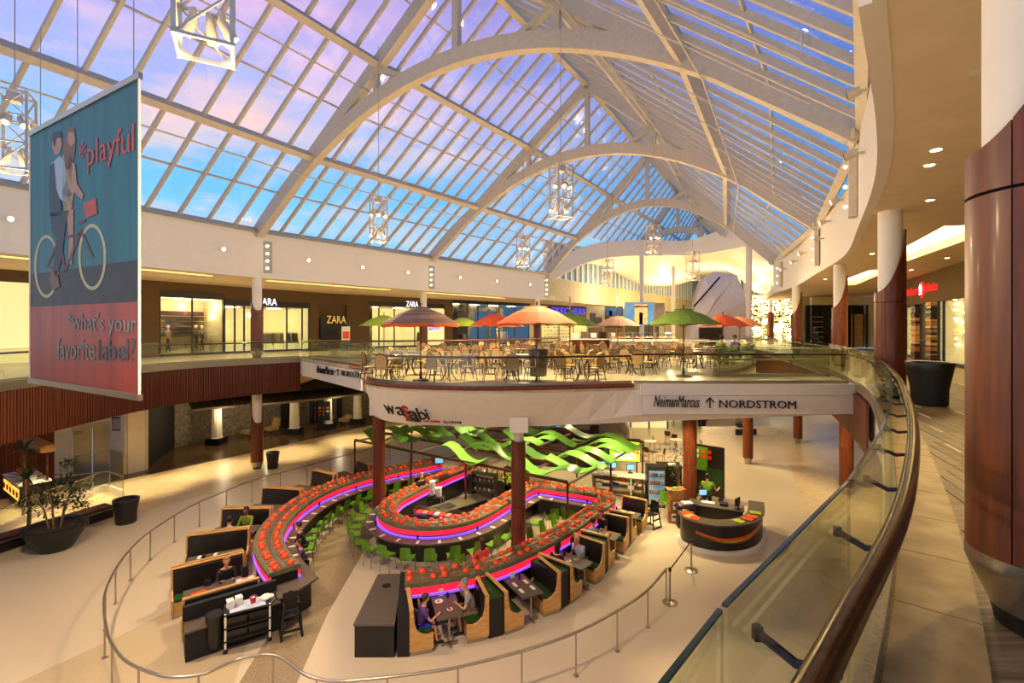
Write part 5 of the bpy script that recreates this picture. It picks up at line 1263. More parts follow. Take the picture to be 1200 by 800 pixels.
bg_ = thing('handbag', 'small red and white handbag beside the woman in coral', 'bag', (P(543,660,.9).x, P(543,660,.9).y+.1, .56)); MB().box((0,0,.12),(.34,.16,.24),0,.8).build('bag_body', M['red'], bg_); MB().tube([(-.1,0,.22),(0,0,.34),(.1,0,.22)],.012,6).build('strap', M['paper'], bg_)
def left_seat(i, side, u, label, shirt, pants, hair, **kw):
    o_, i_ = Vector((*LL[i][0],0)), Vector((*LL[i][1],0)); d = (i_-o_).normalized(); up_ = Vector((-d.y,d.x,0))*side
    p = o_.lerp(i_, u)+up_*.40; person(label, (p.x,p.y,0), math.atan2(up_.y,up_.x)+PI/2, shirt, pants, hair, **kw)
left_seat(1, -1, .72, 'woman with light brown hair and dark jacket facing the camera in a left booth', 'black', 'black', 'blond', sleeve='long', lean=.2)
left_seat(0, 1, .86, 'dark haired woman in white seen from behind in the left booth', 'white', 'denim', 'black', sleeve='long', lean=.28, longhair=True)
left_seat(3, -1, .62, 'dark haired person in an olive green top facing the camera', 'olive', 'denim', 'black', skin=SKIN2, lean=.1, sleeve='long')
left_seat(2, 1, .6, 'person in a blue shirt seen from behind, across from the olive top', 'blue', 'denim', 'black', lean=.25)
for f, l, c_, h_ in ((.22,'dark clothed person on a green chair at the near bend of the left conveyor','black','brown'),(.14,'child in purple on a chair at the near end of the left conveyor','purple','brown')):
    l2 = offset(LA, -1.02); p, t_ = along(l2, length(l2)*f); bk_ = Vector((t_.y,-t_.x,0))
    person(l, (p.x,p.y,0), math.atan2(-bk_.y,-bk_.x)+PI/2, c_, 'black', h_, lean=.15, sleeve='long', scale=.85 if 'child' in l else 1)
person('employee in a lime green shirt standing behind the host stand, back to us', (8.35,20.7,0), PI-.5, 'lime', 'black', 'black', sit=False, hands=[(-.42,-.25,1.15),(.3,-.35,1.1)], lean=.02)
person('blond staff member in dark clothes standing inside the middle loop', (-4.0,21.0,0), .8, 'black', 'black', 'blond', sit=False, sleeve='long')
person('person in a teal top leaning at a terrace table below the far orange umbrella', (9.6,22.6,F), 2.2, 'lime', 'denim', 'black', lean=.35, sleeve='long')
person('person in a navy top seated at the far right of the terrace', (10.9,23.4,F), -1.2, 'blue', 'denim', 'brown', lean=.15)
person('person with long dark hair walking on the far upper walkway', (22.6,36.0,F), PI, 'black', 'black', 'black', sit=False, longhair=True, sleeve='long')

# ---------------------------------------------------------------- kitchen inside the loop
def pr_thing(name, label, cat, c, rz=0, group=None): return thing(name, label, cat, c, rz, group)
wk = pr_thing('work_counter', 'steel topped kitchen counter inside the sushi loop', 'counter', (-2.2,19.6,0), .75)
MB().box((0,0,.45),(2.4,.8,.9)).build('cabinet', M['black'], wk); MB().box((0,0,.92),(2.5,.9,.04)).build('top', M['steel'], wk); MB().box((-.6,0,.95),(.7,.5,.03)).build('sink', M['ink'], wk); MB().tube([(-.6,.3,.94),(-.6,.3,1.25),(-.6,.1,1.27),(-.6,.08,1.2)],.018,8).build('tap', M['steel'], wk)
dc_ = pr_thing('display_case', 'long low refrigerated fish case at the front of the loop', 'display case', (-2.6,18.05,0), -.32)
MB().box((0,0,.5),(2.3,.5,1.0)).build('cabinet', M['black'], dc_); MB().box((0,0,1.12),(2.2,.42,.24)).build('glass_cover', M['sglass'], dc_)
for k in range(9): MB().box((-.95+k*.24,0,1.06),(.18,.3,.07)).build('tray', M[['orangep','tan','red','paper'][k%4]], dc_)
for i, (x, y, l) in enumerate(((-3.35,20.35,'tall stack of white bowls inside the middle loop'),(-3.05,20.15,'shorter stack of white bowls beside the tall one'))):
    st = pr_thing('bowl_stack', l, 'bowl stack', (x,y,.0)); MB().box((0,0,.5),(.4,.4,1.0)).build('stand', M['black'], st)
    for j in range(9-3*i): MB().lathe([(.07,0),(.13,.05),(.13,.065),(.1,.06)], (0,0,1.0+j*.066), 14).build('bowl', M['paper'], st, smooth=True)
ice = pr_thing('drinks_station', 'black drinks station with rows of glasses and bottles', 'drinks station', (-.9,23.0,0), -.6)
MB().box((0,0,.5),(2.6,.7,1.0)).build('cabinet', M['black'], ice); MB().box((0,0,1.02),(2.7,.8,.04)).build('top', M['steel'], ice)
for k in range(34): item('bottle', MB().lathe([(.03,0),(.035,.02),(.035,.16),(.014,.21),(.014,.26)],n=8), M[rnd.choice(['paper','ulime','orange2','sglass','red','white','leaf'])], 'small bottle standing on the drinks station', 'bottle', (-.9+(k%12-5.5)*.2*math.cos(-.6)-(k//12-1)*.2*math.sin(-.6), 23.0+(k%12-5.5)*.2*math.sin(-.6)+(k//12-1)*.2*math.cos(-.6), 1.04), 0, 'bottles on the drinks station', True)
def screen(x, y, z, rz, label, w_=.42):
    t = thing('monitor', label, 'monitor', (x,y,z), rz); MB().box((0,0,.02),(.2,.16,.03)).box((0,.03,.12),(.05,.04,.2)).build('stand', M['black'], t); MB().box((0,0,.3),(w_,.04,w_*.72)).build('case', M['black'], t); MB().box((0,-.023,.3),(w_*.9,.006,w_*.6)).build('screen', M['screen'], t)
screen(-3.6,23.9,1.2,.3,'small till screen glowing blue at the back of the middle loop')
for i, (x, y) in enumerate(((.2,21.9),(-1.2,21.2))):
    s_ = pr_thing('tea_shelf', ['black shelving unit with rows of cups, right one inside the loop','black shelving unit with rows of cups, left one inside the loop'][i], 'shelf', (x,y,0), -.4)
    for z in (.5,.9,1.3,1.65): MB().box((0,0,z),(1.1,.4,.03)).build('shelf', M['black'], s_)
    for sx in (-.54,.54): MB().box((sx,0,.85),(.04,.4,1.7)).build('side', M['black'], s_)
    for k in range(15): MB().lathe([(.03,0),(.04,.09)], (-.45+(k%5)*.22,0,.92+.4*(k//5)), 8).build('cup', M[['paper','ulime','tan'][k%3]], s_)
ins = MB()
def shrub(name, label, loc, r, h, m='leaf', n=160, stems=3, cat='plant', lw=.05, ll=.16, pot=None):
    t = thing(name, label, cat, loc); rr_ = random.Random(int(loc[0]*100)); st = MB(); lf_ = MB()
    for k in range(stems):
        a = 2*PI*k/stems; top = Vector((math.cos(a)*r*.5, math.sin(a)*r*.5, h*(.6+.3*rr_.random()))); st.tube([(math.cos(a)*.05, math.sin(a)*.05, .05), top*.5+Vector((.03,0,0)), top], [.03,.022,.012], 6)
    for k in range(n):
        d = Vector((rr_.gauss(0,1), rr_.gauss(0,1), rr_.gauss(0,.8))); d.normalize(); c = Vector((0,0,h*.62))+Vector((d.x*r, d.y*r, d.z*h*.38))*rr_.uniform(.45,1)
        e = Vector((rr_.uniform(-1,1), rr_.uniform(-1,1), rr_.uniform(-.4,.8))).normalized(); sd = e.cross(Vector((0,0,1))).normalized()*lw/2
        lf_.add([c, c+e*ll*.5+sd, c+e*ll, c+e*ll*.5-sd, c+e*ll*.5+Vector((0,0,.01))], [(0,1,4),(1,2,4),(2,3,4),(3,0,4)])
    st.build('stems', M['trunk'], t, smooth=True); lf_.build('foliage', M[m], t, kind='stuff')
    if pot: MB().lathe(pot, n=20).build('pot', M['black'], t, smooth=True)
    return t
shrub('hedge_plant', 'trailing green plant on the staff side of the loop', (.1,20.9,.9), .5, 1.0, 'ulime', 120)
shrub('potted_plant', 'tall dark leaved plant beside the black kiosk', (4.9,27.2,0), .6, 2.1, 'leaf2', 220, ll=.5, lw=.07)
shrub('ficus_tree', 'slim leafy tree behind the cherry column and host stand', (7.55,21.8,0), .55, 3.0, 'leaf2', 260)
fl = shrub('flower_plant', 'bushy plant with red blossoms near the lit lime sign', (5.1,25.2,1.1), .3, .9, 'leaf', 90, ll=.2); MB().ball((.1,-.1,.75),.08,8,6).ball((.2,0,.85),.06,8,6).build('blossom', M['red'], fl)

# black kiosk, stairs, counters and seats behind the restaurant
kk = thing('black_kiosk', 'large black kiosk with a bright glass roof behind the green ribbons', 'kiosk', (3,29.5,0), -.25)
MB().box((0,0,1.1),(4.6,3.2,2.2)).build('walls', M['vinyl'], kk); MB().box((0,0,2.24),(4.8,3.4,.1)).build('roof_frame', M['black'], kk)
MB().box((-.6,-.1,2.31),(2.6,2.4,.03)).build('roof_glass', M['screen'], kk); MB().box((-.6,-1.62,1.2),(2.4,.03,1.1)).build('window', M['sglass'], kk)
MB().prism([(1.9,-1.9),(2.4,-1.7),(3.4,1.0),(2.2,1.6)], 0, 2.6).build('side_wing', M['vinyl'], kk)
stt = thing('staircase', 'pale staircase with sloping parapet rising behind the black kiosk', 'stairs', (7.2,36,0))
for k in range(10): MB().box((6.6+.12*k-.5,37.5-k*.35,.09+.17*(9-k)),(2.0,.35,.17)).build('step', M['limestone'], stt, True)
MB().add([(7.4,38,2.9),(7.6,38,2.9),(8.4,33.8,.9),(8.2,33.8,.9),(7.4,38,0),(7.6,38,0),(8.4,33.8,0),(8.2,33.8,0)], [(0,1,2,3),(4,7,6,5),(0,3,7,4),(1,5,6,2),(3,2,6,7),(0,4,5,1)]).build('parapet', M['plaster'], stt, True)
for i, (x, y, w_) in enumerate(((752,503,4.4),(775,505,3.0))):
    c = P(x, y, 0); t = thing('display_counter', ['long white display counter with dark posts on the far lower floor','second white display counter beside it at an angle'][i], 'counter', (c.x+1.6*i,c.y+1.0+3.2*i,0), -.05+.5*i)
    MB().box((0,0,.45),(w_,1.0,.8)).build('body', M['shoplit'], t); MB().box((0,0,.9),(w_+.1,1.1,.06)).build('top', M['white'], t)
    for k in range(4): MB().box((-w_/2+k*w_/3,-.52,.45),(.12,.06,.9)).build('post', M['vinyl'], t)
def wood_chair():
    t = thing('wooden_chair', 'light wooden chair with dark back', 'chair', (0,0,0)); 
    MB().grid(lambda u,v: ((u-.5)*.42,(v-.5)*.42,.45+.02*(2*u-1)**2),3,3,.02).build('seat', M['birch'], t); MB().grid(lambda u,v: ((u-.5)*.4,.2+.07*v,.55+.32*v),3,3,.02).build('backrest', M['rail'], t)
    for sx in (-1,1):
        for sy in (-1,1): MB().tube([(sx*.16,sy*.16,.45),(sx*.2,sy*.21,0)],.013,6).build('leg', M['steel'], t)
        MB().tube([(sx*.17,.19,.45),(sx*.17,.24,.85)],.012,6).build('back_post', M['steel'], t)
    return t
wc = wood_chair()
for k, (x, y, r_, l) in enumerate(((754,531,.3,'light wooden chair nearest the lit lime sign'),(770,524,1.2,'light wooden chair with dark back, left of the round white tables'),(783,516,2.6,'farthest wooden chair near the round white tables'),(774,540,-1.6,'wooden chair just left of the ficus tree'),(760,537,2.2,'wooden chair in the near left of the cafe group'),(826,529,1.5,'wooden chair right of the cherry column by the boxes'),(789,522,-.6,'wooden chair against the column by the boxes'))):
    c = P(x, y+3, 0); put(c.x, c.y, r_, l, 'light wooden cafe chairs', wc)
for k, (x, y) in enumerate(((762,525),(792,523),(811,524))):
    c = P(x, y+5, 0); t = thing('cafe_table', ['round white cafe table beside the wooden chairs','round white cafe table left of the cherry column','round white cafe table right of the cherry column'][k], 'table', (c.x,c.y,0), 0, 'round white cafe tables')
    MB().lathe([(.38,.72),(.4,.735),(.4,.75)],n=24).build('table_top', M['white'], t); MB().lathe([(.24,0),(.24,.02),(.03,.05),(.03,.72)],n=14).build('pedestal', M['steel'], t)
bc = P(866,508,0); t = thing('long_bench', 'long white bench with dark grille on the far floor', 'bench', (bc.x,bc.y,0), .05); MB().box((0,0,.25),(5.5,.8,.5)).build('body', M['plaster'], t); MB().box((.3,-.45,.22),(1.6,.1,.44)).build('grille', M['black'], t)
shrub('flower_bowl', 'red bowl of green and red flowers on the long white bench', (bc.x+.1,bc.y,.5), .35, .7, 'leaf', 90, ll=.2, pot=[(.2,0),(.36,.2),(.36,.24),(.3,.22)])
c = P(824,500,0); t = thing('waste_bin', 'tall black bin on the far lower floor under the bridge', 'bin', (c.x,c.y+.3,0)); MB().lathe([(.3,0),(.36,.9),(.4,1.0),(.34,1.0),(.3,.9)],n=20).build('body', M['black'], t, smooth=True)
c = P(700,588,0)
pos_ = thing('service_counter', 'white service counter with tills behind the canopy posts', 'counter', (5.3,23.2,0), -.38)
MB().box((0,0,1.02),(2.9,.8,.05)).build('top', M['white'], pos_); 
for x in (-1.4,-.5,.45,1.4): MB().box((x,0,.5),(.05,.75,1.0)).build('divider', M['plaster'], pos_)
for z in (.08,.4,.72): MB().box((0,.1,z),(2.8,.6,.03)).build('shelf', M['steel'], pos_)
for k in range(7): MB().box((-1.1+k*.38,-.1,.5+.32*(k%2)),(.28,.3,.16)).build('tray', M[['paper','vinyl','blue','red','paper','tan','white'][k]], pos_)
for k, x in enumerate((4.4,4.9,5.7)): screen(x, 23.45-.4*(x-5.3), 1.05, .2, ['till screen on the white service counter, left one','till screen on the white service counter, middle one','glowing till screen on the white service counter, right one'][k], .4)
for k in range(8): item('takeout_box', MB().box((0,0,.06),(.16,.16,.12),0,1.15), M['paper'], 'white takeout box stacked on the service counter', 'box', (4.2+(k%4)*.22, 23.2-.1*(k%4)+.3*(k//4), 1.05), .3, 'takeout boxes on the service counter')
sgn = thing('lit_menu_sign', 'lit lime green restaurant sign with an orange wave above the tills', 'sign', (5.65,24.3,0), -.12)
MB().box((0,0,1.9),(1.55,.12,1.15)).build('box', M['black'], sgn); LIME = glow('lime_sign', (190,230,40), 1.1); MB().box((0,-.07,1.9),(1.48,.02,1.08)).build('face', LIME, sgn)
MB().add([(-.7,-.085,2.4),(-.3,-.085,2.42),(.2,-.085,2.1),(.7,-.085,1.85),(.7,-.085,1.7),(.1,-.085,1.95),(-.35,-.085,2.2),(-.7,-.085,2.3)], [(0,1,2,3,4,5,6,7)]).build('wave', glow('orange_wave', (250,120,30), 1), sgn)
letters('wasabi', 'lettering', WHT, sgn, (-.55,-.1,1.45), (.55,-.1,1.45), .5, world=False)
for k in (-.6,.6): MB().box((k,0,.68),(.06,.06,1.35)).build('leg', M['black'], sgn)
fz = P(772,597,0); fr_ = thing('drinks_fridge', 'glass fronted black fridge full of coloured cans', 'fridge', (fz.x,fz.y+.45,0), -.12)
MB().box((0,.1,.9),(.8,.65,1.8)).build('cabinet', M['black'], fr_)
for z in (.25,.65,1.05,1.4): MB().box((0,-.26,z),(.66,.1,.02)).build('shelf', M['steel'], fr_)
for k in range(28): MB().lathe([(.035,0),(.035,.13)], (-.28+(k%7)*.093,-.27,[.27,.67,1.07,1.42][k//7]), 8).build('can', M[rnd.choice(['red','paper','ulime','blue','orangep','paper'])], fr_)
MB().box((0,-.24,.9),(.68,.01,1.5)).build('light_panel', glow('fridge_light', (140,190,210), .5), fr_); MB().box((0,-.34,.92),(.74,.03,1.7)).build('glass_door', M['sglass'], fr_)
oc = P(789,590,0); t = thing('black_machine', 'bulky black cabinet with papers on it between fridge and column', 'cabinet', (oc.x+.1,oc.y+.9,0), -.1); MB().box((0,0,.75),(1.0,.8,1.5)).build('body', M['vinyl'], t); MB().box((0,0,1.53),(1.06,.86,.06)).build('top', M['black'], t); MB().box((.1,-.1,1.58),(.35,.3,.05)).build('papers', M['paper'], t)
gc = P(782,604,0); put(gc.x, gc.y, .2, 'lone green chair between the fridge and the cardboard boxes', 'stray green chair')
bxp = P(791,612,0)
for k, (l, dz, s_) in enumerate((('bottom cardboard box of the stack by the column',0,.5),('middle cardboard box of the stack by the column',.5,.46),('open cardboard box on top of the stack, green stuff in it',.96,.42))):
    t = thing('cardboard_box', l, 'box', (bxp.x+.02*k,bxp.y+.1,dz), -.2+.15*k, 'cardboard boxes by the column'); MB().box((0,0,s_/2-.01),(.5,.46,s_-.03)).build('carton', M['carton'], t)
    if k < 2: MB().box((0,-.235,s_/2),(.26,.01,.3)).build('label_sheet', M['paper'], t); MB().box((0,-.243,s_/2+.03),(.2,.008,.08)).build('print', M['ink'], t)
    else: MB().box((-.3,0,.42),(.18,.44,.015)).box((.3,0,.42),(.18,.44,.015)).build('flap', M['carton'], t); MB().ball((0,0,.42),.15,8,5,(1,1,.4)).build('contents', M['lime'], t)

# host stand
hl_ = spline([P(x,y,0) for x,y in ((797,629),(800,636),(814,643),(840,648.5),(866,648),(884,643),(893,633),(893,618))], 4)
hst = thing('host_stand', 'curved black reception counter with an orange and yellow wave on its front', 'reception counter', (hl_[10].x,hl_[10].y,0))
hin = offset(hl_, .42)
def rib(a, b, z0, z1):
    vs = []
    for p, q in zip(a, b): vs += [(p.x,p.y,z0),(q.x,q.y,z0),(q.x,q.y,z1),(p.x,p.y,z1)]
    m = len(a); return MB().add(vs, [(i*4+k, i*4+(k+1)%4, i*4+4+(k+1)%4, i*4+4+k) for i in range(m-1) for k in range(4)]+[(3,2,1,0),(m*4-4,m*4-3,m*4-2,m*4-1)])
rib(hl_, hin, .1, .98).build('body', M['vinyl'], hst, True); rib(offset(hl_,-.08), offset(hl_,.5), .98, 1.03).build('top', M['counter'], hst, True); rib(offset(hl_,-.16), hin, 0, .1).build('plinth', M['plaster'], hst, True)
def wave(c, s0, s1, z0, amp, th, ph):
    l2 = offset(hl_, -.012); T = length(l2); a = []; b = []
    for k in range(25):
        s = s0+(s1-s0)*k/24; p, _ = along(l2, T*s); zz = z0+amp*math.sin(s*9+ph); a.append((p.x,p.y,zz-th/2*(1.2-s*.4))); b.append((p.x,p.y,zz+th/2*(1.2-s*.4)))
    off = [(p[0]-.004,p[1]-.012,p[2]) for p in a]+[(p[0]-.004,p[1]-.012,p[2]) for p in b]
    MB().add(off, [(k,k+1,25+k+1,25+k) for k in range(24)]).build('wave_stripe', M[c], hst, True)
wave('orangep', .2,.93,.62,.12,.10,1.2); wave('ulime', .2,.93,.57,.14,.06,1.0); wave('red', .2,.93,.53,.15,.04,.8)
for k, (s, c_) in enumerate(((.05,'orangep'),(.10,'orange2'),(.14,'orangep'),(.42,'ulime'),(.5,'orange'),(.56,'orangep'),(.64,'ulime'))):
    p, t_ = along(offset(hl_, .2), length(hl_)*s); item('menu', MB().box((0,0,.01+.004*k),(.3,.38,.02)), M[c_], 'stack of %s menus on the reception counter, %s' % ({'orangep':'orange','orange2':'light orange','ulime':'lime','orange':'bright orange'}[c_], ['leftmost','second from left','third from left','middle left','middle','middle right','rightmost'][k]), 'menu', (p.x,p.y,1.03), math.atan2(t_.y,t_.x)+.2)
t = thing('till_desk', 'dark inner desk with keyboard and screens behind the reception counter', 'desk', (8.3,19.7,0), -.45); MB().box((0,0,.4),(2.0,.6,.8)).build('body', M['vinyl'], t); MB().box((0,0,.82),(2.1,.7,.04)).build('top', M['counter'], t); MB().box((-.3,0,.88),(.5,.25,.04)).build('keyboard', M['paper'], t); MB().box((.3,.05,.89),(.3,.3,.1)).build('card_reader', M['ink'], t)
screen(8.95,19.2,.84,-2.4,'black till monitor on the inner desk, tilted to the right'); screen(8.0,20.3,.84,.1,'blue lit monitor left of the employee',.35)
t = thing('paper_shelf', 'small black shelf piled with coloured papers by the column', 'shelf', (7.05,19.6,0), -.1)
for z in (.2,.5,.8): MB().box((0,0,z),(.7,.5,.03)).build('shelf', M['black'], t)
for sx in (-.34,.34): MB().box((sx,0,.45),(.03,.5,.9)).build('side', M['black'], t)
for k, c_ in enumerate(('teal','coral','teal','pale')): MB().box((-.1+.05*k,0,.84+.04*k),(.4,.35,.035),.1*k).build('papers', CL[c_], t)
mbp = thing('menu_stand', 'tall green and black menu panel with sushi pictures behind the employee', 'sign panel', (9.15,22.6,0), -.75); MB().box((0,0,1.4),(1.5,.08,2.3)).build('board', M['vinyl'], mbp); MB().box((-.35,-.05,1.9),(.7,.02,1.1)).build('green_field', M['lime'], mbp); MB().box((.3,-.05,1.1),(.8,.02,.8)).build('green_field', M['green'], mbp)
for k in range(6): MB().lathe([(.09,0),(.09,.02)], (0,0,0), 12).v; MB().box((-.5+.3*(k%3),-.065,2.25-.25*(k//3)),(.18,.015,.16)).build('picture', M[['paper','orangep','red'][k%3]], mbp)
for s in (-.6,.6): MB().box((s,0,.13),(.08,.4,.26)).build('foot', M['black'], mbp)

# ================================================================ terrace furniture
def bistro_chair():
    t = thing('bistro_chair', 'woven tan bistro chair with dark cane frame', 'chair', (0,0,0))
    MB().lathe([(.19,.43),(.21,.445),(.21,.46),(.17,.47)],n=14).build('seat', M['tan'], t, smooth=True)
    pr = [(-.17,.47),(.17,.47),(.2,.7),(.16,.86),(.0,.92),(-.16,.86),(-.2,.7)]
    f = lambda x, z: (x, .17+.09*(z-.47)-.06*(x/.2)**2+.02, z)
    MB().add([f(x,z) for x,z in pr]+[(a,b+.015,c) for a,b,c in (f(x,z) for x,z in pr)], [tuple(range(7)), tuple(reversed(range(7,14)))]+[(k,(k+1)%7,7+(k+1)%7,7+k) for k in range(7)]).build('backrest', M['tan'], t)
    MB().tube([f(x*1.06,z+.005) for x, z in ((-.17,.3),(-.19,.55),(-.2,.7),(-.15,.87),(0,.94),(.15,.87),(.2,.7),(.19,.55),(.17,.3))],.014,6).build('back_hoop', M['cane'], t, smooth=True)
    for sx in (-1,1):
        for sy in (-1,1): MB().tube([(sx*.15,sy*.15,.45),(sx*.21,sy*.22,0)],.014,6).build('leg', M['cane'], t)
    MB().tube([(.17*math.cos(a*PI/6),.17*math.sin(a*PI/6),.25) for a in range(12)],.009,5,True).build('ring', M['cane'], t)
    return t
def bistro_table():
    t = thing('bistro_table', 'round bistro table with curved dark legs', 'table', (0,0,0)); MB().lathe([(.36,.70),(.39,.715),(.39,.735),(.37,.74)],n=24).build('table_top', M['vinylt'], t, smooth=True)
    for k in range(4):
        a = PI/4+k*PI/2; c_, s_ = math.cos(a), math.sin(a); MB().tube([(c_*r_,s_*r_,z) for r_, z in ((.3,.7),(.14,.5),(.09,.35),(.14,.18),(.26,0))],.018,6).build('leg', M['cane'], t, smooth=True)
    return t
M['vinylt'] = mat('brown_table_top', (150,118,84), (120,92,62), .35, scale=12)
bc0, bt0 = bistro_chair(), bistro_table()
UMB = [(450,361,25.6,'ulime','lime umbrella far left beside the striped one',27.5),(493,359,15.8,'striped','brown striped umbrella with an orange hem at the front left',0),(542,368,31,'ulime','small lime umbrella far behind, between striped and orange ones',0),(581,367,23.2,'orange','orange umbrella left of the biggest orange one',0),(629,358,15.0,'orange','biggest orange umbrella at the front middle of the terrace',0),(668,366,21.5,'ugreen','green umbrella partly behind the biggest orange one',0),(724,370,27,'brown','plain brown umbrella in front of the food counters',0),(801,363,17.2,'ugreen','large green umbrella right of centre',0),(847,365,24.6,'orange','orange umbrella right of the large green one',0),(867,366,28.5,'orange2','pale orange umbrella, rightmost and farthest',0),(598,372,33,'orange2','pale umbrella rim behind the two orange ones',0)]
striped = mat('striped_canvas', (150,122,96), (112,84,66), .8, scale=2.4, stretch=(.1,.1,9), contrast=(.45,.55)); M['striped'] = striped
upos = []
for x, yt, Y, m, l, _ in UMB:
    X = (x-600)*Y/FPX; 
    if 'pale umbrella rim' in l: X = -.4
    upos.append((X,Y)); t = thing('umbrella', l, 'umbrella', (X,Y,F), rnd.uniform(0,.7), 'canvas umbrellas on the terrace')
    R = 1.28; z0, z1 = 1.84, 2.42; vs = [(0,0,z1)]; n = 8
    for ring_, fr_z in ((.12,.03),(.55,.40),(1.0,1.0)):
        for k in range(n*2):
            a = 2*PI*k/(n*2); rr_ = R*ring_*(1 if k%2==0 else .965); vs.append((rr_*math.cos(a), rr_*math.sin(a), z1-(z1-z0)*fr_z+(.0 if k%2==0 else .03*ring_)))
    N2 = n*2; fs = [(0,1+k,1+(k+1)%N2) for k in range(N2)]+[(1+r_*N2+k,1+(r_+1)*N2+k,1+(r_+1)*N2+(k+1)%N2,1+r_*N2+(k+1)%N2) for r_ in range(2) for k in range(N2)]
    mb = MB().add(vs, fs); q = len(vs); mb.add([(a,b,c-.012) for a,b,c in vs], [tuple(reversed(f_)) for f_ in fs]); mb.build('canopy', M[m], t)
    if m == 'striped': 
        vs2 = [v for v in vs[-N2:]]; MB().add([(a,b,c) for a,b,c in vs2]+[(a,b,c-.09) for a,b,c in vs2], [(k,(k+1)%N2,N2+(k+1)%N2,N2+k) for k in range(N2)]).build('hem', M['orange'], t, label='orange hem')
    MB().lathe([(.3,.105),(.12,.11),(.06,.2),(.03,.22)],n=6); MB().tube([(.34*math.cos(2*PI*k/12),.34*math.sin(2*PI*k/12),2.38) for k in range(12)],.008,4,True).build('vent_seam', M[m], t)
    MB().tube([(0,0,.02),(0,0,z1+.05)],.022,8).build('pole', M['wood'] if x not in (493,629,801) else M['rail'], t, smooth=True); MB().lathe([(.26,0),(.26,.05),(.05,.09),(.04,.3)],n=18).build('base', M['black'], t, smooth=True)
    MB().ball((0,0,z1+.08),.035,8,6,(1,1,1.6)).build('finial', M['wood'], t, smooth=True)
    for k in range(8):
        a = 2*PI*k/8; MB().tube([(.02*math.cos(a),.02*math.sin(a),1.75),(R*.55*math.cos(a),R*.55*math.sin(a),z1-(z1-z0)*.45)],.008,4).tube([(.05*math.cos(a),.05*math.sin(a),z1-.06),(R*.97*math.cos(a),R*.97*math.sin(a),z0-.015)],.008,4).build('rib', M['wood'], t)
rows = [(15.75,-4.0,3.0,2.05),(18.2,-4.4,6.2,2.1),(20.7,-4.6,8.4,2.1),(23.3,-4.6,10.2,2.15),(26.0,-4.4,10.8,2.2),(29.0,-2.2,10.6,2.2),(32.2,.6,6,2.3)]
rt = random.Random(11); tcount = 0; occupied = [(.95,17.45)]+[(9.6,22.6),(10.9,23.4)]
for ri, (Y, x0, x1, st_) in enumerate(rows):
    x = x0+(ri%2)*.5; ti_ = 0
    while x <= x1:
        X, YY = x+rt.uniform(-.15,.15), Y+rt.uniform(-.15,.15); mind = min(((X-a)**2+(YY-b)**2)**.5 for a, b in upos)
        if mind < .75: X += .8
        nm = ['front','second','third','fourth','fifth','sixth','seventh'][ri]
        put(X, YY, rt.uniform(0,1.5), '%s bistro table from the left in the %s terrace row' % (ORD[ti_], nm), 'bistro tables, %s row' % nm, bt0, F); ti_ += 1
        a0 = rt.uniform(0,PI); nch = 4 if rt.random() < .6 else 3
        for k in range(nch):
            a = a0+k*2*PI/nch+rt.uniform(-.2,.2); cx, cy = X+math.cos(a)*.68, YY+math.sin(a)*.68
            if cy < 14.75 or min(((cx-q_[0])**2+(cy-q_[1])**2)**.5 for q_ in upos+occupied) < .5 or (Y > 22 and cx > 11.2): continue
            put(cx, cy, a-PI/2+rt.uniform(-.25,.25), 'tan bistro chair %s the %s table from the left, %s row' % (['right of','behind right of','behind','behind left of','left of','in front left of','in front of','in front right of'][int(((a % (2*PI))+PI/8)//(PI/4)) % 8], ORD[ti_-1], nm), 'bistro chairs, %s row' % nm, bc0, F)
        x += st_
def bin_(loc, h, r0, r1, label, planter=False, group=None):
    t = thing('waste_bin', label, 'bin', loc, 0, group)
    MB().lathe([(r0*.96,0),(r0,.03),(r0*1.03,h*.4),(r1*.93,h*.8),(r1,h),(r1*.98,h+.02),(r1*.82,h+.02),(r1*.78,h-.08),(.01,h-.1)],n=36).build('body', M['black'], t, smooth=True)
    MB().lathe([(r1*.82,h+.022),(r1*.99,h+.028)],n=30,cap=False).build('rim', M['steel'] if planter else M['vinyl'], t, smooth=True)
bin_((9.36,10.85,F), .93, .33, .44, 'large black flared waste bin on the right walkway beside the column', True)
bin_((.95,17.45,F), .95, .3, .36, 'black bin standing among the bistro tables of the terrace')
bin_((-15.95,20.0,0), .95, .36, .46, 'black flared waste bin on the lower floor at the end of the dark bench')
bin_((-13.72,27.75,0), .9, .28, .36, 'black waste bin at the foot of the left lower cherry column')
# food counters and posters at the back of the terrace
fc = thing('food_counter', 'cafe counter with curved glass food cases at the back of the terrace', 'food counter', (8.2,30.2,F), -.1)
MB().box((0,0,.45),(4.2,.9,.9)).build('cabinet', M['steel'], fc)
for k in range(3):
    x0_ = -2.0+k*1.36; prf = [(-.45,.9),(-.42,1.2),(-.2,1.42),(.3,1.45)]
    vs = [(x0_, y, z) for y, z in prf]+[(x0_+1.28, y, z) for y, z in prf]; MB().add(vs, [(i,i+1,i+5,i+4) for i in range(3)]).build('curved_glass', M['sglass'], fc)
    MB().box((x0_+.64,0,1.15),(1.2,.6,.02)).build('shelf', M['white'], fc); MB().box((x0_-.02,0,1.18),(.04,.9,.56)).build('case_side', M['steel'], fc)
    for j in range(5): MB().ball((x0_+.2+j*.22,-.05,1.2),.08,8,5,(1,1,.6)).build('pastry', M[['tan','orange2','red','ulime','paper'][(j+k)%5]], fc)
MB().box((0,.1,.98),(4.1,.7,.1)).build('lit_tray', M['shoplit'], fc)
ck = thing('coffee_kiosk', 'coffee kiosk counter with white machines behind the brown umbrella', 'kiosk', (5.3,31,F), .05)
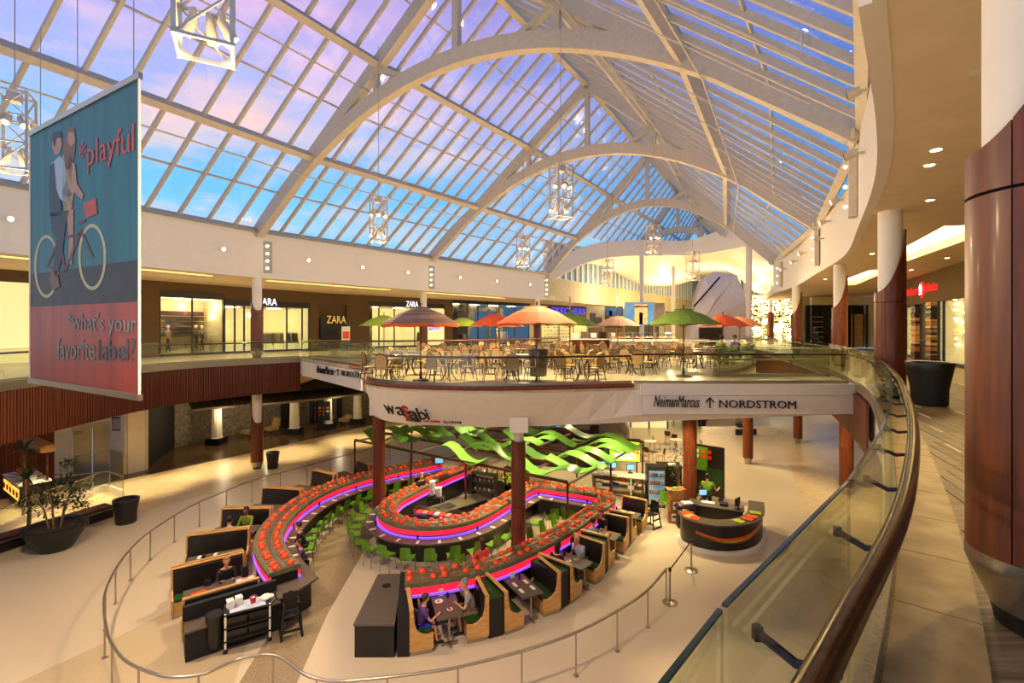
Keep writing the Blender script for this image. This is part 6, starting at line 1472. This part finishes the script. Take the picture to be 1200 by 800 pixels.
MB().box((0,0,.5),(3.2,.8,1.0)).build('cabinet', M['rail'], ck); MB().box((0,0,1.03),(3.3,.9,.06)).build('top', M['white'], ck)
for k in range(5): MB().box((-1.3+k*.6,0,1.28),(.35,.4,.3+.15*(k%2))).build('machine', M[['white','steel','paper','vinyl','white'][k]], ck)
for x in (-1.55,1.55): MB().box((x,.3,1.9),(.08,.08,3.8)).build('post', M['steel'], ck)
def poster(x0, x1, y0, y1, Y, label, paint):
    a, b = D(x0, y1, Y), D(x1, y1, Y); top = D(x0, y0, Y).z; t = thing('poster_banner', label, 'poster', ((a.x+b.x)/2, Y, F)); W, H = b.x-a.x, top-a.z; zc = a.z-F
    MB().box((0,0,zc+H/2),(W,.05,H)).build('print', M[paint[0]], t)
    for u0, u1, v0, v1, m in paint[1]: MB().box(((u0+u1)/2*W-W/2,-.032,zc+(v0+v1)/2*H),((u1-u0)*W,.012,(v1-v0)*H)).build('picture', M[m], t)
    for s in (-1,1): MB().box((s*(W/2+.05),0,(zc+H)/2),(.07,.07,zc+H)).build('post', M['steel'], t)
M['sky2'] = mat('poster_sky', (50,110,170), (30,84,150), .6, scale=1.5); M['photo_dark'] = mat('poster_dark', (74,66,60), (40,36,34), .6, scale=2); M['photo_stone'] = mat('poster_stone', (196,158,104), (150,112,70), .6, scale=4)
poster(732,766,354,381,30.5,'poster of a stone triumphal arch against a blue sky',('sky2',[(.34,.78,.05,.9,'photo_stone'),(.5,.62,.05,.55,'photo_dark'),(.34,.78,.78,.84,'photo_dark'),(0,.34,0,.12,'leaf2')]))
poster(767,778,355,382,30.6,'narrow dark poster right of the stone arch one',('photo_dark',[(.1,.9,.1,.3,'paper')]))
poster(689,707,359,384,32.5,'grey poster with a curved structure, left of the coffee kiosk',('steel',[(.1,.5,.1,.7,'photo_dark'),(.5,.9,.1,.5,'photo_dark')]))
poster(708,731,359,384,32.6,'poster of an angular building with a pale streak',('photo_dark',[(.1,.9,.55,.95,'sky2'),(.25,.4,.1,.8,'photo_stone')]))
# faceted white feature behind the terrace
ft = thing('faceted_feature', 'tall pale faceted chimney like feature behind the right umbrellas', 'feature wall', (17.5,44,F))
pb = [D(808,398,44),D(812,372,44),D(818,342,44),D(826,324,44.5),D(838,318,45),D(864,323,45),D(875,352,44),D(878,398,43.5)]
fr1 = [D(830,398,42.5),D(826,373,42.5),D(838,352,43),D(862,325,44.6)]
MB().add([pb[0],pb[1],fr1[1],fr1[0]],[(0,1,2,3)]).add([pb[1],pb[2],pb[3],fr1[2],fr1[1]],[(0,1,2,3,4)]).add([pb[3],pb[4],pb[5],fr1[3],fr1[2]],[(0,1,2,3,4)]).add([fr1[1],fr1[2],fr1[3],pb[5],pb[6]],[(0,1,2,4),(2,3,4)]).add([fr1[0],fr1[1],pb[6],pb[7]],[(0,1,2,3)]).add([p+Vector((.5,2.5,0)) for p in pb],[tuple(range(8))]).add([pb[4],pb[5],pb[5]+Vector((.5,2.5,0)),pb[4]+Vector((.5,2.5,0))],[(0,1,2,3)]).add([pb[6],pb[7],pb[7]+Vector((.5,2.5,0)),pb[6]+Vector((.5,2.5,0))],[(0,1,2,3)]).build('facets', M['plaster'], ft, True)
a, b = D(812,359,43.0), D(842,325,43.6); MB().bar(a+Vector((0,-.25,0)), b+Vector((0,-.25,0)), .12, .16, (0,1,0)).build('dark_slot', M['ink'], ft, True)
MB().box((D(832,390,42.3).x,42.2,F+1.0),(2.0,.2,1.6)).build('niche', M['vinyl'], ft, True)

# ---------------------------------------------------------------- hanging light towers
def tower(c, label, wd=.55, h=1.75, rz=.5):
    t = thing('light_tower', label, 'pendant light', c, rz, 'square truss lights hung from the roof'); hw = wd/2; S = M['steelw']
    for sx in (-1,1):
        for sy in (-1,1): MB().box((sx*hw,sy*hw,h/2),(.045,.045,h)).build('corner_tube', S, t)
    for z in (.02,.6,1.2,h-.02):
        for (x0,y0,x1,y1) in ((-1,-1,1,-1),(1,-1,1,1),(1,1,-1,1),(-1,1,-1,-1)): MB().bar((x0*hw,y0*hw,z),(x1*hw,y1*hw,z),.035,.035).build('cross_tube', S, t)
    for k, (x0,y0,x1,y1) in enumerate(((-1,-1,1,-1),(1,-1,1,1),(1,1,-1,1),(-1,1,-1,-1))):
        MB().bar((x0*hw,y0*hw,.02),(x1*hw,y1*hw,.6),.022,.022).bar((x1*hw,y1*hw,.6),(x0*hw,y0*hw,1.2),.022,.022).bar((x0*hw,y0*hw,1.2),(x1*hw,y1*hw,h),.022,.022).build('brace', S, t)
    for x0, y0 in ((-1,-1),(1,-1),(1,1),(-1,1)): MB().add([(x0*hw,y0*hw,.02),(x0*hw*.45,y0*hw,.02),(x0*hw,y0*hw*.45,.02),(x0*hw,y0*hw,.05),(x0*hw*.45,y0*hw,.05),(x0*hw,y0*hw*.45,.05)],[(0,1,2),(5,4,3),(1,4,5,2),(0,3,4,1),(0,2,5,3)]).build('gusset', S, t)
    for k in range(6):
        a = k*PI/3+.3; z = .42 if k < 3 else 1.15; p = Vector((math.cos(a)*.17, math.sin(a)*.17, z)); q = p+Vector((math.cos(a)*.12, math.sin(a)*.12, -.16))
        hd_ = MB().tube([p+Vector((0,0,.12)), p, q],[.03,.055,.07],10).build('spot_head', S, t, smooth=True)
        dv = (q-p).normalized(); MB().tube([q+dv*.002, q+dv*.015],[.066,.06],10).build('lens', M['lampw'], hd_)
    MB().box((0,0,h-.1),(.22,.22,.2)).build('junction_box', S, t)
    zr = 24.2 if True else 0
    top = 6.0
    MB().tube([(0,0,h),(0,0,h+top)],.012,5).build('cable', M['steel'], t)
TLAB = ['big truss light at the top left, cut by the frame edge','truss light at the far left edge behind the banner','truss light left of centre against the blue sky','truss light right of centre below the second arch','truss light low over the orange umbrellas','truss light before the undulating white band','small truss light in front of the cloud ceiling','truss light beside the faceted feature']
for c, l in zip(TOWERS, TLAB): tower((c[0],c[1],c[2]), l)
# wall sconces and little spots on the fascias
def fasc_pt(line, x, y):
    p = rayhit(line, x); return Vector((p.x, p.y, EYE+(HY-y)*p.y/FPX))
fi = offset(FL, -.16); fir = [p for p in offset(FR, .12) if p.y > 8.2]
for k, (x, y0, y1) in enumerate(((313,283,320),(505,312,338),(640,325,348))):
    p, q = fasc_pt(fi, x, y1), fasc_pt(fi, x, y0); h = q.z-p.z; t = thing('wall_sconce', ['tall clear wall light above the left upper column, three bulbs','tall clear wall light above the striped umbrella','tall clear wall light above the biggest orange umbrella'][k], 'wall light', p, .72, 'tall sconces on the left fascia')
    MB().box((0,.02,h/2),(.5,.04,h)).build('back_plate', M['steelw'], t); MB().box((0,-.12,h/2),(.44,.2,h)).build('glass_box', M['sglass'], t)
    for j in range(4): MB().ball((0,-.1,h*(.15+.235*j)),.06,8,6).build('bulb', M['lampw'], t)
for k, (x, y0, y1) in enumerate(((1001,176,254),(957,268,311),(915,307,336))):
    fx = {1001:1004,957:960,915:916}[x]; p = rayhit(fir, fx); zt, zb = EYE+(HY-y0)*p.y/FPX, EYE+(HY-y1)*p.y/FPX; h = min(zt-zb, 2.6); t = thing('wall_sconce', ['largest box shaped wall light on the curved right fascia','middle box shaped wall light on the curved right fascia','smallest box shaped wall light at the far end of the right fascia'][k], 'wall light', (p.x,p.y,zb), 1.0, 'box sconces on the right fascia')
    MB().box((0,.1,h/2),(.36,.2,h)).build('box', M['steelw'], t)
    for j in range(3): MB().ball((-.16,.28,h*(.15+.3*j)),.05,8,6).build('bulb', M['lampw'], t)
for k, (x, y) in enumerate(((14,257),(261,292),(360,305),(423,313),(476,319),(537,325),(580,329),(619,333))):
    p = fasc_pt(fi, x, y); t = thing('spotlight', ['small spot at the far left of the white fascia','small spot right of the banner on the fascia','small spot between the first sconce and centre','small spot left of the second sconce','unlit looking spot just left of the second sconce','small spot right of the second sconce','spot midway between second and third sconces','spot just left of the third sconce'][k], 'spotlight', p, .7, 'small spots on the left fascia')
    MB().tube([(0,0,0),(0,-.14,0)],.03,8).build('arm', M['steelw'], t); hd_ = MB().tube([(0,-.12,.03),(0,-.3,-.03)],[.07,.1],12).build('head', M['steelw'], t, smooth=True); MB().tube([(0,-.302,-.031),(0,-.31,-.033)],[.09,.085],12).build('lens', M['lampw'], hd_)
for k, (x, y) in enumerate(((1017,104),(1012,178),(988,234),(973,259),(966,279),(945,296),(935,306),(922,315))):
    lx = {1017:1020,1012:1013}.get(x, x); p = rayhit(fir, lx); p = Vector((p.x,p.y,EYE+(HY-y)*p.y/FPX)); t = thing('spotlight', ['topmost spotlight on the curved right fascia','spotlight above the largest box sconce','spotlight just below the largest box sconce','spotlight halfway between first and second box sconces','square floodlight above the middle box sconce','spotlight left of the middle box sconce','spotlight between middle and smallest sconces','spotlight at the smallest box sconce'][k], 'spotlight', p, -2.2, 'spots on the right fascia')
    MB().tube([(0,0,0),(0,-.18,0)],.035,8).build('arm', M['steelw'], t); hd_ = MB().tube([(0,-.16,.03),(-.02,-.4,-.04)],[.09,.12],12).build('head', M['steelw'], t, smooth=True); MB().tube([(-.02,-.402,-.041),(-.022,-.41,-.043)],[.1,.095],12).build('lens', M['lampw'] if k not in (0,1,4) else M['steelw'], hd_)
# ceiling downlights on the right
for k, (x, y) in enumerate(((1097,175),(1089,193),(1090,234),(1070,294+8),(967,327),(1042-20,297),(1110,302),(1068,316),(1150,82))):
    p = P(x, y, CZ); t = thing('downlight', ['upper recessed downlight near the big column','second recessed downlight near the big column','round recessed downlight above the column with the bin','small downlight by the first glowing tray','small downlight far along the curved ceiling','downlight just left of the column beside the bin','downlight right of the first glowing tray','downlight between the two glowing trays','round smoke detector plate on the ceiling by the big column'][k], 'ceiling light', (p.x,p.y,CZ), 0, 'recessed lights of the right ceiling')
    MB().lathe([(.11,-.012),(.1,-.002)],n=20).build('trim_ring', M['white'], t, smooth=True)
    if k < 8: MB().lathe([(.075,-.016),(.07,-.013)],n=16).build('lens', M['lampw'], t)

# ---------------------------------------------------------------- hanging advertising banner
bt_ = thing('hanging_banner', 'huge teal and orange advertising banner with a couple on a bicycle', 'banner', (-7.8,8.68,F+.6))
BA, BB = Vector((-9.8,9.84,6.95)), Vector((-5.8,7.53,6.93)); bd = (BB-BA).normalized(); bn = bd.cross(Vector((0,0,1))); bn = bn if bn.y < 0 else -bn; BH = 5.0
def BP(x, y, d=0):
    r_ = Vector(((x-600)/FPX, 1, (HY-y)/FPX)); o_ = BA-Vector((0,0,EYE)); s = (o_.dot(bn)+d)/r_.dot(bn); return r_*s+Vector((0,0,EYE))
def bpoly(pts, m, d, name='picture'):
    ps_ = [BP(x,y,d) for x,y in pts]; n = len(ps_); tri = tessellate_polygon([[Vector((p.dot(bd),p.z,0)) for p in ps_]]); MB().add(ps_, [tuple(t_) for t_ in tri]).build(name, M[m], bt_, True)
M['teal'] = mat('banner_teal', (24,104,106), (16,84,88), .45, scale=1.2, stretch=(3,3,.15)); M['bground'] = mat('banner_ground', (62,48,40), (44,36,32), .5, scale=3); M['bred'] = mat('banner_orange', (178,62,30), (152,46,22), .45, scale=1.2, stretch=(3,3,.15))
M['bcoral'] = mat('banner_coral', (206,70,48)); M['bgrey'] = mat('banner_greyteal', (122,140,128)); M['bdteal'] = mat('banner_dark_teal', (20,92,98)); M['tyre'] = mat('banner_tyre', (206,184,128)); M['bshirt'] = mat('banner_shirt', (178,186,190)); M['bvest'] = mat('banner_vest', (56,44,52)); M['bskin'] = mat('banner_skin', (196,136,96)); M['bhair'] = mat('banner_hair', (132,84,48)); M['bframe'] = mat('banner_bike', (110,52,44))
for z0, z1, m, l in ((0,.298,'bred','orange lower field'),(.298,.43,'bground','dark ground field'),(.43,1,'teal','teal upper field')):
    MB().add([BA+Vector((0,0,BH*z0)),BB+Vector((0,0,BH*z0)),BB+Vector((0,0,BH*z1)),BA+Vector((0,0,BH*z1))]+[v-bn*.02 for v in (BA+Vector((0,0,BH*z0)),BB+Vector((0,0,BH*z0)),BB+Vector((0,0,BH*z1)),BA+Vector((0,0,BH*z1)))], [(0,1,2,3),(7,6,5,4),(0,4,5,1),(1,5,6,2),(2,6,7,3),(3,7,4,0)]).build('cloth_field', M[m], bt_, True, label=l)
for z in (0, BH): MB().bar(BA+Vector((0,0,z))-bd*.04, BB+Vector((0,0,z))+bd*.04, .06, .1).build('bar', M['steel'], bt_, True)
for e in (BA, BB): MB().bar(e, e+Vector((0,0,BH)), .03, .03, bd).build('edge_trim', M['white'], bt_, True); 
for f_ in (.12,.5,.96): q = BA.lerp(BB,f_)+Vector((0,0,BH)); MB().tube([q, q+Vector((0,0,2.0 if f_ < .9 else 3))],.008,5).build('wire', M['steel'], bt_, True)
def ringp(cx, cy, rx, ry, w_, m, d):
    n = 28; a = [BP(cx+rx*math.cos(2*PI*k/n), cy+ry*math.sin(2*PI*k/n), d) for k in range(n)]; b = [BP(cx+(rx-w_)*math.cos(2*PI*k/n), cy+(ry-w_*1.4)*math.sin(2*PI*k/n), d) for k in range(n)]
    MB().add(a+b, [(k,(k+1)%n,n+(k+1)%n,n+k) for k in range(n)]).build('picture', M[m], bt_, True)
e1_, e2_ = -.012, -.018
e1_, e2_, e3_ = .004, .007, .010
def sgnd(d): return d
tst = BP(100,300,.05)
if (tst-BA).dot(bn) < 0: e1_, e2_, e3_ = -e1_, -e2_, -e3_
ringp(54.5,312,14.5,37,2.6,'tyre',e1_); ringp(108,301,16.5,39,3,'tyre',e1_)
for a, b, w_ in (((55,312),(76,318),1.3),((76,318),(94,272),1.6),((94,268),(108,301),1.5),((55,312),(70,278),1.2),((70,278),(76,318),1.3),((70,280),(94,274),1.4),((92,262),(100,258),1.5)):
    (xa,ya),(xb,yb) = a, b; L_ = math.hypot(xb-xa,yb-ya); nx, ny = -(yb-ya)/L_*w_, (xb-xa)/L_*w_; bpoly([(xa-nx,ya-ny),(xb-nx,yb-ny),(xb+nx,yb+ny),(xa+nx,ya+ny)],'bframe',e2_)
bpoly([(97,238),(112,232),(114,250),(101,256)],'bcoral',e3_)
bpoly([(60,192),(70,182),(76,190),(78,215),(84,228),(76,236),(64,230)],'bshirt',e2_); bpoly([(58,195),(63,190),(66,222),(72,240),(72,252),(59,254),(57,225)],'bvest',e3_)
bpoly([(59,250),(80,246),(76,270),(72,305),(66,325),(62,318),(66,280),(60,268)],'bvest',e3_); bpoly([(60,316),(67,318),(70,336),(62,340),(58,328)],'bhair',e3_)
bpoly([(62,160),(70,157),(73,168),(70,180),(64,182),(61,172)],'bskin',e2_); bpoly([(61,164),(62,155),(70,153),(73,160),(66,162),(64,172)],'bvest',e3_)
bpoly([(74,170),(80,150),(87,149),(89,165),(87,185),(82,200),(76,196)],'bhair',e2_); bpoly([(80,155),(87,155),(88,166),(83,172),(79,166)],'bskin',e3_)
bpoly([(73,182),(82,178),(86,192),(88,215),(84,245),(76,255),(73,225)],'photo_stone',e2_); bpoly([(84,190),(88,192),(90,215),(98,228),(96,234),(84,222)],'bskin',e3_); bpoly([(78,250),(86,244),(86,285),(84,310),(80,308),(81,280)],'bskin',e2_)
def btext(s, x0, y0, x1, y1, hpx, m):
    p0, p1 = BP(x0,y0,e3_), BP(x1,y1,e3_); letters(s, 'lettering', M[m], bt_, p0, p1, hpx*p1.y/FPX, .003)
btext('*playful', 93,207,157,187,45,'bcoral'); btext("*what's your", 79,391,159.5,397,30,'bgrey'); btext('favorite', 67,421,111,422,27,'bgrey'); btext('label?', 115,422,158,423,27,'bdteal')

# ---------------------------------------------------------------- lower left corner
tp = thing('tree_planter', 'small leafy tree in a wide black bowl on the lower floor', 'planter', (-16.6,17.6,0))
MB().lathe([(.45,0),(.5,.05),(.8,.55),(.92,.82),(.92,.88),(.8,.88),(.74,.78),(.01,.76)],n=36).build('bowl', M['black'], tp, smooth=True); MB().lathe([(.01,.79),(.72,.785)],n=24,cap=False).build('soil', M['soil'], tp)
rt2 = random.Random(5); lf_ = MB()
for k in range(5):
    a = k*1.3; b_ = Vector((math.cos(a)*.18, math.sin(a)*.18, .78)); m_ = b_+Vector((math.cos(a)*.12,math.sin(a)*.12,.7)); MB().tube([b_,m_,m_+Vector((math.cos(a)*.3,math.sin(a)*.3,.7))],[.035,.028,.015],7).build('stem', M['trunk'], tp, smooth=True)
for cx_, cy_, cz_, rr_ in ((-.9,-.1,1.75,.5),(-.3,.1,1.7,.55),(.3,0,1.75,.55),(.75,.1,2.2,.45),(.35,0,2.5,.4),(.45,0,3.1,.28),(-.5,.1,2.05,.35),(.9,0,1.6,.3)):
    for k in range(int(150*rr_/.5)):
        d = Vector((rt2.gauss(0,1),rt2.gauss(0,1),rt2.gauss(0,.7))).normalized()*rr_*rt2.uniform(.3,1); c = Vector((cx_,cy_,cz_))+d; e = Vector((rt2.uniform(-1,1),rt2.uniform(-1,1),rt2.uniform(-.5,.7))).normalized(); sd = e.cross(Vector((0,0,1))).normalized()*.035
        lf_.add([c,c+e*.09+sd,c+e*.18,c+e*.09-sd],[(0,1,2,3)])
lf_.build('foliage', M['leaf2'], tp, kind='stuff')
def palm(loc, h, r_, label, n=34):
    t = thing('spiky_palm', label, 'plant', loc); MB().tube([(0,0,0),(.05,0,h*.5),(0,0,h)],[.07,.06,.05],8).build('trunk', M['trunk'], t, smooth=True)
    for k in range(n):
        a = rt2.uniform(0,2*PI); el_ = rt2.uniform(-.2,1.2); L_ = r_*rt2.uniform(.7,1); d = Vector((math.cos(a)*math.cos(el_), math.sin(a)*math.cos(el_), math.sin(el_))); sd = d.cross(Vector((0,0,1))).normalized(); tpz = Vector((0,0,h)); q = [tpz+sd*.015, tpz+d*L_*.45+sd*.035, tpz+d*L_-Vector((0,0,.12)), tpz+d*L_*.45-sd*.035, tpz-sd*.015]
        MB().add(q+[v-Vector((0,0,.006)) for v in q], [(0,1,2,3,4),(9,8,7,6,5)]+[(i,(i+1)%5,5+(i+1)%5,5+i) for i in range(5)]).build('leaf', M['leaf'], t)
palm((-20.4,20.2,0), 2.9, .95, 'taller spiky palm behind the tree bowl at the left edge'); palm((-18.6,18.6,0), 2.25, .95, 'lower spiky palm just behind the tree bowl')
bl = thing('long_bench', 'long dark upholstered bench with a steel rail on the lower floor', 'bench', (*P(60,625,0).xy, 0))
b0, b1 = P(134,606,0), P(-60,668,0); bdv = (b1-b0).normalized(); bnn = Vector((-bdv.y,bdv.x,0)); bnn = bnn if bnn.y > 0 else -bnn; bz = math.atan2(bdv.y,bdv.x); LBn = (b1-b0).length
for k in range(4):
    c = b0+bdv*(LBn*(k+.5)/4)+bnn*.35; MB().box((c.x,c.y,.24),(LBn/4-.02,.62,.44),bz).build('base_block', M['vinyl'], bl, True); MB().box((c.x,c.y,.49),(LBn/4-.02,.66,.06),bz).build('cushion', M['rail'], bl, True)
lr = [b0-bdv*.1, b0+bdv*LBn*.5, b1]; MB().tube([Vector((p.x,p.y,.42))-bnn*.08 for p in lr],.02,8).build('front_rail', M['steel'], bl, True)
for f_ in (.0,.2,.4,.6,.8,1): q = b0.lerp(b1,f_)-bnn*.08; MB().tube([(q.x,q.y,0),(q.x,q.y,.42)],.015,6).build('rail_post', M['steel'], bl, True)
wr_ = thing('curved_white_rail', 'white edged glass guard curving behind the dark bench', 'railing', (*P(60,600,0).xy, 0))
gl_ = spline([P(x,y,0) for x,y in ((132,587),(110,580),(80,592),(40,606),(0,624),(-60,652))],4); gl_ = [p+Vector((0,.6,0)) for p in gl_]
MB().tube([Vector((p.x,p.y,.95)) for p in gl_],.03,8).build('handrail', M['steel'], wr_, True, True); MB().wall(gl_,0,.3,.12).build('curb', M['white'], wr_, True)
for a, b in zip(gl_[::3], gl_[3::3]): MB().wall([a+(b-a)*.02,b-(b-a)*.02],.32,.92,.015).build('glass_panel', M['rglass'], wr_, True); MB().tube([(a.x,a.y,.3),(a.x,a.y,.95)],.02,6).build('post', M['steel'], wr_, True)
kc = P(15,600,0); kt = thing('snack_kiosk', 'warmly lit kiosk with red and yellow signs at the left edge', 'kiosk', (kc.x-1.0,kc.y+1.6,0), -.6)
MB().box((0,0,.5),(3.0,1.0,1.0)).build('counter', M['vinyl'], kt); MB().box((0,-.52,.6),(2.8,.03,.5)).build('sign_panel', glow('kiosk_sign', (250,190,70), 1.4), kt); MB().box((0,0,1.03),(3.1,1.1,.06)).build('top', M['white'], kt)
for k in range(5): MB().box((-1.2+k*.6,-.54,.6),(.3,.02,.24)).build('red_letter_block', M['red'], kt)
for k in range(4): MB().lathe([(.12,0),(.16,.2),(.16,.22)], (-1.1+k*.7,0,1.06), 12).build('jar', M[['orangep','ulime','red','paper'][k]], kt)
for x in (-1.5,1.5): MB().box((x,.4,1.3),(.08,.08,2.6)).build('post', M['rail'], kt)
MB().box((0,.4,2.5),(3.2,.5,.3)).build('canopy_board', M['carton'], kt)

# ---------------------------------------------------------------- right walkway: stone border slabs and plank tiles
seg_ = resample([p for p in RE if p.y > .2 and p.y < 30], .92); o1, o2 = offset(seg_, -.10), offset(seg_, -.50)
gap = .006
for i in range(len(seg_)-1):
    a, b, c, d = o1[i], o1[i+1], o2[i+1], o2[i]; u = (b-a).normalized()*gap
    MB().prism([(a+u).xy, (d+u).xy, (c-u).xy, (b-u).xy], F-.012, F+.002).build('border_slab', M['stone'], up_right)
pdir = Vector((.40,.916,0)).normalized(); pn = Vector((pdir.y,-pdir.x,0)); pa = math.atan2(pdir.y,pdir.x)
pl1 = [MB().box((0,0,0),(.91,.148,.016)).mesh('tile', M[m]) for m in ('plank','plank2')]; pl2 = MB().box((0,0,0),(.42,.07,.018)).mesh('tile', M['plank3'])
cnt = 0; cand = []
edge = [p for p in offset(RE, -.53)]
for i in range(-4, 30):
    for j in range(0, 60):
        c = Vector((.6,0,0))+pdir*(i*.92+(j%3)*.31)+pn*(j*.153)
        if c.y < .9 or c.y > 15: continue
        # right of the border line?
        k_ = min(range(len(edge)), key=lambda q_: (edge[q_]-c).length); tng = (edge[min(k_+1,len(edge)-1)]-edge[max(k_-1,0)]).normalized(); rel = c-edge[k_]
        if tng.x*rel.y-tng.y*rel.x > -.08: continue
        px_ = 600+c.x/c.y*FPX
        if px_ > 1215: continue
        cand.append((c.length, c, j))
cand.sort(key=lambda t_: t_[0])
for k_, (d_, c, j) in enumerate(cand[:290]):
    piece(rnd.choice(pl1), 'tile', up_right, (c.x,c.y,F-.012), pa)
rest = MB()
for d_, c, j in cand[290:]: rest.box((c.x,c.y,F-.012),(.91,.148,.014),pa)
if rest.v: rest.build('tiles', M['plank'], up_right, kind='stuff')
pale = MB(); kp = 0
for d_, c, j in cand:
    if (j*7+int(c.y*3)) % 6 == 0 and kp < 120: pale.box((c.x,c.y,F-.003),(.55,.05,.012),pa); kp += 1
pale.build('pale_inserts', M['plank3'], up_right, kind='stuff')

# ---------------------------------------------------------------- more light: downlights under decks and soffits, then added brightening lamps
D2 = (1.0,.78,.44)
for x, y in ((-18.5,24.5),(-16.8,27.6),(-14.2,31.0),(-11.2,34.6),(-8.6,38),(-20.2,21.5)): lamp('SPOT', (x,y,4.6), 900, (1,.80,.48), .12, (x,y,0), 1.15, .8)
for x, y in ((-3.5,21),(0,18.3),(.8,22.5),(4.3,21),(6.8,19.5),(8.2,22.5),(-1.5,26),(4,27),(8.5,30),(12,28),(12.5,35),(15,22),(-2,19.5),(2.4,19.0)): lamp('SPOT', (x,y,4.8), 520, D2, .15, (x,y,0), 2.0, .9)  # spots added to brighten the restaurant level, no fixtures built
for x, y in ((12.6,15.3),(14.5,19.8),(7.2,7.2),(5.4,4.4),(18.5,26.5),(24,36)): lamp('SPOT', (x,y,CZ-.05), 300, D2, .12, (x,y,F), 2.2, .9)
for x, y in ((-19.6,24),(-15.8,30),(-11.5,35.5),(-6.5,42),(0,49)): lamp('SPOT', (x,y,CZ-.1), 330, D2, .15, (x,y,F), 2.3, .9)

for x, y in ((191,.9),(215,1.2),(243,1.0)):
    p = inner(WL, x, y); lamp('POINT', (p.x,p.y,F+3.2), 45, (1,.85,.6), .08)  # fill points added so the mannequins show in the window
for x, y in ((270,517),(318,511),(400,500)):
    c = P(x, y, 0); lamp('POINT', (c.x+.3,c.y-1.2,2.2), 30, (1,.8,.5), .08)  # fill points added to brighten the fluted columns
